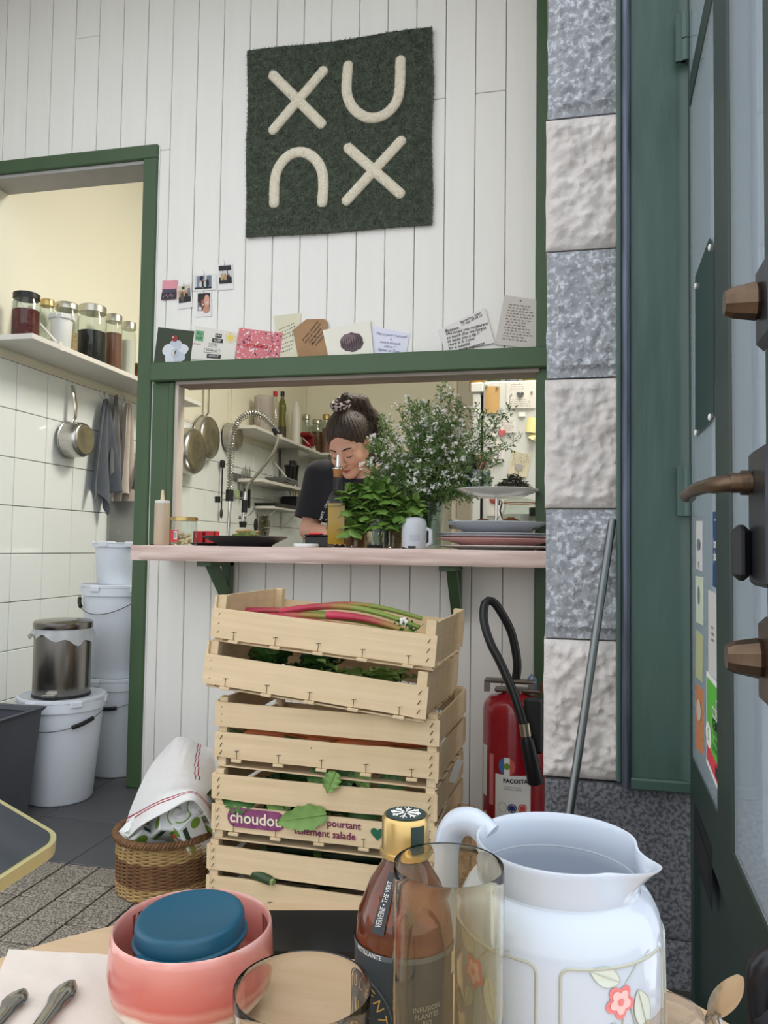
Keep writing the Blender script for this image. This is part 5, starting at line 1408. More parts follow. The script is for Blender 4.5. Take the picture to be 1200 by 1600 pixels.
# steel pedal bin
P = PB + Vector((-.004, 0, HB * .9875)); r = .094; h = .262
t = thing('pedal_bin', 'small brushed steel pedal bin with a bag over its rim', 'bin', P)
m_binst = M('bin_steel', (150, 146, 140), .24, metal=1, var=.3, vscale=6, rgb2=(120, 116, 110), stretch=(12, 12, .4))
b = MB(); b.lathe([(0, .004), (r * .98, .004), (r, .01), (r, h * .86)], 40); b.build('body', m_binst, t)
b = MB(); b.cyl(r * 1.02, 0, .008, 40); b.build('base_ring', m_blk, t)
b = MB(); b.lathe([(r * 1.03, h * .885), (r * 1.04, h * .89), (r * 1.04, h * .965), (r * .98, h * .985), (r * .6, h), (0, h)], 40); b.disc(r * 1.03, h * .885, 40, 0, None, False); b.build('lid', m_binst, t)
b = MB(); b.box(-.022, .022, -r - .022, -r + .004, .012, .020, bev=.002); b.build('pedal', m_chrome, t, rot=(0, 0, .25))
bag = MB()
def bagfn(u, v):
    a = 2 * pi * u; f = 1.03 + .10 * v + .05 * math.sin(7 * a) * v + .03 * math.sin(13 * a + 1) * v
    drop = (.020 + .026 * (.5 + .5 * math.sin(a * 2 + 2.2)) + .008 * math.sin(9 * a)) * v
    return (math.cos(a) * r * f, math.sin(a) * r * f, h * .885 - drop + .012 * (1 - v) * 0)
bag.grid(bagfn, 90, 6); bag.build('bin_bag', thin_glass('bag_plastic', (236, 238, 240), .8, .25, .5, (222, 226, 230)), t)
# grey rectangular bin at the left edge
c = onZ(41, 1281, 0)
t = thing('grey_bin', 'dark grey open plastic bin at the left edge of the floor', 'bin', (c.x - .2, c.y - .24, 0))
m_gbin = M('charcoal_plastic', (74, 77, 84), .55, var=.2, vscale=6, bump=.15, bscale=80)
hz_ = .345
def frust(b, x0, y0, x1, y1, z0, z1, th):
    for (ax, ay, bx_, by) in ((-1, -1, 1, -1), (1, -1, 1, 1), (1, 1, -1, 1), (-1, 1, -1, -1)):
        V = [(ax * x0, ay * y0, z0), (bx_ * x0, by * y0, z0), (bx_ * x1, by * y1, z1), (ax * x1, ay * y1, z1)]
        i = 1 - th / x1
        V += [(q[0] * i, q[1] * i, q[2]) for q in V]
        b.add(V, [(0, 1, 2, 3), (5, 4, 7, 6), (3, 2, 6, 7), (1, 0, 4, 5)])
b = MB(); frust(b, .20, .24, .225, .265, 0, hz_, .006); b.box(-.2, .2, -.24, .24, 0, .006); b.build('tub_walls', m_gbin, t)
b = MB(); frust(b, .228, .268, .236, .276, hz_ - .006, hz_ + .006, .016); b.build('rim', m_gbin, t)

# ------------------------------------------------------------------ stack of wooden crates
m_crate = M('crate_poplar', (228, 203, 166), .75, var=.45, vscale=3, rgb2=(200, 174, 134), stretch=(1.2, 14, 26), bump=.35, bscale=12, bdist=.001, rnd=.25, detail=6)
m_crate_end = M('crate_end_poplar', (220, 198, 162), .75, var=.45, vscale=3, rgb2=(198, 172, 134), stretch=(14, 1.2, 26), bump=.35, bscale=12, bdist=.001, rnd=.25)
m_staple = M('staple_wire', (70, 66, 60), .5, metal=.7)
CW, CD = .553, .375
def slat_mesh(L, hgt_, th, warp=.002, seed=0, axis='x', mat=None):
    b = MB()
    def fn(u, v):
        x = (u - .5) * L
        return (x, warp * math.sin(u * 5 + seed) + .0006 * math.sin(u * 40 + seed), v * hgt_ + .0022 * mnoise.noise((x * 9, seed, v * 3)) * (1 if v > .5 else -1))
    b.grid(fn, 24, 1, thick=-th) if False else None
    V = []; n = 24
    for i in range(n + 1):
        for (v, k) in ((0, 0), (1, 0), (1, 1), (0, 1)):
            p = fn(i / n, v); V.append((p[0], p[1] + k * th, p[2]))
    Fc = []
    for i in range(n):
        a = i * 4; c2 = a + 4
        for k in range(4): Fc.append((a + k, c2 + k, c2 + (k + 1) % 4, a + (k + 1) % 4))
    Fc += [(0, 1, 2, 3), (n * 4 + 3, n * 4 + 2, n * 4 + 1, n * 4)]
    b.add(V, Fc)
    return b
def crate(label, loc, rot, tall, seed):
    t = thing('wooden_crate', label, 'crate', loc, rot=rot, group='stacked vegetable crates')
    w, d = CW / 2, CD / 2; th = .0055
    if tall: fr_s = [(.025, .060), (.099, .058)]; ph = .168; ends = [(.018, .066), (.098, .062)]
    else: fr_s = [(.010, .071)]; ph = .112; ends = [(.012, .098)]
    sl = []
    for i, (z0, hh) in enumerate(fr_s):
        o = slat_mesh(CW, hh, th, .0025, seed + i).build('slat', m_crate, t, (0, -d - th, z0)); sl.append(o)
        slat_mesh(CW, hh, th, .0025, seed + i + 7).build('slat', m_crate, t, (0, d, z0))
    for sx in (-1, 1):
        for i, (z0, hh) in enumerate(ends):
            slat_mesh(CD + .008, hh, th, .002, seed + i + 3 * sx).build('end_board', m_crate, t, (sx * (w - th * .5) + (th if sx < 0 else 0), 0, z0), (0, 0, pi / 2))
        for sy in (-1, 1):
            b = MB(); b.box(-.011, .011, -.012, .012, .004, ph, bev=.001); b.build('corner_post', m_crate_end, t, (sx * (w - .0175), sy * (d - .0135), 0))
    for k in range(5):
        b = MB(); b.box(-w + .004, w - .004, -.028, .028, 0, .004, bev=.0008); b.build('floor_slat', m_crate, t, (0, -d + .032 + k * (CD - .064) / 4, 0))
    sb = MB()
    for (z0, hh) in fr_s:
        for sx in (-1, 1):
            for k in range(3):
                z = z0 + hh * (.2 + .3 * k); x = sx * (w - .018)
                sb.tube([(x - .003, -d - th - .001, z - .005), (x, -d - th - .0024, z), (x + .003, -d - th - .001, z + .005)], .0009, 4)
    for k in range(5):
        x = -w * .78 + k * w * .39; z = fr_s[0][0]
        sb.tube([(x, -d - th - .0035, z + .02), (x, -d - th - .0035, z + .0)], .0007, 4); sb.tube([(x - .006, -d - th - .0035, z + .018), (x + .006, -d - th - .0035, z + .02)], .0007, 4)
    tag(sb.build('staples', m_staple, t), kind='stuff')
    for k in range(5):
        x = -w * .78 + k * w * .39
        b = MB(); b.box(x - .013, x + .013, -d - th - .006, -d - th - .0002 + .002, fr_s[0][0] - .008, fr_s[0][0] - .001, bev=.001); b.build('batten', m_crate_end, t)
    return t, sl
rzc = -.045
FL = Vector((-.807, 1.75, 0)); ax = Vector((math.cos(rzc), math.sin(rzc), 0)); ay = Vector((-math.sin(rzc), math.cos(rzc), 0))
CC = FL + ax * (CW / 2) + ay * (CD / 2 + .006)
c5, s5 = crate('lowest crate of the stack, holding dark green courgettes', CC + Vector((-.008, 0, 0)), (0, 0, rzc), True, 1)
c4, s4 = crate('printed crate with purple oval and green heart, second from the floor', CC + Vector((.0, .003, .169)), (0, 0, rzc + .01), True, 2)
c3, s3 = crate('two-slat crate of carrots in the middle of the stack', CC + Vector((.004, .004, .338)), (0, .012, rzc), True, 3)
c2, s2 = crate('tilted shallow crate of lettuce under the rhubarb crate', CC + Vector((-.020, -.02, .512)), (0, .087, rzc - .01), False, 4)
c1, s1 = crate('topmost tilted crate holding rhubarb stalks', CC + Vector((-.004, -.015, .624)), (0, .080, rzc), False, 5)
# print on the lower front slat of the printed crate
m_purple = M('purple_print', (122, 52, 96), .8, var=.6, vscale=50, rgb2=(150, 92, 126)); m_purple2 = M('plum_print', (112, 38, 72), .8); m_gheart = M('green_print', (36, 96, 70), .8); m_printw = M('bare_wood_print', (232, 220, 196), .8)
pr = s4[0]
def capsule_poly(w, h, n=14):
    return [(w / 2 - h / 2 + h / 2 * math.cos(-pi / 2 + pi * k / n), h / 2 * math.sin(-pi / 2 + pi * k / n)) for k in range(n + 1)] + [(-w / 2 + h / 2 + h / 2 * math.cos(pi / 2 + pi * k / n), h / 2 * math.sin(pi / 2 + pi * k / n)) for k in range(n + 1)]
ro = (pi / 2, 0, 0)
b = MB(); b.prism(capsule_poly(.147, .045), 0, .0008); b.build('purple_oval', m_purple, pr, (-.158, -.0028, .036), ro)
lettering('choudou', .038, m_printw, pr, (-.158, -.0046, .036), ro, bold=.0006, spacing=1.0)
def adv(s_): xs_ = [v.co.x for v in text_mb(s_, .038, spacing=1.0, bold=.0006, align='LEFT').vertices]; return max(xs_)
wch = adv('choudou')
for s_ in ('cho', 'choudo'):
    b = MB(); b.prism(heart_poly(.0034), 0, .0004); b.build('heart', m_gheart, pr, (-.158 - wch / 2 + adv(s_) - .0108, -.0052, .0345), ro)
lettering('pourtant', .023, m_purple2, pr, (.060, -.0046, .046), ro, bold=.0004)
lettering('tellement salade', .023, m_purple2, pr, (.014, -.0046, .021), ro, bold=.0004)
b = MB(); b.prism(heart_poly(.016), 0, .0008); b.build('heart', m_gheart, pr, (.140, -.0028, .034), ro)

# ------------------------------------------------------------------ vegetables
m_rhub = M('rhubarb_stalk', (128, 148, 62), .45, var=.5, vscale=6, rgb2=(160, 176, 92), stretch=(1, 10, 10))
def rhubarb_mat():
    m = M('rhubarb_skin', (130, 150, 66), .42)
    nt = m.node_tree; N = nt.nodes; L = nt.links; b = N['Principled BSDF']
    tc = N.new('ShaderNodeTexCoord'); sp = N.new('ShaderNodeSeparateXYZ'); L.new(tc.outputs['Object'], sp.inputs[0])
    nz = N.new('ShaderNodeTexNoise'); nz.inputs['Scale'].default_value = 40; L.new(tc.outputs['Object'], nz.inputs[0])
    ma = N.new('ShaderNodeMath'); ma.operation = 'MULTIPLY_ADD'; ma.inputs[1].default_value = .08; L.new(nz.outputs[0], ma.inputs[0]); L.new(sp.outputs[0], ma.inputs[2])
    cr = N.new('ShaderNodeValToRGB'); L.new(ma.outputs[0], cr.inputs[0])
    e = cr.color_ramp.elements; e[0].position = 0.0; e[0].color = lin((232, 170, 170)); e[1].position = 1; e[1].color = lin((122, 140, 60))
    for p_, c_ in ((.05, (196, 60, 88)), (.13, (170, 50, 70)), (.20, (158, 120, 66)), (.27, (126, 148, 66))):
        x = e.new(p_); x.color = lin(c_)
    L.new(cr.outputs[0], b.inputs['Base Color'])
    return m
m_rh = rhubarb_mat()
def rhubarb(label, P0, P1, r, sag, parent_rot=None):
    d = Vector(P1) - Vector(P0); L = d.length; ang = math.atan2(d.y, d.x); el = math.asin(d.z / L)
    t = thing('rhubarb_stalk', label, 'rhubarb', P0, rot=(0, -el, ang), group='rhubarb in the top crate')
    n = 14; b = MB()
    pts = [(L * k / n, 0, sag * math.sin(pi * k / n)) for k in range(n + 1)]
    b.tube(pts, [r * (1.15 - .45 * k / n) for k in range(n + 1)], 12, flat=.7); b.build('stalk', m_rh, t)
zr = onY(500, 985, 1.8).z
rh = [((388, 962, 1.83), (640, 982, 1.80), .011, .02), ((440, 952, 1.88), (655, 975, 1.84), .012, .03), ((462, 950, 1.92), (660, 962, 1.95), .011, .025), ((512, 957, 1.80), (650, 988, 1.78), .013, .012),
      ((366, 952, 1.90), (560, 962, 1.93), .012, .01), ((425, 962, 1.79), (600, 985, 1.77), .011, .006), ((385, 955, 1.97), (590, 965, 1.99), .010, .01), ((440, 966, 1.77), (640, 986, 1.775), .010, .004)]
rl = ['rhubarb stalk with the frontmost pink foot', 'long arching rhubarb stalk over the others', 'rhubarb stalk at the back of the top crate', 'short thick green rhubarb stalk with red stub', 'rhubarb stalk with leftmost pink foot in crate', 'slim rhubarb stalk close behind the front slat', 'rhubarb stalk along the rear board', 'lowest rhubarb stalk behind the front slat']
for k, (a, c_, r, s) in enumerate(rh): rhubarb(rl[k], onY(a[0], a[1], a[2]) - Vector((0, 0, .006)), onY(c_[0], c_[1], c_[2]) - Vector((0, 0, .008)), r, s)
m_veg = M('dark_leaf_green', (74, 112, 52), .5, var=.7, vscale=25, rgb2=(44, 78, 32), rnd=.4)
m_lett = M('lettuce_green', (148, 172, 92), .5, var=.6, vscale=20, rgb2=(96, 132, 58), rnd=.3)
def wavy_leaf(L, Wd, ruff, mat, bend=.3):
    b = MB(); n = 14
    def fn(u, v):
        a = 2 * u - 1; wv = Wd * math.sin(pi * (.04 + .96 * v) ** .8) ** .7 * (1 + .10 * math.sin(v * 26))
        return (a * wv, v * L, -bend * L * v * v + ruff * abs(a) ** 2 * math.sin(v * 24 + a * 2) + .12 * Wd * a * a)
    b.grid(fn, 8, 18); b.tube([(0, L * k / 8, -bend * L * (k / 8) ** 2) for k in range(9)], [.0028 * (1 - k / 10) for k in range(9)], 5, caps=False)
    return b.mesh('leaf', mat)
def in_crate(c, x, y, z): return c.matrix_basis @ Vector((x, y, z))
lm = [wavy_leaf(.13, .045, .008, m_veg), wavy_leaf(.16, .05, .010, m_veg, .15), wavy_leaf(.10, .04, .006, m_veg, .5)]
ll = [wavy_leaf(.12, .055, .012, m_lett, .5), wavy_leaf(.10, .05, .012, m_lett, .7)]
# lettuce heads in the second crate
for k, (x, y) in enumerate(((.05, -.09), (.14, -.06), (-.04, -.03), (-.15, -.07))):
    t = thing('lettuce', ['pale green lettuce in the middle of the tilted crate', 'pale lettuce right of the middle in the tilted crate', 'dark lettuce left of the middle in the tilted crate', 'leftmost dark lettuce in the tilted crate'][k], 'lettuce', in_crate(c2, x, y, .012), rot=(0, .08, k), group='lettuces in the second crate')
    for j in range(16):
        tier = j / 16; o = ob('leaf', (ll if k < 2 else lm)[j % 2], t, (0, 0, .004 + .03 * tier), (1.1 - .9 * (1 - tier) + random.uniform(-.1, .1), 0, j * 2.4)); s = .62 + .1 * random.random(); o.scale = (s, s, s)
t = thing('herb_sprig', 'sprig of dark herb with a white flower at rhubarb end', 'herb', onY(632, 985, 1.80))
hm = MB(); R7 = random.Random(4)
for k in range(60):
    a = Vector((R7.gauss(0, .016), R7.gauss(0, .02), R7.uniform(-.01, .02))); d = Vector((R7.gauss(0, 1), R7.gauss(0, 1), R7.gauss(.5, 1))).normalized() * R7.uniform(.008, .016); n = d.cross(Vector((R7.gauss(0, 1), R7.gauss(0, 1), 1))).normalized() * .004
    hm.add([a, a + d * .5 + n, a + d, a + d * .5 - n], [(0, 1, 2, 3)])
tag(hm.build('leaflets', m_veg, t), kind='stuff')
b = MB()
for k in range(5): a = k * 1.257; b.ball((.006 * math.cos(a), -.012, .022 + .006 * math.sin(a)), (.005, .002, .005), 8, 5)
b.build('flower', MATS['white_petal'], t)
# carrots with green tops
m_car = M('carrot_orange', (206, 118, 66), .55, var=.5, vscale=10, rgb2=(176, 88, 44), stretch=(1, 12, 12), rnd=.3)
for k in range(9):
    p = in_crate(c3, -.14 + .038 * k, -.145 + .018 * (k % 3), .075 + .016 * (k % 2))
    t = thing('carrot', ['carrot nearest the leaf tops behind the middle crate slats', 'second carrot from the leaf tops', 'third carrot from the leaf tops', 'fourth carrot from the leaf tops', 'carrot at the middle of the slat gap', 'carrot just right of the gap middle', 'third carrot from the crate right end', 'second carrot from the crate right end', 'carrot nearest the crate right end'][k], 'carrot', p, rot=(0, random.uniform(-.1, .1), random.uniform(-.25, .25)), group='carrots in the middle crate')
    b = MB(); b.tube([(-.075, 0, 0), (-.06, 0, 0), (0, .003, .001), (.06, 0, 0), (.10, .002, 0)], [.006, .014, .013, .009, .0015], 12); b.build('root', m_car, t)
    b = MB()
    for j in range(4): b.tube([(-.072, 0, 0), (-.10, random.uniform(-.01, .01), .006), (-.125, random.uniform(-.02, .02), random.uniform(0, .015))], .0015, 5)
    b.build('leaf_stub', m_veg, t)
# leafy greens in the printed crate
for k in range(26):
    x = -.20 + .28 * random.random() if k > 8 else -.18 + .035 * k
    p = in_crate(c4, x, -.13 + .06 * random.random(), .085 + .05 * random.random())
    t = thing('chard_leaf', 'dark green leaf spilling in the printed crate', 'leaf', p, rot=(random.uniform(-.35, .35), random.uniform(-.5, .5), random.choice((-1.4, 1.3, -1.7, 1.8)) + random.uniform(-.3, .3)), group='leaves in the printed crate')
    o = ob('blade', lm[k % 3], t)
def rot_yz(yd, zd):
    yd = Vector(yd).normalized(); zd = Vector(zd); zd = (zd - yd * zd.dot(yd)).normalized(); xd = yd.cross(zd)
    return Matrix((xd, yd, zd)).transposed().to_euler()
m_bleaf = M('bright_leaf', (120, 152, 80), .5, var=.6, vscale=30, rgb2=(82, 120, 52))
t = thing('chard_leaf', 'big leaf hanging out over the printed crate lettering', 'leaf', onY(510, 1272, 1.732), rot=rot_yz((-1, -.02, -.24), (.1, -1, .25))); ob('blade', wavy_leaf(.125, .028, .003, m_bleaf, .05), t)
for k, (x, y, yd, zd, L_) in enumerate(((524, 1206, (-.35, -.35, -1), (0, -1, .4), .05), (530, 1226, (.5, -.1, .7), (0, -1, .3), .06), (560, 1228, (.4, -.2, .8), (.2, -1, .3), .055), (515, 1216, (-1, -.1, .1), (0, -.8, .6), .06), (590, 1232, (1, -.1, .35), (0, -.9, .5), .07), (455, 1262, (-.9, -.1, .5), (0, -.9, .5), .08), (400, 1250, (-1, -.1, .1), (0, -.8, .6), .09), (545, 1272, (1, -.1, .2), (0, -.9, .5), .08), (470, 1266, (.8, -.1, .4), (0, -.9, .5), .07))):
    t = thing('chard_leaf', ['leaf drooping over the upper printed crate slat', 'leaf standing just right of the drooping one', 'ruffled leaf at the centre of the upper gap', 'small leaf left of the drooping one', 'flat leaf right of the ruffled one', 'leaf behind the purple oval in the lower gap', 'leaf left above the purple oval', 'leaf above the green heart in the lower gap', 'upright leaf behind the hanging leaf'][k], 'leaf', onY(x, y, 1.738 if k == 0 else 1.765), rot=rot_yz(yd, zd)); ob('blade', wavy_leaf(L_, L_ * .42, .004, m_bleaf if k in (0, 2, 5) else m_veg, .15), t)
# courgettes and a cucumber end in the lowest crate
m_cour = M('courgette_skin', (52, 78, 40), .4, var=.7, vscale=30, rgb2=(30, 52, 26), stretch=(.4, 10, 10), rnd=.3)
for k in range(12):
    row = k // 6
    p = in_crate(c5, -.19 + .075 * (k % 6), -.12 + .03 * (k % 2) + .1 * row, .033 + .035 * (k % 2) + .02 * row)
    t = thing('courgette', 'dark green courgette lying in the lowest crate', 'courgette', p, random.uniform(-.2, .2), 'courgettes in the lowest crate')
    b = MB(); b.tube([(-.085, 0, 0), (-.08, 0, 0), (-.05, 0, 0), (.04, .003, 0), (.075, 0, 0), (.085, 0, 0)], [.007, .010, .019, .021, .017, .006], 12); b.build('fruit', m_cour, t)
    b = MB(); b.tube([(-.105, 0, 0), (-.084, 0, 0)], [.009, .008], 6); b.build('stem', m_bleaf, t)
pe = onY(424, 1377, 1.735)
t = thing('courgette', 'courgette poking its cut stem out between the lowest slats', 'courgette', pe, rot=(0, -.10, pi - .42)); b = MB(); b.tube([(0, 0, 0), (.004, 0, 0), (.03, 0, 0), (.12, 0, 0)], [.008, .0105, .013, .016], 12); b.build('fruit', m_cour, t)
b = MB(); b.tube([(-.008, 0, 0), (.002, 0, 0)], .0075, 6); b.build('stem', M('cut_stem', (128, 150, 88), .6), t)

# ------------------------------------------------------------------ wicker basket, milk cartons, striped towel
rb = .118; bx0 = onY(194, 1345, 1.86)
BK = Vector((bx0.x + rb, 1.86, 0)); hb = .155
t = thing('wicker_basket', 'brown woven basket full of milk cartons on the floor', 'basket', BK)
m_wick = M('wicker_brown', (128, 92, 58), .7, var=.7, vscale=25, rgb2=(82, 54, 34), rnd=.2); m_straw = M('pale_straw', (178, 148, 98), .75, var=.6, vscale=40, rgb2=(130, 100, 60))
def weave(b, z, amp, rad, wire, ph, n=26):
    b.tube([((rad + amp * math.cos(n * a / 2 + ph)) * math.cos(a), (rad + amp * math.cos(n * a / 2 + ph)) * math.sin(a), z) for a in [2 * pi * k / 104 for k in range(104)]], wire, 5, closed=True)
for band, (z0, z1, m) in enumerate(((.004, .034, m_straw), (.034, .094, m_wick), (.094, .132, m_straw))):
    b = MB(); z = z0; k = 0
    while z < z1: weave(b, z + .002, .0026, rb + .002 * math.sin(z * 20), .0025, pi * (k % 2), 34); z += .0044; k += 1
    tag(b.build('woven_band', m, t), kind='stuff')
b = MB()
for k in range(26):
    a = 2 * pi * k / 26; b.tube([(rb * math.cos(a), rb * math.sin(a), .002), (rb * math.cos(a), rb * math.sin(a), .135)], .0028, 5)
tag(b.build('uprights', m_wick, t), kind='stuff')
for ph in (0, pi * 2 / 3, pi * 4 / 3):      # braided rim
    b = MB(); b.tube([((rb + .006 + .006 * math.cos(30 * a + ph)) * math.cos(a), (rb + .006 + .006 * math.cos(30 * a + ph)) * math.sin(a), .142 + .006 * math.sin(30 * a + ph)) for a in [2 * pi * k / 260 for k in range(260)]], .0045, 6, closed=True); b.build('braid_strand', m_wick, t)
b = MB(); b.cyl(rb, .0, .004, 32); b.build('bottom', m_wick, t)
m_cart = M('carton_white', (224, 226, 226), .45); m_cgreen = M('carton_green', (116, 150, 56), .5); m_cdark = M('carton_dark_green', (30, 66, 48), .5); m_corange = M('carton_orange', (206, 84, 40), .5)
def carton(label, x, y, Y, rot, variant=0):
    P = onY(x, y, Y)
    t = thing('milk_carton', label, 'carton', P, rot=rot, group='milk cartons in the basket')
    w = .033; hh = .07
    b = MB(); b.box(-w, w, -w, w, -hh, hh, bev=.002); b.build('box', m_cart, t)
    b = MB(); b.cyl(.0135, hh, hh + .016, 20); b.lathe([(.020, hh + .0005), (.020, hh + .004), (.0135, hh + .005)], 20); b.build('cap', m_wplast, t, (.006, 0, 0))
    b = MB(); b.cyl(.0225, hh + .0003, hh + .0012, 24); b.build('ring_print', m_cgreen, t, (.006, 0, 0))
    for (s, ax_) in ((-1, 'y'), (1, 'x'), (-1, 'x'), (1, 'y')):
        R_ = (pi / 2, 0, 0) if (ax_, s) == ('y', -1) else (pi / 2, 0, pi / 2) if (ax_, s) == ('x', 1) else (pi / 2, 0, -pi / 2) if ax_ == 'x' else (pi / 2, 0, pi)
        lo_ = (0, s * (w + .0006), 0) if ax_ == 'y' else (s * (w + .0006), 0, 0)
        b = MB(); b.box(-.026, -.014, -.06, .02, 0, .0005); b.build('green_stripe', m_cgreen, t, lo_, R_)
        b = MB(); b.box(-.026, -.014, .02, .06, 0, .0005); b.build('dark_stripe', m_cdark, t, lo_, R_)
        b = MB(); b.prism([(.014 * math.cos(a), .014 * math.sin(a)) for a in [2 * pi * k / 20 for k in range(20)]], 0, .0005); b.build('green_dot', m_cgreen, t, (lo_[0] + (.012 if ax_ == 'y' else 0), lo_[1] + (.012 * (1 if s > 0 else -1) if ax_ == 'x' else 0), .05), R_)
        if variant == 1 and ax_ == 'y':
            b = MB(); b.box(-.014, .004, -.008, .006, 0, .0006); b.build('orange_block', m_corange, t, (lo_[0], lo_[1], .03), R_)
            lettering('mil', .018, m_ink, t, (.014, lo_[1] - .0004, .028), R_, shear=.2)
    return t
carton('carton lying highest under the towel, cap to the right', 290, 1270, 1.85, (.2, 1.0, -.5))
carton('carton in the middle showing green and dark stripes', 258, 1288, 1.82, (1.0, .2, .7))
carton('upright tilted carton with orange print nearest the crates', 296, 1306, 1.825, (.5, .12, -.45), 1)
carton('carton leaning left with its cap at the basket rim', 234, 1314, 1.83, (.6, -.8, .3))
carton('carton deep at the back of the basket', 250, 1285, 1.93, (.1, -.35, .2))
carton('carton with blue panel squeezed beside the crate', 318, 1318, 1.88, (.1, .1, .2))
carton('carton standing behind the highest one under the towel', 295, 1272, 1.95, (.0, .1, .6))
G = [[(262, 1166, 2.05), (278, 1153, 2.05), (296, 1156, 2.05), (315, 1165, 2.05), (333, 1172, 2.05)],
     [(240, 1192, 1.98), (262, 1192, 1.93), (285, 1190, 1.91), (308, 1196, 1.92), (336, 1202, 1.97)],
     [(222, 1226, 1.92), (250, 1226, 1.82), (275, 1225, 1.80), (305, 1228, 1.81), (335, 1235, 1.87)],
     [(203, 1270, 1.86), (235, 1256, 1.765), (268, 1243, 1.745), (303, 1236, 1.75), (332, 1262, 1.82)],
     [(186, 1325, 1.80), (218, 1294, 1.735), (262, 1268, 1.715), (302, 1251, 1.72), (330, 1290, 1.785)]]
Gp = [[onY(*q) for q in row] for row in G]
def cr1(P, t):
    n = len(P) - 1; t = min(max(t, 0), 1) * n; i = min(int(t), n - 1); f = t - i
    p0, p1, p2, p3 = P[max(i - 1, 0)], P[i], P[i + 1], P[min(i + 2, n)]
    return .5 * ((2 * p1) + (-p0 + p2) * f + (2 * p0 - 5 * p1 + 4 * p2 - p3) * f * f + (-p0 + 3 * p1 - 3 * p2 + p3) * f ** 3)
tw0 = Gp[2][2]
def towel(u, v, off=0.0):
    q = cr1([cr1(r_, u) for r_ in Gp], v)
    n = .006 * mnoise.noise((u * 3.5, v * 3, 2)) + .004 * math.sin(u * 9 + v * 5) * v + .0015 * mnoise.noise((u * 14, v * 12, 7))
    return q + Vector((n * .4, -n - off, n * .6)) - tw0
t = thing('striped_towel', 'white linen towel with red stripes draped over the cartons', 'towel', tw0)
m_towel = M('towel_linen', (222, 220, 218), .95, var=.15, vscale=60, bump=.25, bscale=500, bdist=.0006)
m_tred = M('towel_red', (158, 62, 78), .95)
b = MB(); b.grid(towel, 64, 64, thick=.0025)
for k in range(2 * 64 * 64):
    j, i = divmod(k % 4096, 64)
    if j in (50, 52) or (j < 27 and (i - j // 6) in (43, 46)): b.m[k] = 1
b.build('linen', [m_towel, m_tred], t)
b = MB(); b.grid(lambda u, v: towel(.55 + .40 * u, .06 + .36 * v, .010 + .012 * math.sin(pi * u) * (1 - v)), 14, 14, thick=.002); b.build('folded_corner', m_towel, t)

# ------------------------------------------------------------------ fire extinguisher, crumpled bag, leaning pole
YE = 2.26
qe = onY(803, 1150, YE); r = px(48.5, depth(qe))
EX = Vector((qe.x, YE, 0)); ez = lambda y, x=803: onY(x, y, YE).z
zs_ = ez(1092)
t = thing('fire_extinguisher', 'red fire extinguisher with looped black hose beside the pillar', 'fire extinguisher', EX)
m_exred = M('extinguisher_red', (150, 20, 32), .22, coat=.4, var=.1, vscale=5)
b = MB(); b.lathe([(0, .012), (r * .92, .012), (r * .97, .02), (r, .04), (r, zs_ - .03), (r * .96, zs_ - .012), (r * .8, zs_ + .006), (r * .4, zs_ + .016), (.03, zs_ + .02)], 44); b.build('cylinder', m_exred, t)
b = MB(); b.lathe([(r * 1.0, 0), (r * 1.02, .02), (r * .98, .024), (r * .9, .012)], 40); b.build('foot_ring', m_blk, t)
m_valve = M('valve_steel', (128, 120, 112), .4, metal=.8)
b = MB(); b.cyl(.03, zs_ + .012, zs_ + .03, 20); b.box(-.055, .075, -.022, .022, zs_ + .02, zs_ + .032, bev=.004); b.box(-.085, .06, -.018, .018, zs_ + .045, zs_ + .056, bev=.004); b.box(.04, .06, -.018, .018, zs_ + .03, zs_ + .048); b.box(-.085, -.07, -.018, .018, zs_ + .02, zs_ + .05, X=None); b.build('valve', m_valve, t)
b = MB(); b.cyl(.010, zs_ + .02, zs_ + .052, 14); b.build('gauge', M('brown_gauge', (90, 60, 44), .5), t, (.082, -.01, 0))
hp = [(805, 1066, .02), (808, 1036, .02), (800, 992, .02), (786, 962, .01), (770, 940, .0), (758, 943, -.01), (756, 970, -.03), (766, 1004, -.06), (781, 1034, -.09), (799, 1074, -.125), (811, 1108, -.14), (819, 1136, -.145)]
hpp = [onY(x, y, YE + dy) - EX for x, y, dy in hp]
b = MB(); b.tube(resample(hpp, 60), .0125, 12); b.build('hose', M('hose_rubber', (22, 23, 26), .4), t)
e1 = onY(819, 1130, YE - .145) - EX; e2 = onY(822, 1150, YE - .145) - EX; e3 = onY(837, 1222, YE - .12) - EX
b = MB(); b.tube([e1, e2], .0145, 16); b.build('ferrule', M('brass_steel', (176, 168, 150), .3, metal=.9), t)
b = MB(); b.tube([e2, e2 + (e3 - e2) * .1, e3], [.011, .018, .022], 16); b.build('nozzle_horn', MATS['hose_rubber'], t)
b = MB(); b.box(-.026, .026, -.012, .012, 0, .15, bev=.008); b.build('horn_clip', MATS['hose_rubber'], t, (onY(834, 1130, YE - .1).x - EX.x, -.105, ez(1160)))
b = MB(); b.tube([(.035, -.01, zs_ + .055), (.05, -.015, zs_ + .075), (.06, -.01, zs_ + .06), (.062, -.01, zs_ + .03)], .003, 8); b.build('safety_tie', M('blue_plastic', (96, 140, 186), .5), t)
def on_cyl(name, mat, a0, a1, z0, z1, off=.0008, seg=14, parent=None):
    b = MB(); b.lathe([(r + off, z0), (r + off, z1)], seg, a0=a0, a1=a1); return b.build(name, mat, parent or t)
def cyl_a(x):        # angle on the cylinder seen at pixel x
    s = (x - 803) / 48.5; view = math.atan2(-EX.y, -EX.x); return view + math.asin(max(-1, min(1, s)))
z1_, z0_ = ez(1198), ez(1262)
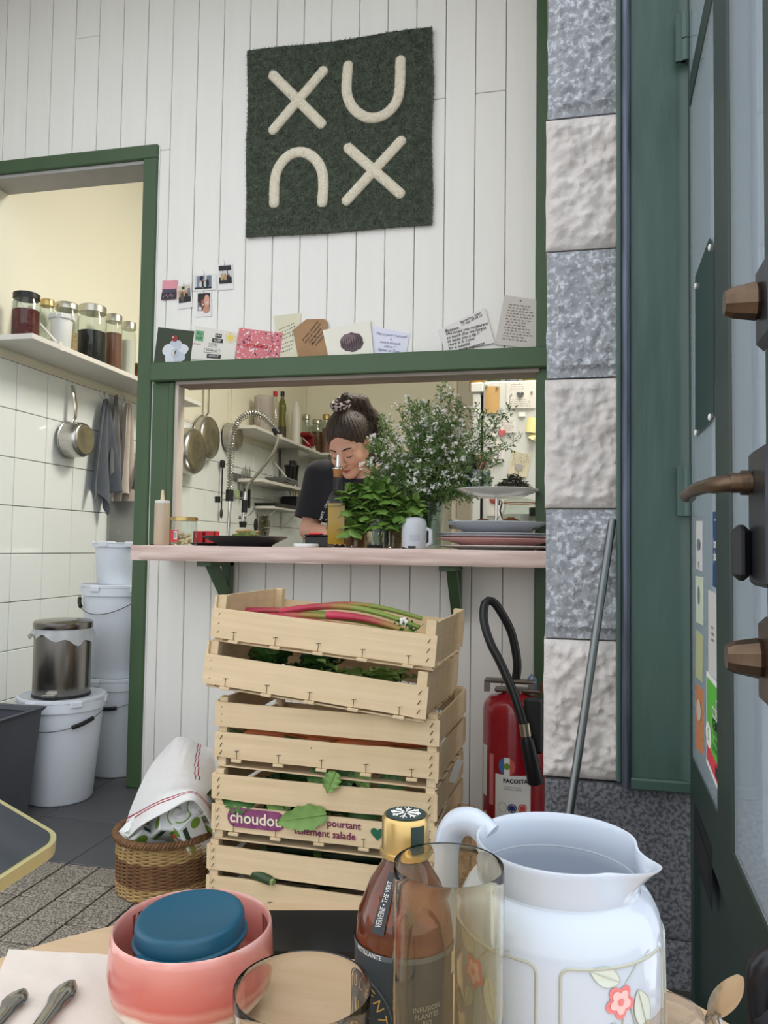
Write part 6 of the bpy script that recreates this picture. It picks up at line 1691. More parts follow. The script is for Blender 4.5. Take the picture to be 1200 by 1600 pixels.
lbl = on_cyl('paper_label', m_paper, cyl_a(776), cyl_a(828), z0_ - .05, z1_)
aw = (cyl_a(776) + cyl_a(828)) / 2
def wrapc(rad, acen):
    return lambda co: Vector((rad * math.cos(acen + co.x / rad), rad * math.sin(acen + co.x / rad), co.y))
me = text_mb('PACOSTA', .0155, m_ink, bold=.0006)
for v in me.vertices: v.co = wrapc(r + .0016, aw + .08)(v.co)
ob('lettering', me, lbl, (0, 0, z1_ - .016))
me = text_mb('Contrôle  Incendie\nVérification annuelle', .006, m_ink)
for v in me.vertices: v.co = wrapc(r + .0016, aw)(v.co)
ob('lettering', me, lbl, (0, 0, z1_ - .035))
for k, (x, m) in enumerate(((787, m_inkg), (801, M('navy_sticker', (36, 52, 116), .6)), (816, M('red_sticker', (206, 70, 66), .6)))):
    b = MB(); V = []
    ac = cyl_a(x); zc = ez(1247)
    n = 22
    for j in range(n):
        a = 2 * pi * j / n; V.append(wrapc(r + .0016, ac)(Vector((.0125 * math.cos(a), .0125 * math.sin(a), 0))) + Vector((0, 0, zc)))
    if k == 0: b.tube(V, .0005, 4, closed=True)
    else: b.add(V, [list(range(n))])
    s_ = b.build('round_sticker', m, lbl)
    if k:
        V2 = []
        for j in range(12):
            a = 2 * pi * j / 12; bb = MB(); q2 = wrapc(r + .0022, ac)(Vector((.0088 * math.cos(a), .0088 * math.sin(a), 0))) + Vector((0, 0, zc))
            V2.append(q2)
        bb = MB()
        for q2 in V2: bb.ball(tuple(q2), .0012, 6, 4)
        bb.build('dot_ring', m_paper, s_)
for j, m in enumerate((M('flag_blue', (70, 110, 170), .6), m_paper, M('flag_red', (206, 92, 84), .6))):
    zc = ez(1185); ac = cyl_a(793); b = MB(); V = []; R0_ = .024; x0 = -R0_ + 2 * R0_ * j / 3; x1 = x0 + 2 * R0_ / 3
    for k in range(7): x = x0 + (x1 - x0) * k / 6; V.append((x, math.sqrt(max(0, R0_ ** 2 - x * x))))
    V += [(x, -y) for x, y in V[::-1]]
    b.add([wrapc(r + .0014, ac)(Vector((x, y, 0))) + Vector((0, 0, zc)) for x, y in V], [list(range(len(V)))]); b.build('flag_sticker', m, t)
b = MB(); b.add([wrapc(r + .002, cyl_a(793))(Vector((.009 * math.cos(a), .009 * math.sin(a), 0))) + Vector((0, 0, ez(1185))) for a in [2 * pi * k / 16 for k in range(16)]], [list(range(16))]); b.build('green_spot', m_cgreen, t)
on_cyl('side_label', m_paper, cyl_a(757), cyl_a(763), ez(1160) - .14, ez(1160), .0009, 6); on_cyl('side_label', M('red_white_print', (206, 120, 120), .5), cyl_a(767), cyl_a(773), ez(1170) - .14, ez(1170), .0009, 4)

P = onY(728, 1275, 1.98)
t = thing('paper_bag', 'crumpled brown paper bag on the floor behind the crates', 'paper bag', (P.x, 1.98, 0))
b = MB(); V = []; n1, n2 = 40, 26
for j in range(n2 + 1):
    ph = pi * j / n2
    for i in range(n1):
        a = 2 * pi * i / n1; d = Vector((math.sin(ph) * math.cos(a), math.sin(ph) * math.sin(a), math.cos(ph)))
        k = 1 + .55 * abs(mnoise.noise(d * 2.2 + Vector((3, 1, 2)))) - .35 * abs(mnoise.noise(d * 4.5)) + .16 * abs(mnoise.noise(d * 9))
        V.append((d.x * .075 * k, d.y * .065 * k, max(.001, .10 + d.z * .115 * k)))
b.add(V, [(j * n1 + i, (j + 1) * n1 + i, (j + 1) * n1 + (i + 1) % n1, j * n1 + (i + 1) % n1) for j in range(n2) for i in range(n1)])
b.build('crumpled_paper', M('brown_bag_paper', (186, 152, 116), .85, var=.3, vscale=12), t)
top = onY(957, 812, YP - .03); foot = onZ(842, 1600, 0)
t = thing('metal_pole', 'slim grey metal pole leaning on the stone pier', 'pole', foot)
v = top - foot
b = MB(); b.tube([(0, 0, .012), v * .5, v], .0083, 14); b.build('tube', M('galvanised', (122, 126, 126), .35, metal=.85, var=.4, vscale=9, rgb2=(96, 100, 100)), t)
b = MB(); b.cyl(.011, 0, .03, 12); b.build('rubber_foot', m_blk, t)
P = onY(712, 1205, 1.93)
t = thing('price_tag', 'small white paper tag stuck in the crate right side', 'tag', P, rot=(.3, .2, .9)); b = MB(); b.box(-.012, .012, -.0008, .0008, -.03, .03); b.build('slip', m_paper, t)

# ------------------------------------------------------------------ round table on the street side and the things on it
TT = .52
TCX, TCY, TR = -.147, .39, .383
m_oak = M('pale_oak', (222, 192, 156), .45, var=.6, vscale=3, rgb2=(198, 162, 122), stretch=(3, 22, 10), bump=.12, bscale=20, detail=6)
tb_ = thing('round_table', 'round pale wooden cafe table in the foreground', 'table', (TCX, TCY, -.2))
hT = TT + .2
b = MB(); b.lathe([(0, hT - .028), (TR - .012, hT - .028), (TR, hT - .020), (TR, hT - .004), (TR - .004, hT), (0, hT)], 96); b.build('table_top', m_oak, tb_)
m_iron = M('black_iron', (30, 30, 32), .5, metal=.5)
b = MB(); b.cyl(.03, .02, hT - .03, 20); b.build('column', m_iron, tb_)
b = MB(); b.lathe([(0, 0), (.21, 0), (.21, .012), (.05, .03), (0, .03)], 40); b.build('base', m_iron, tb_)
b = MB(); b.lathe([(0, hT - .042), (.1, hT - .042), (.1, hT - .0285), (0, hT - .0285)], 24); b.build('top_plate', m_iron, tb_)
def tp(x, y, c): return EYE + _ray(x, y) * c
def tbase(x, y, c): p = tp(x, y, c); return Vector((p.x, p.y, TT)), p.z - TT

# pink stoneware bowl with a lidded pot inside
P, h = tbase(301, 1441, .60); rB = .0615
t = thing('pink_bowl', 'pink and cream glazed stoneware bowl holding a blue-lidded pot', 'bowl', P)
def bowl_mat():
    m = M('pink_glaze', (206, 118, 108), .22, coat=.4)
    nt = m.node_tree; N = nt.nodes; L = nt.links; b = N['Principled BSDF']
    tc = N.new('ShaderNodeTexCoord'); sp = N.new('ShaderNodeSeparateXYZ'); L.new(tc.outputs['Object'], sp.inputs[0])
    nz = N.new('ShaderNodeTexNoise'); nz.inputs['Scale'].default_value = 30; L.new(tc.outputs['Object'], nz.inputs[0])
    ma = N.new('ShaderNodeMath'); ma.operation = 'MULTIPLY_ADD'; ma.inputs[1].default_value = .012; L.new(nz.outputs[0], ma.inputs[0]); L.new(sp.outputs[2], ma.inputs[2])
    dv = N.new('ShaderNodeMath'); dv.operation = 'DIVIDE'; dv.inputs[1].default_value = h + .008; L.new(ma.outputs[0], dv.inputs[0])
    cr = N.new('ShaderNodeValToRGB'); L.new(dv.outputs[0], cr.inputs[0]); e = cr.color_ramp.elements
    e[0].position = 0; e[0].color = lin((232, 222, 204)); e[1].position = 1; e[1].color = lin((232, 186, 176))
    for p_, c_ in ((.34, (230, 216, 198)), (.40, (206, 118, 104)), (.46, (216, 144, 128)), (.52, (202, 104, 94)), (.72, (208, 120, 110)), (.93, (218, 146, 136))):
        x = e.new(p_); x.color = lin(c_)
    L.new(cr.outputs[0], b.inputs['Base Color'])
    return m
b = MB(); b.lathe([(0, .002), (rB * .72, .002), (rB * .80, .004), (rB * .97, h * .26), (rB * 1.02, h * .55), (rB * 1.0, h * .9), (rB * .985, h - .001), (rB * .965, h), (rB * .94, h - .003), (rB * .95, h * .5), (rB * .88, h * .2), (rB * .5, .008), (0, .008)], 64, fn=lambda p, a: (p[0] * (1 + .006 * math.sin(3 * a)), p[1] * (1 + .006 * math.sin(2 * a + 1)), p[2])); b.build('bowl_shell', bowl_mat(), t)
b = MB(); b.lathe([(rB * .945, h - .006), (rB * .955, h * .5), (rB * .885, h * .2), (rB * .5, .0086), (0, .0086)], 48); b.build('inner_glaze', M('dark_red_glaze', (120, 48, 44), .25, var=.6, vscale=20, rgb2=(176, 96, 84)), t)
PL, hl_ = tbase(304, 1424, .594)
pot = thing('lidded_pot', 'glass pot with a deep blue plastic lid inside the bowl', 'pot', PL + Vector((0, 0, .0095)), rot=(.05, -.03, 0))
hp_ = hl_ - .0095; rl_ = .0415
b = MB(); b.lathe([(0, 0), (rl_ * .8, 0), (rl_ * .86, .004), (rl_ * .9, hp_ * .72)], 40); b.build('glass', thin_glass('pot_glass', (220, 210, 190), 1.0, 0, .25, (120, 96, 70)), pot)
m_blue = M('petrol_blue_plastic', (20, 80, 104), .42, var=.1, vscale=10)
b = MB(); b.lathe([(rl_ * .93, hp_ * .74), (rl_ * 1.04, hp_ * .75), (rl_ * 1.045, hp_ * .78), (rl_ * 1.0, hp_ * .80), (rl_ * .99, hp_ * .95), (rl_ * .96, hp_ * .988), (rl_ * .90, hp_), (rl_ * .82, hp_ * .978), (0, hp_ * .975)], 48); b.disc(rl_ * .93, hp_ * .74, 48, 0, None, False); ld_ = b.build('lid', m_blue, pot)
b = MB(); b.box(-.02, .02, -rl_ * 1.14, -rl_ * .9, hp_ * .745, hp_ * .80, bev=.0015); b.build('pull_tab', m_blue, ld_, rot=(0, 0, -.12))

# clear tumbler in front
m_real = M('table_glass', (250, 252, 252), .0, trans=1.0, ior=1.45)
P, h = tbase(473, 1540, .47); r = .0425
t = thing('tumbler', 'empty clear glass tumbler at the near table edge', 'glass', P)
b = MB(); b.lathe([(0, .001), (r * .84, .001), (r * .875, .004), (r * .885, .012), (r * .99, h - .006), (r * .992, h - .002), (r * .985, h), (r * .965, h - .0005), (r * .952, h - .003), (r * .945, h - .008), (r * .86, .016), (r * .84, .010), (r * .7, .008), (0, .008)], 64); b.build('glass_wall', m_real, t)

# amber bottle
P, h = tbase(634, 1281, .53); h += .004
t = thing('drink_bottle', 'brown glass drink bottle with a dark label and gold cap', 'bottle', P, .0)
rb_ = .0335
m_amber = M('amber_glass', (150, 70, 20), .04, trans=.72, ior=1.48, coat=.2)
b = MB(); b.lathe([(0, .001), (rb_ * .9, .001), (rb_, .006), (rb_, h * .56), (rb_ * .94, h * .64), (rb_ * .72, h * .745), (rb_ * .50, h * .81), (.0136, h * .84), (.0132, h * .875)], 56); b.build('glass', m_amber, t)
b = MB(); b.lathe([(0, .006), (rb_ * .93, .006), (rb_ * .93, h * .5), (0, h * .5)], 32); b.build('drink', M('dark_tea', (70, 30, 12), .3), t)
b = MB(); b.lathe([(.0165, h * .845), (.0175, h * .85), (.0175, h * .868), (.0162, h * .872), (.0162, h * .985), (.0150, h), (0, h)], 48, fn=lambda p, a: (p[0] * (1 + .012 * math.cos(a * 48)), p[1] * (1 + .012 * math.cos(a * 48)), p[2])); cap_ = b.build('cap', M('gold_cap', (206, 176, 116), .3, metal=.9), t)
m_dgreen = M('bottle_green_print', (38, 58, 56), .5)
va = math.atan2(-P.y, -P.x)
b = MB(); b.lathe([(.0168, h * .875), (.0168, h * .98)], 4, a0=va + .22, a1=va + .85); b.build('cap_stripe', m_dgreen, cap_)
b = MB(); b.cyl(.0140, h + .0002, h + .0006, 32); ce = b.build('cap_disc', m_dgreen, cap_)
b = MB()
for k in range(8):
    a = k * pi / 4; b.tube([(.002 * math.cos(a), .002 * math.sin(a), h + .0010), (.0105 * math.cos(a), .0105 * math.sin(a), h + .0010)], .0005, 4)
    for s in (-.4, .4): b.tube([(.006 * math.cos(a), .006 * math.sin(a), h + .0010), (.0095 * math.cos(a + s * .6), .0095 * math.sin(a + s * .6), h + .0010)], .0004, 4)
b.build('star_emblem', m_paper, ce)
m_label = M('charcoal_label', (52, 58, 62), .6)
b = MB(); b.lathe([(rb_ + .0004, .006), (rb_ + .0004, h * .545)], 60, a0=va - 1.75, a1=va + 1.5); lb = b.build('paper_label', m_label, t)
b = MB(); b.lathe([(rb_ + .0008, h * .525), (rb_ + .0008, h * .545)], 60, a0=va - 1.75, a1=va + 1.5); b.build('label_band', M('label_band', (86, 92, 96), .6), lb)
m_gold = M('gold_print', (206, 170, 96), .4, metal=.5)
def wrapb(acen, z0, rad): return lambda co: Vector((rad * math.cos(acen + co.x / rad), rad * math.sin(acen + co.x / rad), z0 + co.y))
def arc_word(word, R_, a_start, a_step, size, acen, z0, mat, parent, rad):
    for k, c in enumerate(word):
        me = text_mb(c, size, mat); an = a_start - a_step * k
        W_ = wrapb(acen, z0, rad)
        for v in me.vertices:
            x, y = v.co.x, v.co.y; ca, sa = math.cos(an - pi / 2), math.sin(an - pi / 2)
            v.co = W_(Vector((x * ca - y * sa + R_ * math.cos(an), x * sa + y * ca + R_ * math.sin(an), 0)))
        ob('lettering', me, parent)
ac = va - .95; zc = h * .30
arc_word('OPULENTE', .0195, 2.7, .42, .0095, ac, zc, m_gold, lb, rb_ + .0014)
b = MB(); b.tube([wrapb(ac, zc, rb_ + .0014)(Vector((.0262 * math.cos(a), .0262 * math.sin(a) , 0))) for a in [2 * pi * k / 60 for k in range(60)]], .0004, 4, closed=True); b.build('label_ring', MATS['label_band'], lb)
b = MB()
for s in (-1, 0, 1): b.tube([wrapb(ac, zc, rb_ + .0014)(Vector(q)) for q in ((0, -.004, 0), (s * .004, .002, 0), (s * .005, .008, 0))], .0006, 5)
b.tube([wrapb(ac, zc, rb_ + .0014)(Vector((.004 * math.cos(a), -.009 + .004 * math.sin(a), 0))) for a in [2 * pi * k / 16 for k in range(16)]], .0005, 5, closed=True); b.build('hand_emblem', m_gold, lb)
for (txt, z, s) in (('PETILLANTE', h * .535, .0042), ('KOMBUCHA', h * .10, .006)):
    me = text_mb(txt, s, m_paper)
    for v in me.vertices: v.co = wrapb(va - .75, z, rb_ + .0014)(v.co)
    ob('lettering', me, lb)
me = text_mb('INFUSION\nPLANTES\nBIO\n\nSANS SUCRE\nAJOUTE', .0045, M('dim_print', (150, 150, 140), .6))
for v in me.vertices: v.co = wrapb(va + .45, h * .3, rb_ + .0014)(v.co)
ob('lettering', me, lb)
b = MB(); b.lathe([(rb_ + .0012, h * .44), (rb_ + .0012, h * .52)], 6, a0=va + 1.15, a1=va + 1.45); b.build('pale_panel', m_cpaper, lb)
# slanted neck label
nk = MB(); nk.grid(lambda u, v: (lambda rr_, z, a: (rr_ * math.cos(a), rr_ * math.sin(a), z))(rb_ * (.98 - .42 * v ** 1.3) + .001, h * (.615 + .20 * v), va - .55 + .28 * (u - .5) + .12 * v), 5, 10); nl = nk.build('neck_label', m_label, t)
me = text_mb('VERVEINE • THE VERT', .0042, m_paper)
for v in me.vertices:
    vv = .5 + v.co.x / .055; rr_ = rb_ * (.98 - .42 * max(0, vv) ** 1.3) + .0018; a = va - .55 + .12 * vv - v.co.y / .022
    v.co = Vector((rr_ * math.cos(a), rr_ * math.sin(a), h * (.615 + .20 * vv)))
ob('lettering', me, nl)

# tall smoky-yellow glass
P, h = tbase(701, 1349, .474); r = .0343
t = thing('tall_glass', 'tall yellow tinted drinking glass before the bottle', 'glass', P)
b = MB(); b.lathe([(0, .001), (r * .90, .001), (r * .92, .003), (r * .93, .010), (r * .995, h * .5), (r, h - .006), (r, h - .002), (r * .985, h), (r * .962, h - .0005), (r * .95, h - .003), (r * .948, h - .008), (r * .945, h * .5), (r * .88, .02), (r * .85, .012), (r * .7, .010), (0, .010)], 64); b.build('glass_wall', M('yellow_glass', (249, 244, 226), .0, trans=1.0, ior=1.42), t)

# milk-glass jug
P, h = tbase(872, 1312, .548); r0 = .0578
jug = thing('milk_glass_jug', 'white milk glass jug with pink flower panels', 'jug', P)
m_opal = M('milk_glass', (194, 203, 216), .12, sss=.15, coat=.5)
va = math.atan2(-P.y, -P.x); sa = va + 1.15       # spout points right and a little towards the camera
rj = .0705
def spout(p, a):
    k = max(0, (p[2] - h * .86) / (h * .14)); d = (a - sa + pi) % (2 * pi) - pi
    g = math.exp(-(d / .24) ** 2) * k ** 1.5; g2 = math.exp(-((abs(d) - .5) / .2) ** 2) * k * .05
    f = 1 + .26 * g - g2
    return (p[0] * f, p[1] * f, p[2] + (.004 * g * h / .15) - .006 * math.exp(-(d / .5) ** 2) * k)
prof = [(0, .002), (rj * .80, .002), (rj * .9, .006), (rj, .022), (rj * 1.01, h * .45), (rj, h * .66), (rj * .965, h * .73), (rj * .90, h * .785), (rj * .85, h * .81), (r0 * .99, h * .822), (r0 * .96, h * .835), (r0 * .975, h * .865), (r0 * .985, h * .90), (r0 * 1.0, h * .97), (r0 * 1.01, h * .99), (r0 * 1.0, h), (r0 * .97, h * .998), (r0 * .945, h * .97), (r0 * .93, h * .88), (rj * .83, h * .78), (rj * .94, h * .65), (rj * .94, .03), (rj * .8, .008), (0, .008)]
b = MB(); b.lathe(prof, 128, fn=lambda p, a: spout(p, a + 0)); b.build('jug_shell', m_opal, jug)
ha = sa + pi; hd = Vector((math.cos(ha), math.sin(ha), 0))
b = MB(); b.tube(resample([hd * (r0 * .95) + Vector((0, 0, h * .93)), hd * (r0 * 1.22) + Vector((0, 0, h * .98)), hd * (r0 * 1.50) + Vector((0, 0, h * .93)), hd * (r0 * 1.62) + Vector((0, 0, h * .78)), hd * (r0 * 1.58) + Vector((0, 0, h * .5)), hd * (r0 * 1.42) + Vector((0, 0, h * .30)), hd * (rj * .98) + Vector((0, 0, h * .25))], 40), .0088, 14, flat=1.25); b.build('handle', m_opal, jug)
m_olive = M('sage_line', (176, 178, 166), .3); m_pinkf = M('pink_flower_print', (222, 128, 128), .3); m_pinkl = M('pale_pink_print', (238, 190, 188), .3); m_sage = M('sage_leaf_print', (206, 214, 204), .3)
def jw(ac, s, z, off=.0007):      # wrap decoration on the belly of the jug
    k = max(0, min(1, z / h)); rr_ = rj * (1.01 if k < .45 else 1.01 - .01 * (k - .45) / .21 if k < .66 else 1.0 - .035 * (k - .66) / .07) + off
    return Vector((rr_ * math.cos(ac + s / rj), rr_ * math.sin(ac + s / rj), z))
def panel(ac):
    w, z0, z1, cr_ = .042, h * .10, h * .655, .006
    pts = []
    for (cx, cz, a0) in ((w - cr_, z1 - cr_, 0), (-w + cr_, z1 - cr_, pi / 2), (-w + cr_, z0 + cr_, pi), (w - cr_, z0 + cr_, 3 * pi / 2)):
        for k in range(7): a = a0 + pi / 2 * k / 6; pts.append((cx + cr_ * math.cos(a), cz + cr_ * math.sin(a)))
    full = []
    for i in range(len(pts)):
        (x0, y0), (x1, y1) = pts[i], pts[(i + 1) % len(pts)]; n = max(1, int(math.hypot(x1 - x0, y1 - y0) / .004))
        for k in range(n): full.append((x0 + (x1 - x0) * k / n, y0 + (y1 - y0) * k / n))
    b = MB(); b.tube([jw(ac, x, z, .0) for x, z in full], .0011, 6, closed=True); fr_ = b.build('panel_frame', m_olive, jug)
    def blob(cx, cz, R_, mat, n=50, lob=5, dep=.22, off=.0008, rot=0, name='petal'):
        b = MB(); V = [jw(ac, cx, cz, off)]
        for k in range(n):
            a = 2 * pi * k / n; q = R_ * (.72 + .36 * abs(math.cos(lob / 2 * (a + rot)))); V.append(jw(ac, cx + q * math.cos(a), cz + q * math.sin(a), off))
        b.add(V, [(0, k + 1, (k + 1) % n + 1) for k in range(n)]); b.build(name, mat, fr_)
    def leafp(cx, cz, L, W_, an, off=.0007):
        b = MB(); V = []
        n = 10
        for s in (1, -1):
            for k in range(n + 1) if s > 0 else range(n - 1, 0, -1):
                u = k / n; x = u * L; y = s * W_ * math.sin(pi * u) ** .8 * (1 - .3 * u); V.append(jw(ac, cx + x * math.cos(an) - y * math.sin(an), cz + x * math.sin(an) + y * math.cos(an), off))
        b.add(V, [list(range(len(V)))]); b.build('leaf_print', m_sage, fr_)
        b = MB(); b.tube(V + [V[0]], .0003, 4, caps=False); b.tube([jw(ac, cx + L * q * math.cos(an), cz + L * q * math.sin(an), off + .0002) for q in (0, .3, .6, .95)], .0003, 4); b.build('leaf_outline', m_olive, fr_)
    zf = h * .52
    leafp(.010, zf + .004, .030, .0085, -1.25); leafp(-.004, zf + .012, .022, .007, 2.75); leafp(-.008, zf - .012, .016, .006, -1.9); leafp(-.02, zf - .036, .02, .006, 2.6)
    for q in (((0, zf + .01), (.01, zf + .02), (.024, zf + .024)), ((-.002, zf - .008), (-.004, zf - .03), (.004, zf - .06)), ((.004, zf - .006), (.012, zf - .03), (.010, zf - .055))):
        b = MB(); b.tube([jw(ac, x, z, .0006) for x, z in q], .00045, 4); b.build('twig', m_olive, fr_)
    blob(-.004, zf, .0098, m_pinkf, rot=.3); blob(-.004, zf, .0070, m_pinkl, off=.0011, rot=.3); blob(-.004, zf, .0022, m_pinkf, lob=7, off=.0014)
    blob(.014, zf - .055, .007, m_pinkf); blob(-.014, zf - .05, .006, m_pinkl)
for k in range(4): panel(va + .62 + k * 1.40 - 1.40 * 2)

# clip-top jar with a spoon
P, h = tbase(1038, 1574, .50); r = .0262
t = thing('clip_jar', 'little clip-top glass jar at the right table edge', 'jar', P)
b = MB(); b.lathe([(0, .001), (r * .95, .001), (r, .005), (r, h * .7), (r * .88, h * .78), (r * .88, h * .86)], 36); b.build('glass', m_jarglass, t)
b = MB(); b.lathe([(0, .004), (r * .92, .004), (r * .92, h * .5), (0, h * .5)], 30); b.build('sugar', M('brown_sugar', (206, 180, 150), .9, var=.5, vscale=150), t)
b = MB(); b.lathe([(r * .95, h * .865), (r * .95, h * .9)], 36); b.build('rubber_seal', M('pale_rubber', (226, 214, 200), .6), t)
b = MB(); b.lathe([(r * .93, h * .9), (r * .97, h * .92), (r * .94, h * .97), (r * .75, h), (r * .55, h * .96), (0, h * .955)], 36); b.build('lid', thin_glass('lid_glass', (236, 226, 216), 1.4, .03, .35, (206, 186, 168)), t)
m_wire = M('clip_wire', (150, 150, 150), .25, metal=1)
for s in (-1, 1):
    b = MB(); d = Vector((s, -.1 * s, 0)).normalized()
    b.tube(resample([d * r * .95 + Vector((0, 0, h * .75)), d * r * 1.2 + Vector((0, -.004, h * .7)), d * r * 1.28 + Vector((0, -.004, h * .95)), d * r * 1.12 + Vector((0, .003, h * 1.05)), d * r * .98 + Vector((0, .004, h * .9))], 24), .0014, 8); b.tube([d * r * 1.1 + Vector((0, 0, h * .45)), d * r * 1.22 + Vector((0, -.006, h * .8)), d * r * 1.05 + Vector((0, -.008, h * 1.08))], .0013, 8); b.build('wire_clip', m_wire, t)
A = tp(1112, 1590, .49); B = tp(1152, 1530, .475)
t = thing('teaspoon', 'small steel teaspoon sticking out of the clip-top jar', 'spoon', A)
v = B - A; d = v.normalized(); n = d.cross(Vector((0, 1, 0))).normalized()
b = MB(); b.tube([-d * .06, -d * .02, Vector((0, 0, 0))], [.0022, .002, .0018], 8); b.build('handle', m_spoon, t)
b = MB(); L = v.length
b.grid(lambda u, w: d * (L * 1.1 * w) + n * ((2 * u - 1) * .0075 * math.sin(pi * (.06 + .90 * w)) ** .7) + d.cross(n) * (.004 * (1 - (2 * u - 1) ** 2) * math.sin(pi * w)), 8, 14, thick=.0008); b.build('bowl', m_spoon, t)

# black folder, napkin, cutlery, phone
c1_, c2_, c3_, c4_ = onZ(395, 1432, TT), onZ(600, 1432, TT), onZ(640, 1500, TT), onZ(400, 1496, TT)
cx = (c1_ + c2_ + c3_ + c4_) / 4
t = thing('black_folder', 'flat black folder lying at the far side of the table', 'folder', cx)
b = MB(); b.prism([((q - cx).x, (q - cx).y) for q in (c4_, c3_, c2_, c1_)], 0, .006); b.build('cover', M('gloss_black_card', (20, 20, 24), .12), t)
nq = [onZ(14, 1486, TT), onZ(205, 1497, TT), onZ(330, 1700, TT), onZ(-60, 1660, TT)]
cn = sum(nq, Vector()) / 4
t = thing('paper_napkin', 'pale unbleached paper napkin under the cutlery', 'napkin', cn)
def napk(u, v):
    q = nq[0] * (1 - u) * (1 - v) + nq[1] * u * (1 - v) + nq[2] * u * v + nq[3] * (1 - u) * v - cn
    return q + Vector((0, 0, .0018 + .0012 * mnoise.noise((u * 6, v * 6, 1))))
b = MB(); b.grid(lambda u, v: napk(u, 1 - v), 24, 24, thick=.0012); b.build('tissue', M('napkin_paper', (228, 216, 206), .9, var=.2, vscale=20, bump=.3, bscale=90), t)
m_cut = M('cutlery_steel', (176, 172, 166), .16, metal=1)
def cutlery(name, label, A, B, w, cat):
    t = thing(name, label, cat, (A + B) / 2 + Vector((0, 0, .0066)))
    d = (A - B); L = d.length; d.normalize(); s = Vector((-d.y, d.x, 0))
    b = MB(); n = 16
    prof = lambda u: w * (.55 + .45 * math.cos(pi * min(1, u * 1.3)) ** 2 if u < .77 else .6) 
    pts = [d * (L / 2 - L * k / n) for k in range(n + 1)]
    b.tube(pts, [w * (.35 if k == 0 else .8 if k == 1 else 1.0 if k < 4 else .85 - .03 * k) for k in range(n + 1)], 12, flat=.42); b.build('handle', m_cut, t)
    b = MB(); e = pts[-1]
    b.grid(lambda u, v: e - d * (.055 * v) + s * ((2 * u - 1) * w * 1.7 * math.sin(pi * (.15 + .8 * v)) ** .8) + Vector((0, 0, .001)), 6, 10, thick=.001); b.build('blade' if cat == 'knife' else 'tines', m_cut, t)
cutlery('table_knife', 'steel table knife handle on the napkin, nearer the bowl', onZ(112, 1546, TT), onZ(-10, 1720, TT), .0095, 'knife')
cutlery('table_fork', 'steel fork handle at the left edge of the napkin', onZ(36, 1560, TT), onZ(-70, 1690, TT), .009, 'fork')
# phone held up by a hand from the left
A, B = tp(122, 1258, .50), tp(100, 1318, .465)      # upper and lower corner of the short edge
Cc = tp(-60, 1424, .405)
t0 = (Cc - B).normalized(); u0 = (A - B); w_ = u0.length; u0 = (u0 - t0 * u0.dot(t0)).normalized(); n0 = t0.cross(u0)
Lp = .145; Wp = .070
t = thing('smartphone', 'smartphone with pale gold case held in at the left edge', 'phone', B)
Xp = Matrix((t0, u0, n0)).transposed().to_4x4()
def rr(w, h, r, n=6): 
    out = []
    for (cx, cy, a0) in ((w - r, h - r, 0), (r, h - r, pi / 2), (r, r, pi), (w - r, r, 3 * pi / 2)):
        for k in range(n + 1): a = a0 + pi / 2 * k / n; out.append((cx + r * math.cos(a), cy + r * math.sin(a)))
    return out
b = MB(); b.prism(rr(Lp, Wp, .011), -.0046, .0046, X=Xp, smooth=False); b.build('case', M('pale_gold_case', (196, 188, 140), .25, metal=.6), t)
b = MB(); b.prism([(x + .003, y + .003) for x, y in rr(Lp - .006, Wp - .006, .009)], .0047, .0053, X=Xp); b.build('screen', M('dark_screen', (58, 62, 66), .08), t)
b = MB(); b.prism([(x + .003, y + .003) for x, y in rr(Lp - .006, Wp - .006, .009)], -.0053, -.0047, X=Xp); b.build('back_glass', MATS['dark_screen'], t)
# the hand that holds the phone, just left of the view
q0 = B + t0 * .10 + u0 * .035
def ph(a, b_, c): return np.array(q0 + t0 * a + u0 * b_ + n0 * c - q0, np.float32)
fa = Vector((-.42, -.20, -.10)).normalized()
def holdsdf(p):
    w = ph(.035, -.03, -.030)
    d = smin(s_cap(p, ph(.02, -.012, -.024), ph(.0, .018, -.020), .017, .016), s_cap(p, w, ph(.012, .0, -.022), .024, .018), .02)
    for k, o in enumerate((-.032, -.014, .004, .022)):      # fingers pass behind the phone and curl over its far edge
        a, b1, c, e = ph(.004 + o * .9, .012, -.020), ph(o * .95 - .006, .034, -.017), ph(o * .95 - .006, .0435, -.004), ph(o * .95 - .005, .037, .0085)
        d = smin(d, np.minimum(np.minimum(s_cap(p, a, b1, .0092, .0085), s_cap(p, b1, c, .0085, .0078)), s_cap(p, c, e, .0078, .0068)), .006)
    d = smin(d, np.minimum(s_cap(p, ph(.022, -.030, -.022), ph(.0, -.0435, -.004), .012, .0098), s_cap(p, ph(.0, -.0435, -.004), ph(-.022, -.030, .0125), .0098, .0080)), .010)
    return smin(d, s_cap(p, w, w + np.array(fa * .26, np.float32), .025, .036), .02)
hold = thing('person_hand', 'hand of a person in a light sleeve gripping the smartphone', 'hand', q0)
ext = 1.0
pts_ = np.array([ph(.05, -.06, -.06), ph(-.06, .06, .03), ph(.05, .06, .03), ph(-.06, -.06, -.06), np.array(fa * .34, np.float32), ph(.035, -.03, -.03)])
lo_, hi_ = pts_.min(0) - .045, pts_.max(0) + .045
sdf_obj('hand_and_forearm', holdsdf, np.arange(lo_[0], hi_[0], .0042), np.arange(lo_[1], hi_[1], .0042), np.arange(lo_[2], hi_[2], .0042), MATS['skin'], hold, smooth_iter=1)
w0 = Vector(ph(.035, -.03, -.030)); b = MB(); b.tube([w0 + fa * .09, w0 + fa * .10, w0 + fa * .2, w0 + fa * .30], [.036, .040, .046, .050], 20, caps=True); b.build('sleeve', M('pale_sleeve', (196, 190, 180), .9), hold)

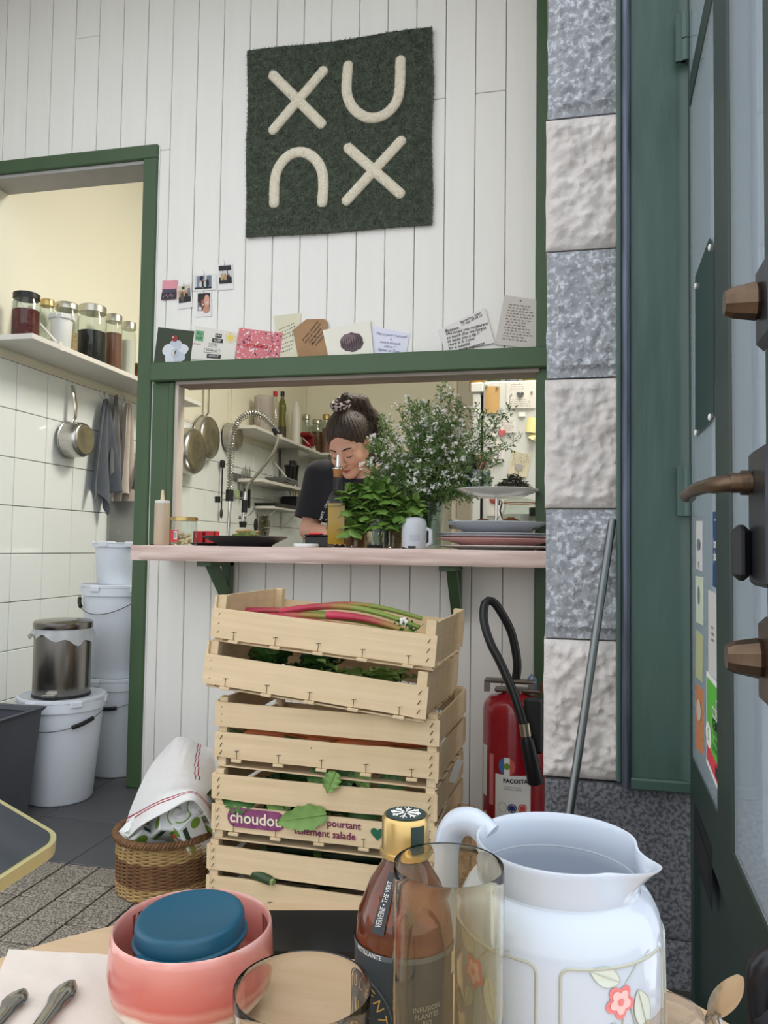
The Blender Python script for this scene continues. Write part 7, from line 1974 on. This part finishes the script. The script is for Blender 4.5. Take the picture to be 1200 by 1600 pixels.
# ------------------------------------------------------------------ tufted wall rug
TLr, TRr, BLr, BRr = onY(390, 85, D), onY(677, 48, D), onY(387, 373, D), onY(675, 353, D)
rc = (TLr + TRr + BLr + BRr) / 4
rug = thing('wall_rug', 'dark green tufted wall rug with cream X and U shapes', 'rug', rc + Vector((0, -.002, 0)), rot=(pi / 2, 0, 0))
def rq(u, v):       # rug plane: u right, v up, local metres
    q = (BLr * (1 - u) * (1 - v) + BRr * u * (1 - v) + TLr * (1 - u) * v + TRr * u * v) - rc
    wv = .0025 * math.sin(u * 7) + .002 * math.sin(v * 9 + 1)
    return Vector((q.x + (.003 * math.sin(v * 11) if u in (0., 1.) else 0), q.z + .004 * math.sin(u * 8 + 1) * (1 if v > .5 else .6), 0))
m_rug = M('green_wool', (88, 97, 80), .95, var=.8, vscale=60, rgb2=(54, 64, 50), sheen=.3, rnd=.1); m_rugc = M('cream_wool', (232, 224, 204), .95, var=.4, vscale=60, rgb2=(212, 202, 180), sheen=.2)
b = MB(); b.grid(lambda u, v: rq(u, v) + Vector((0, 0, .014 + .002 * mnoise.noise((u * 30, v * 30, 0)))), 70, 70)
for (f0_, f1_) in (((0, 0), (1, 0)), ((1, 0), (1, 1)), ((1, 1), (0, 1)), ((0, 1), (0, 0))):
    b.grid(lambda u, v: rq(float(f0_[0] + (f1_[0] - f0_[0]) * u), float(f0_[1] + (f1_[1] - f0_[1]) * u)) + Vector((0, 0, .015 * v)), 40, 2)
b.build('backing', m_rug, rug)
def r2(cx, cy): q = onY(370 + cx / 3.636, 30 + cy / 3.636, D) - rc; return Vector((q.x, q.z, 0))
strokes = [('letter_x', [[(215, 335), (490, 610)], [(500, 310), (215, 645)]], .0190), ('letter_u', [[(640, 280), (632, 430), (668, 520), (730, 568), (790, 576), (850, 556), (905, 500), (930, 420), (936, 250)]], .0190),
           ('letter_n', [[(222, 1060), (226, 930), (250, 850), (310, 785), (385, 770), (450, 805), (490, 870), (500, 950), (494, 1055)]], .0195), ('letter_x', [[(640, 745), (935, 1005)], [(940, 705), (630, 1045)]], .0190)]
seglist = []
for (nm, lines, wd) in strokes:
    par = None
    for ln in lines:
        P_ = resample([r2(*q) for q in ln], 3 if len(ln) == 2 else 26)
        b = MB()
        capn = []
        n = len(P_); d0 = (P_[1] - P_[0]).normalized(); d1 = (P_[-1] - P_[-2]).normalized()
        pts = [P_[0] - d0 * wd * .8, P_[0] - d0 * wd * .4] + P_ + [P_[-1] + d1 * wd * .4, P_[-1] + d1 * wd * .8]; rr_ = [wd * .45, wd * .9] + [wd] * n + [wd * .9, wd * .45]
        b.tube([q + Vector((0, 0, .014)) for q in pts], rr_, 14, flat=.55 if abs(d0.z) < .9 else 1)
        o = b.build(nm, m_rugc, rug)
        seglist += [(P_[i], P_[i + 1], wd) for i in range(n - 1)]
R7 = random.Random(2)
N_ = 46000
U = rng.random(N_); Vv = rng.random(N_)
pts = np.array([rq(float(u), float(v))[:2] for u, v in zip(U, Vv)])
dist = np.full(N_, 9.)
for (a, c_, wd) in seglist:
    a2 = np.array(a[:2]); c2_ = np.array(c_[:2]); ba = c2_ - a2; hh = np.clip(((pts - a2) @ ba) / max(1e-9, ba @ ba), 0, 1)
    dist = np.minimum(dist, np.linalg.norm(pts - a2 - hh[:, None] * ba, axis=1) - wd)
def tufts(sel, z0fn, L, mat, name):
    V = []; Fc = []
    for i in np.where(sel)[0]:
        x, y = pts[i]; z = z0fn(dist[i]); dx, dy = rng.normal(0, .0028), rng.normal(-.002, .0028); w = .0011; an = rng.random() * 6.28; cx, cy = w * math.cos(an), w * math.sin(an); k = len(V)
        V += [(x - cx, y - cy, z), (x + cx, y + cy, z), (x + dx, y + dy, z + L * (.7 + .6 * rng.random()))]; Fc.append((k, k + 1, k + 2))
    me = bpy.data.meshes.new(name); me.from_pydata(V, [], Fc); me.materials.append(mat); o = ob(name, me, rug); o['kind'] = 'stuff'
tufts(dist > .0, lambda d: .0135, .0065, m_rug, 'green_pile')
tufts(dist < -.002, lambda d: .0145 + .0085 * math.sqrt(max(0, 1 - (1 + d / .0190) ** 2)), .004, m_rugc, 'cream_pile')
edge = MB()
for k in range(1500):       # fringe of pile along the four sides
    s = R7.randrange(4); u = R7.random(); q = rq(*[(u, 0.), (u, 1.), (0., u), (1., u)][s]); o_ = [(0, -1), (0, 1), (-1, 0), (1, 0)][s]; z = R7.uniform(.003, .016); w = .0012
    L = R7.uniform(.002, .006)
    edge.add([(q.x - w * o_[1], q.y - w * o_[0], z), (q.x + w * o_[1], q.y + w * o_[0], z), (q.x + o_[0] * L + R7.gauss(0, .002), q.y + o_[1] * L + R7.gauss(0, .002), z + .002)], [(0, 1, 2)])
tag(edge.build('edge_pile', m_rug, rug), kind='stuff')

# ------------------------------------------------------------------ photographs and cards on the boards
ZB = 1.537
def c4(cx, cy): return 230 + cx / 4.8, 390 + cy / 4.8
def c5p(cx, cy): return 420 + cx / 2.727, 440 + cy / 2.727
def wall_card(name, label, cat, corners, mat, conv=c4, group=None, curl=0.0, th=.0008, off=.0015):
    """corners TL, TR, BR, BL in crop pixels -> thing on the boards, returns thing and map (u, v) -> local"""
    Q = [onY(*conv(*q), D - off) for q in corners]; c = sum(Q, Vector()) / 4
    t = thing(name, label, cat, c, rot=(pi / 2, 0, 0), group=group)
    L = [Vector(((q - c).x, (q - c).z, 0)) for q in Q]
    def m(u, v, z=.0):
        p = L[0] * (1 - u) * v + L[1] * u * v + L[2] * u * (1 - v) + L[3] * (1 - u) * (1 - v)
        return Vector((p.x, p.y, z + th + curl * ((2 * u - 1) ** 2 * .5 + .8 * max(0, .35 - v))))
    b = MB(); b.grid(lambda u, v: m(u, v), 8, 8, thick=th); b.build('card', mat, t)
    return t, m
def patch(t, m, u0, u1, v0, v1, mat, name='print', z=.0006):
    b = MB(); b.grid(lambda u, v: m(u0 + (u1 - u0) * u, v0 + (v1 - v0) * v, z), 3, 3); return b.build(name, mat, t)
def oval(t, m, cu, cv, ru, rv, mat, name='print', z=.001, n=18, jag=0.0, seed=1):
    r_ = random.Random(seed); V = [m(cu, cv, z)]
    for k in range(n): a = 2 * pi * k / n; f = 1 + jag * r_.uniform(-1, 1); V.append(m(cu + ru * f * math.cos(a), cv + rv * f * math.sin(a), z))
    b = MB(); b.add(V, [(0, k + 1, (k + 1) % n + 1) for k in range(n)]); return b.build(name, mat, t)
def words(t, m, txt, cu, cv, size, mat, rotd=None, z=.0012, **k):
    e = m(1, .5) - m(0, .5); a = math.atan2(e.y, e.x) if rotd is None else rotd
    q = m(cu, cv, z); return lettering(txt, size, mat, t, q, (0, 0, a), **k)
C = lambda n, rgb: M(n, rgb, .6)
p_dark = C('photo_dark', (36, 36, 42)); p_mid = C('photo_grey', (120, 122, 128)); p_light = C('photo_light', (206, 206, 204)); p_skin = C('photo_skin', (196, 140, 116)); p_dusk = C('photo_dusk', (224, 150, 160)); p_hill = C('photo_hill', (78, 72, 92)); p_town = C('photo_town', (56, 50, 62)); p_tan = C('photo_tan', (176, 146, 112)); p_blue = C('photo_blue', (120, 136, 160)); p_olive = C('photo_olive', (92, 84, 60))
m_pola = M('instant_film', (228, 226, 222), .45)
def pin(m, u, v, t):
    q = m(u, v, .0); b = MB(); b.tube([q + Vector((-.002, -.006, .001)), q + Vector((0, .004, .002)), q + Vector((-.004, .016, .003))], .0007, 5); b.ball(tuple(q + Vector((0, 0, .0025))), .0022, 8, 6); b.build('pin', m_chrome, t)
GP = 'instant photos pinned on the boards'
t, m = wall_card('photograph', 'curled dusk photo with pink sky, leftmost on the boards', 'photo', ((120, 232), (230, 230), (222, 372), (110, 382)), p_dusk, group=GP, curl=.006)
patch(t, m, .04, .96, .0, .55, p_hill); patch(t, m, .0, 1.0, .02, .38, p_town, z=.0012); 
for k in range(8): oval(t, m, .12 + .1 * k, .15 + .05 * (k % 3), .03, .05, [p_tan, p_mid, p_dusk][k % 3], z=.0018, n=8)
pin(m, .75, .98, t)
def polaroid(label, corners, bg, shapes, win=(.09, .91, .24, .93)):
    t, m = wall_card('photograph', label, 'photo', corners, m_pola, group=GP, curl=.002)
    u0, u1, v0, v1 = win; patch(t, m, u0, u1, v0, v1, bg, 'picture')
    for k, s in enumerate(shapes):
        if s[0] == 'r': patch(t, m, u0 + (u1 - u0) * s[1], u0 + (u1 - u0) * s[2], v0 + (v1 - v0) * s[3], v0 + (v1 - v0) * s[4], s[5], 'picture_patch', .0010 + .0001 * k)
        else: oval(t, m, u0 + (u1 - u0) * s[1], v0 + (v1 - v0) * s[2], s[3], s[4], s[5], 'picture_patch', .0010 + .0001 * k, 14)
    pin(m, .5, .985, t)
polaroid('instant photo of two people in a room, tilted left', ((224, 268), (330, 248), (343, 432), (232, 450)), p_tan, [('r', 0, 1, .0, .35, p_dark), ('r', 0, 1, .7, 1, C('photo_cream', (206, 196, 172))), ('r', .3, .55, .78, .95, p_dark), ('o', .3, .35, .12, .22, p_olive), ('o', .28, .68, .05, .05, p_skin), ('o', .68, .3, .13, .2, p_dark), ('o', .68, .58, .05, .05, p_skin), ('r', .8, 1, .3, .8, p_mid)])
polaroid('wide instant photo of a group before tall windows', ((345, 192), (515, 178), (517, 302), (342, 312)), p_blue, [('r', 0, .12, 0, 1, p_light), ('r', .30, .5, .3, 1, p_dark), ('r', .58, .70, .4, 1, p_light), ('r', .75, .9, .2, 1, p_mid), ('r', 0, 1, 0, .12, p_dark), ('o', .35, .35, .06, .2, p_light), ('o', .5, .4, .06, .22, p_dark), ('o', .62, .38, .06, .2, p_light), ('o', .76, .42, .07, .26, p_dark), ('o', .5, .68, .03, .06, p_skin), ('o', .36, .6, .03, .06, p_skin), ('o', .64, .62, .03, .06, p_skin)], (.09, .82, .1, .9))
polaroid('instant photo of a crowd in a dark bar, rightmost', ((527, 112), (640, 103), (650, 298), (533, 306)), p_dark, [('r', 0, 1, .36, .72, p_light), ('r', .3, .36, .36, .75, p_dark), ('r', .66, .72, .36, .75, p_dark), ('o', .25, .34, .1, .14, C('photo_gold', (186, 164, 110))), ('o', .5, .36, .1, .15, p_tan), ('o', .74, .34, .11, .14, p_dark), ('o', .25, .52, .035, .035, p_skin), ('o', .5, .55, .035, .035, p_skin), ('o', .72, .5, .035, .035, p_skin), ('r', 0, 1, 0, .18, p_dark)])
polaroid('instant photo of two smiling faces close together', ((372, 318), (483, 312), (484, 500), (368, 507)), p_mid, [('r', 0, 1, .5, 1, p_dark), ('o', .38, .45, .2, .3, C('photo_brown', (60, 40, 36))), ('o', .42, .42, .12, .16, C('photo_skin_dark', (150, 98, 80))), ('o', .74, .55, .19, .26, C('photo_skin_pink', (212, 158, 138))), ('o', .76, .44, .08, .03, p_light), ('o', .45, .34, .06, .025, p_light), ('o', .2, .12, .12, .08, p_light), ('o', .7, .06, .22, .14, p_skin)])
GC = 'cards standing on the green beam'
# blossom postcard
t, m = wall_card('postcard', 'postcard of a white blossom on dark green, leftmost', 'postcard', ((85, 583), (355, 613), (320, 852), (52, 860)), C('card_green', (58, 66, 50)), group=GC, curl=.004)
m_pet = C('petal_white', (216, 220, 226))
for k in range(5):
    a = .4 + k * 1.257; oval(t, m, .56 + .2 * math.cos(a), .34 + .2 * math.sin(a), .17, .17, [m_pet, C('petal_grey', (196, 202, 212)), m_pet, m_pet, C('petal_grey', (196, 202, 212))][k], 'petal_print', .0008 + .0002 * k, 16, .08, k)
for k in range(14): a = k * .45; oval(t, m, .56 + .10 * math.cos(a), .30 + .10 * math.sin(a), .008, .012, p_dark, 'stamen_print', .0024, 6)
oval(t, m, .56, .28, .03, .03, p_tan, 'stamen_print', .0026); oval(t, m, .50, .73, .085, .09, C('berry_red', (150, 54, 52)), 'berry_print', .0026); oval(t, m, .45, .76, .02, .025, m_pet, 'berry_print', .003)
# shop card
t, m = wall_card('greeting_card', 'white card with black and white word strips and yellow sun', 'card', ((362, 573), (680, 622), (655, 840), (328, 822)), C('card_offwhite', (226, 222, 212)), group=GC, curl=.003)
patch(t, m, .03, .23, .56, .88, C('card_mint', (128, 180, 140)), 'logo_square'); m_lg = C('logo_green', (24, 80, 52))
words(t, m, 'XU', .13, .79, .016, m_lg, bold=.0003, z=.0016); words(t, m, 'NX', .13, .65, .016, m_lg, bold=.0003, z=.0016); words(t, m, 'brunch', .10, .47, .010, C('card_red', (190, 50, 50)), shear=.3)
for (txt, u, v, wd, blk) in (('EAT', .57, .80, .15, 1), ('SLEEP', .56, .64, .25, 1), ('SAVE', .47, .48, .20, 0), ('ANIMALS', .46, .30, .36, 0), ('REPEAT', .52, .13, .32, 1)):
    patch(t, m, u - wd / 2, u + wd / 2, v - .065, v + .065, m_blk if blk else m_inkg, 'word_strip', .0008)
    if not blk: patch(t, m, u - wd / 2 + .01, u + wd / 2 - .01, v - .052, v + .052, MATS['card_offwhite'], 'word_strip', .0011)
    words(t, m, txt, u, v, .0105, m_paper if blk else m_ink, bold=.0001, z=.0016, spacing=1.1)
sun_m = C('sun_yellow', (232, 206, 104)); oval(t, m, .85, .78, .075, .11, sun_m, 'sun_print', .001)
for k in range(14): a = k * 2 * pi / 14; oval(t, m, .85 + .115 * math.cos(a), .78 + .16 * math.sin(a), .018, .02, sun_m, 'sun_ray_print', .001, 5)
# terrazzo card
t, m = wall_card('greeting_card', 'pink terrazzo patterned card with red greeting words', 'card', ((692, 587), (1018, 627), (990, 828), (660, 832)), C('terrazzo_pink', (214, 122, 128)), group=GC, curl=.003)
R8 = random.Random(9); chips = [C('chip_white', (238, 226, 222)), C('chip_navy', (50, 48, 96)), C('chip_white', (0, 0, 0)), C('chip_rose', (232, 168, 170)), C('chip_maroon', (140, 52, 62))]
cb_ = [MB() for _ in chips]
for k in range(190):
    u, v = R8.uniform(.02, .98), R8.uniform(.03, .97); s = R8.choice((.008, .012, .018, .026)); i = R8.choice((0, 0, 1, 2, 1, 3, 4)); n = 6; V = [m(u, v, .0007)]
    for j in range(n): a = 2 * pi * j / n; f = R8.uniform(.5, 1.2); V.append(m(min(1, max(0, u + s * f * math.cos(a))), min(1, max(0, v + s * 1.5 * f * math.sin(a))), .0007))
    cb_[i].add(V, [(0, j + 1, (j + 1) % n + 1) for j in range(n)])
for i, c_ in enumerate(cb_): tag(c_.build('chip_print', chips[i], t), kind='stuff')
words(t, m, 'HEY HELLO HI', .50, .46, .0185, C('card_red', (190, 50, 50)), bold=.0003, z=.0014)
# note, kraft envelope, shell card, lilac note
t, m = wall_card('letter', 'cream handwritten note behind the kraft envelope', 'note', ((20, 147), (137, 133), (134, 332), (40, 336)), m_cpaper, c5p, GC)
scribble(.06, .05, 4, t, m_inkg, (.0, .02, .0016), (0, 0, .35), seed=31); scribble(.055, .04, 3, t, m_inkg, (-.005, -.035, .0016), (0, 0, .3), seed=32)
Q = [(103, 208), (160, 162), (236, 160), (252, 175), (256, 326), (128, 330)]
Qp = [onY(*c5p(*q), D - .006) for q in Q]; cq = sum(Qp, Vector()) / 6
t = thing('kraft_envelope', 'brown kraft envelope covered with slanted black writing', 'envelope', cq, rot=(pi / 2, 0, 0), group=GC)
b = MB(); b.prism([((q - cq).x, (q - cq).z) for q in Qp[::-1]], 0, .003); b.build('envelope_body', M('kraft_brown', (172, 136, 100), .85, var=.4, vscale=15, rgb2=(146, 110, 78)), t)
lettering('je vous remercie\npour ce moment\ntres agreable\nMerci encore\na bientot !', .0125, m_ink, t, (.008, -.004, .0036), (0, 0, .85), shear=.3, lines=1.0, bold=.0001)
t, m = wall_card('postcard', 'white postcard with a round purple brown shell drawing', 'postcard', ((230, 208), (432, 163), (447, 312), (256, 327)), C('card_ivory', (236, 232, 218)), c5p, GC, curl=.003, off=.008)
oval(t, m, .56, .44, .25, .30, C('shell_brown', (92, 74, 78)), 'shell_print', .001, 30, .06, 3); oval(t, m, .50, .56, .17, .14, C('shell_mid', (126, 106, 110)), 'shell_print', .0013, 24, .1, 4)
for k in range(9): oval(t, m, .36 + .05 * k, .42 + .02 * (k % 2), .010, .22 - .012 * abs(k - 4) * 2, C('shell_dark', (62, 48, 54)), 'shell_line', .0016, 10)
words(t, m, 'bord de mer', .72, .05, .004, m_inkg, z=.0012, shear=.3)
t, m = wall_card('letter', 'lilac white note right of the shell postcard', 'note', ((438, 188), (600, 222), (584, 316), (446, 312)), C('card_lilac', (226, 226, 240)), c5p, GC, off=.003)
words(t, m, 'Merci pour l accueil\na\nnotre brunch\nadore !\nAgnes et Tom', .5, .48, .0135, M('blue_grey_ink', (112, 116, 160), .9), shear=.35, lines=1.0)
t, m = wall_card('letter', 'tilted white letter with bold black thank-you handwriting', 'note', ((722, 207), (920, 110), (962, 262), (752, 302)), C('card_white', (228, 224, 220)), c5p, GC, curl=.004, off=.004)
e = m(1, .6) - m(0, .6); an = math.atan2(e.y, e.x)
lettering('Barcelona, Spain\n17 Ago 09.04.22', .0115, m_ink, t, m(.68, .86, .0016), (0, 0, an + .1), shear=.3, lines=.85, bold=.0001)
lettering('Bonjour,\nWe loved you restaurant\nso much that we forgot\nto leave you a tip !!\nHere it is :) you\nfor a squizze\nkeep being awesome', .0142, m_ink, t, m(.10, .40, .0016), (0, 0, an * .72), shear=.3, align='LEFT', lines=.88, bold=.00015)
t, m = wall_card('letter', 'grey lined letter full of small handwriting by green post', 'note', ((1005, 58), (1145, 78), (1142, 288), (962, 268)), C('card_greyish', (206, 200, 192)), c5p, GC, curl=.004, off=.003)
e = m(1, .5) - m(0, .5); an = math.atan2(e.y, e.x)
scribble(.088, .125, 13, t, M('brown_grey_ink', (110, 104, 98), .9), (0, -.004, .004), (0, 0, an), seed=44, wth=.0007); b = MB(); b.prism(heart_poly(.003), 0, .0003); b.build('heart', MATS['brown_grey_ink'], t, m(.5, .93, .0014))

# ------------------------------------------------------------------ stickers, plaque and fittings of the street door
def dsheet(name, label, cat, corners, mat, off=-.0185, group='stickers on the door glass'):
    """flat thing on the glass: corners TL, TR, BR, BL in photo pixels"""
    L = [leaf(x, y, -off if False else off) for x, y in corners]
    cx = sum(q[0] for q in L) / 4; cz = sum(q[1] for q in L) / 4
    pos = Vector((HX, HY, 0)) + _dx * cx + _dn * off + Vector((0, 0, cz))
    t = thing(name, label, cat, pos, rot=(pi / 2, 0, -pi / 2 - DA), group=group)
    P4 = [Vector((q[0] - cx, q[1] - cz, 0)) for q in L]
    def m(u, v, z=.0):
        p = P4[0] * (1 - u) * v + P4[1] * u * v + P4[2] * u * (1 - v) + P4[3] * (1 - u) * (1 - v); return Vector((p.x, p.y, z + .0004))
    b = MB(); b.grid(lambda u, v: m(u, v), 2, 2, thick=.0004); b.build('sheet', mat, t)
    return t, m
GS = 'stickers on the door glass'
t, m = dsheet('sticker', 'white sticker with grey mark near the door hinge', 'sticker', ((1088, 814), (1097, 814), (1097, 893), (1088, 889)), C('sticker_white', (214, 212, 208)))
oval(t, m, .5, .52, .28, .12, p_mid); words(t, m, 'rgd', .5, .14, .016, p_dark, rotd=0)
t, m = dsheet('sticker', 'blue travel guide sticker on the door glass', 'sticker', ((1114, 800), (1127, 799), (1127, 922), (1114, 916)), C('sticker_blue', (28, 66, 120)))
words(t, m, 'lonely\nplanet', .5, .5, .022, m_paper, rotd=0, bold=.0005, lines=.9); words(t, m, 'Recommended', .5, .9, .006, m_paper, rotd=0)
t, m = dsheet('sticker', 'pale yellow green sticker below the white one', 'sticker', ((1087, 900), (1098, 902), (1098, 977), (1088, 972)), C('sticker_pale', (206, 212, 190)))
oval(t, m, .5, .6, .12, .2, p_mid)
t, m = dsheet('sticker', 'grey white certificate sheet under the blue sticker', 'sticker', ((1107, 922), (1127, 932), (1127, 1070), (1107, 1050)), C('sticker_grey', (206, 202, 198)))
words(t, m, '8', .9, .62, .03, p_mid, rotd=0); scribble(.03, .03, 3, t, m_inkg, m(.4, .5, .001), seed=8)
t, m = dsheet('sticker', 'greenish map sticker above the orange one', 'sticker', ((1088, 984), (1098, 994), (1097, 1066), (1087, 1056)), C('sticker_olive', (186, 188, 140)))
t, m = dsheet('sticker', 'orange sticker with pale oval low on the door glass', 'sticker', ((1087, 1068), (1099, 1080), (1099, 1180), (1087, 1168)), C('sticker_orange', (198, 130, 88)))
oval(t, m, .5, .64, .3, .17, C('sticker_oval', (206, 190, 172)))
t, m = dsheet('sticker', 'green and red poster sticker low on the door glass', 'sticker', ((1104, 1048), (1127, 1075), (1127, 1248), (1104, 1190)), m_paper)
patch(t, m, .05, 1, .24, .95, C('poster_green', (92, 184, 64)), z=.0006); patch(t, m, .05, 1, .06, .24, C('poster_red', (218, 62, 78)), z=.0006)
words(t, m, 'DU', .85, .78, .026, m_paper, rotd=0, bold=.0004); words(t, m, 'COBU', .70, .68, .026, m_paper, rotd=0, bold=.0004); words(t, m, 'KEMB', .68, .57, .024, p_dark, rotd=0, bold=.0004); words(t, m, 'CULTURE\nVILLE\nDE DEMAIN', .72, .42, .014, p_dark, rotd=0)
oval(t, m, .22, .36, .2, .13, m_paper, z=.0012); words(t, m, 'S', .22, .36, .03, C('poster_green', (92, 184, 64)), rotd=0, z=.002); patch(t, m, .68, .92, .10, .2, p_dark, z=.0012)
# dark plaque on the outside of the glass
L = [leaf(x, y, -.0195) for x, y in ((1088, 432), (1110, 372), (1117, 385), (1117, 650), (1111, 660), (1088, 682))]
cx = sum(q[0] for q in L) / 6; cz = sum(q[1] for q in L) / 6
pos = Vector((HX, HY, 0)) + _dx * cx + _dn * -.0195 + Vector((0, 0, cz))
t = thing('door_plaque', 'dark green sign plaque screwed to the door glass', 'sign', pos, rot=(pi / 2, 0, -pi / 2 - DA))
b = MB(); b.prism([(q[0] - cx, q[1] - cz) for q in L][::-1], .0, .002); b.build('plate', M('plaque_green', (34, 54, 50), .3), t)
for (x, y) in ((1110, 387), (1088, 447), (1110, 652), (1088, 676)):
    q = leaf(x, y, -.0215); b = MB(); b.ball((q[0] - cx, q[1] - cz, .003), (.006, .006, .003), 12, 8); b.build('screw', m_paper, t)
# lock fittings: lever handle, two turn knobs, lock case
m_bronze = M('aged_bronze', (112, 92, 74), .35, metal=.8, var=.6, vscale=30, rgb2=(66, 54, 46)); m_iron2 = M('lock_iron', (64, 66, 72), .35, metal=.7, var=.6, vscale=20, rgb2=(28, 30, 36))
def dpt(x, y, off): l, z = leaf(x, y, off); return Vector((l, off, z))
lz = leaf(1190, 741, -.05)[1]
case = MB(); case.box(.755, .85, -.042, -.0205, lz - .11, lz + .035, bev=.005); lk = case.build('lock_case', m_iron2, door)
b = MB(); b.tube([(.775, -.03, lz), (.772, -.062, lz)], .011, 16); b.tube(resample([(.772, -.052, lz), (.758, -.068, lz), (.72, -.082, lz), (.66, -.088, lz - .001), (.615, -.088, lz - .003)], 14), [.0115] * 4 + [.0095] * 5 + [.0085] * 3 + [.010, .0105], 12, flat=.85); b.build('lever_handle', m_bronze, lk)
b = MB(); b.tube([(.773, -.044, lz), (.773, -.052, lz)], .0135, 18); b.build('rosette', m_bronze, lk)
b = MB(); b.box(.752, .78, -.060, -.0425, lz - .105, lz - .045, bev=.007); b.build('thumb_turn', m_blk, lk)
for (yk, nm) in ((446, 'upper'), (1036, 'lower')):
    z = leaf(1195, yk, -.04)[1]
    b = MB(); b.box(.765, .84, -.036, -.0205, z - .05, z + .042, bev=.012); kp = b.build('knob_plate', m_iron2 if nm == 'upper' else m_bronze, door)
    b = MB(); b.tube([(.79, -.036, z), (.79, -.040, z), (.79, -.062, z), (.79, -.070, z)], [.019, .021, .017, .013], 10, smooth=False); b.build('turn_knob', m_bronze, kp)
# dark bag standing at the foot of the door
q = onY(1180, 1500, .70)
t = thing('black_bag', 'dark black bag standing beside the street door', 'bag', (q.x + .05, .70, -.2), .1)
b = MB(); zt_ = q.z + .2
b.box(-.055, .055, -.03, .03, 0, zt_ - .02, bev=.02); b.build('body', M('black_leather', (22, 22, 26), .3, bump=.4, bscale=60), t)
b = MB(); b.tube(resample([(-.045, 0, zt_ - .06), (-.048, 0, zt_ - .005), (-.02, 0, zt_ + .012), (.02, 0, zt_ + .012), (.048, 0, zt_ - .005), (.045, 0, zt_ - .06)], 24), .010, 12); b.build('handle', MATS['black_leather'], t)
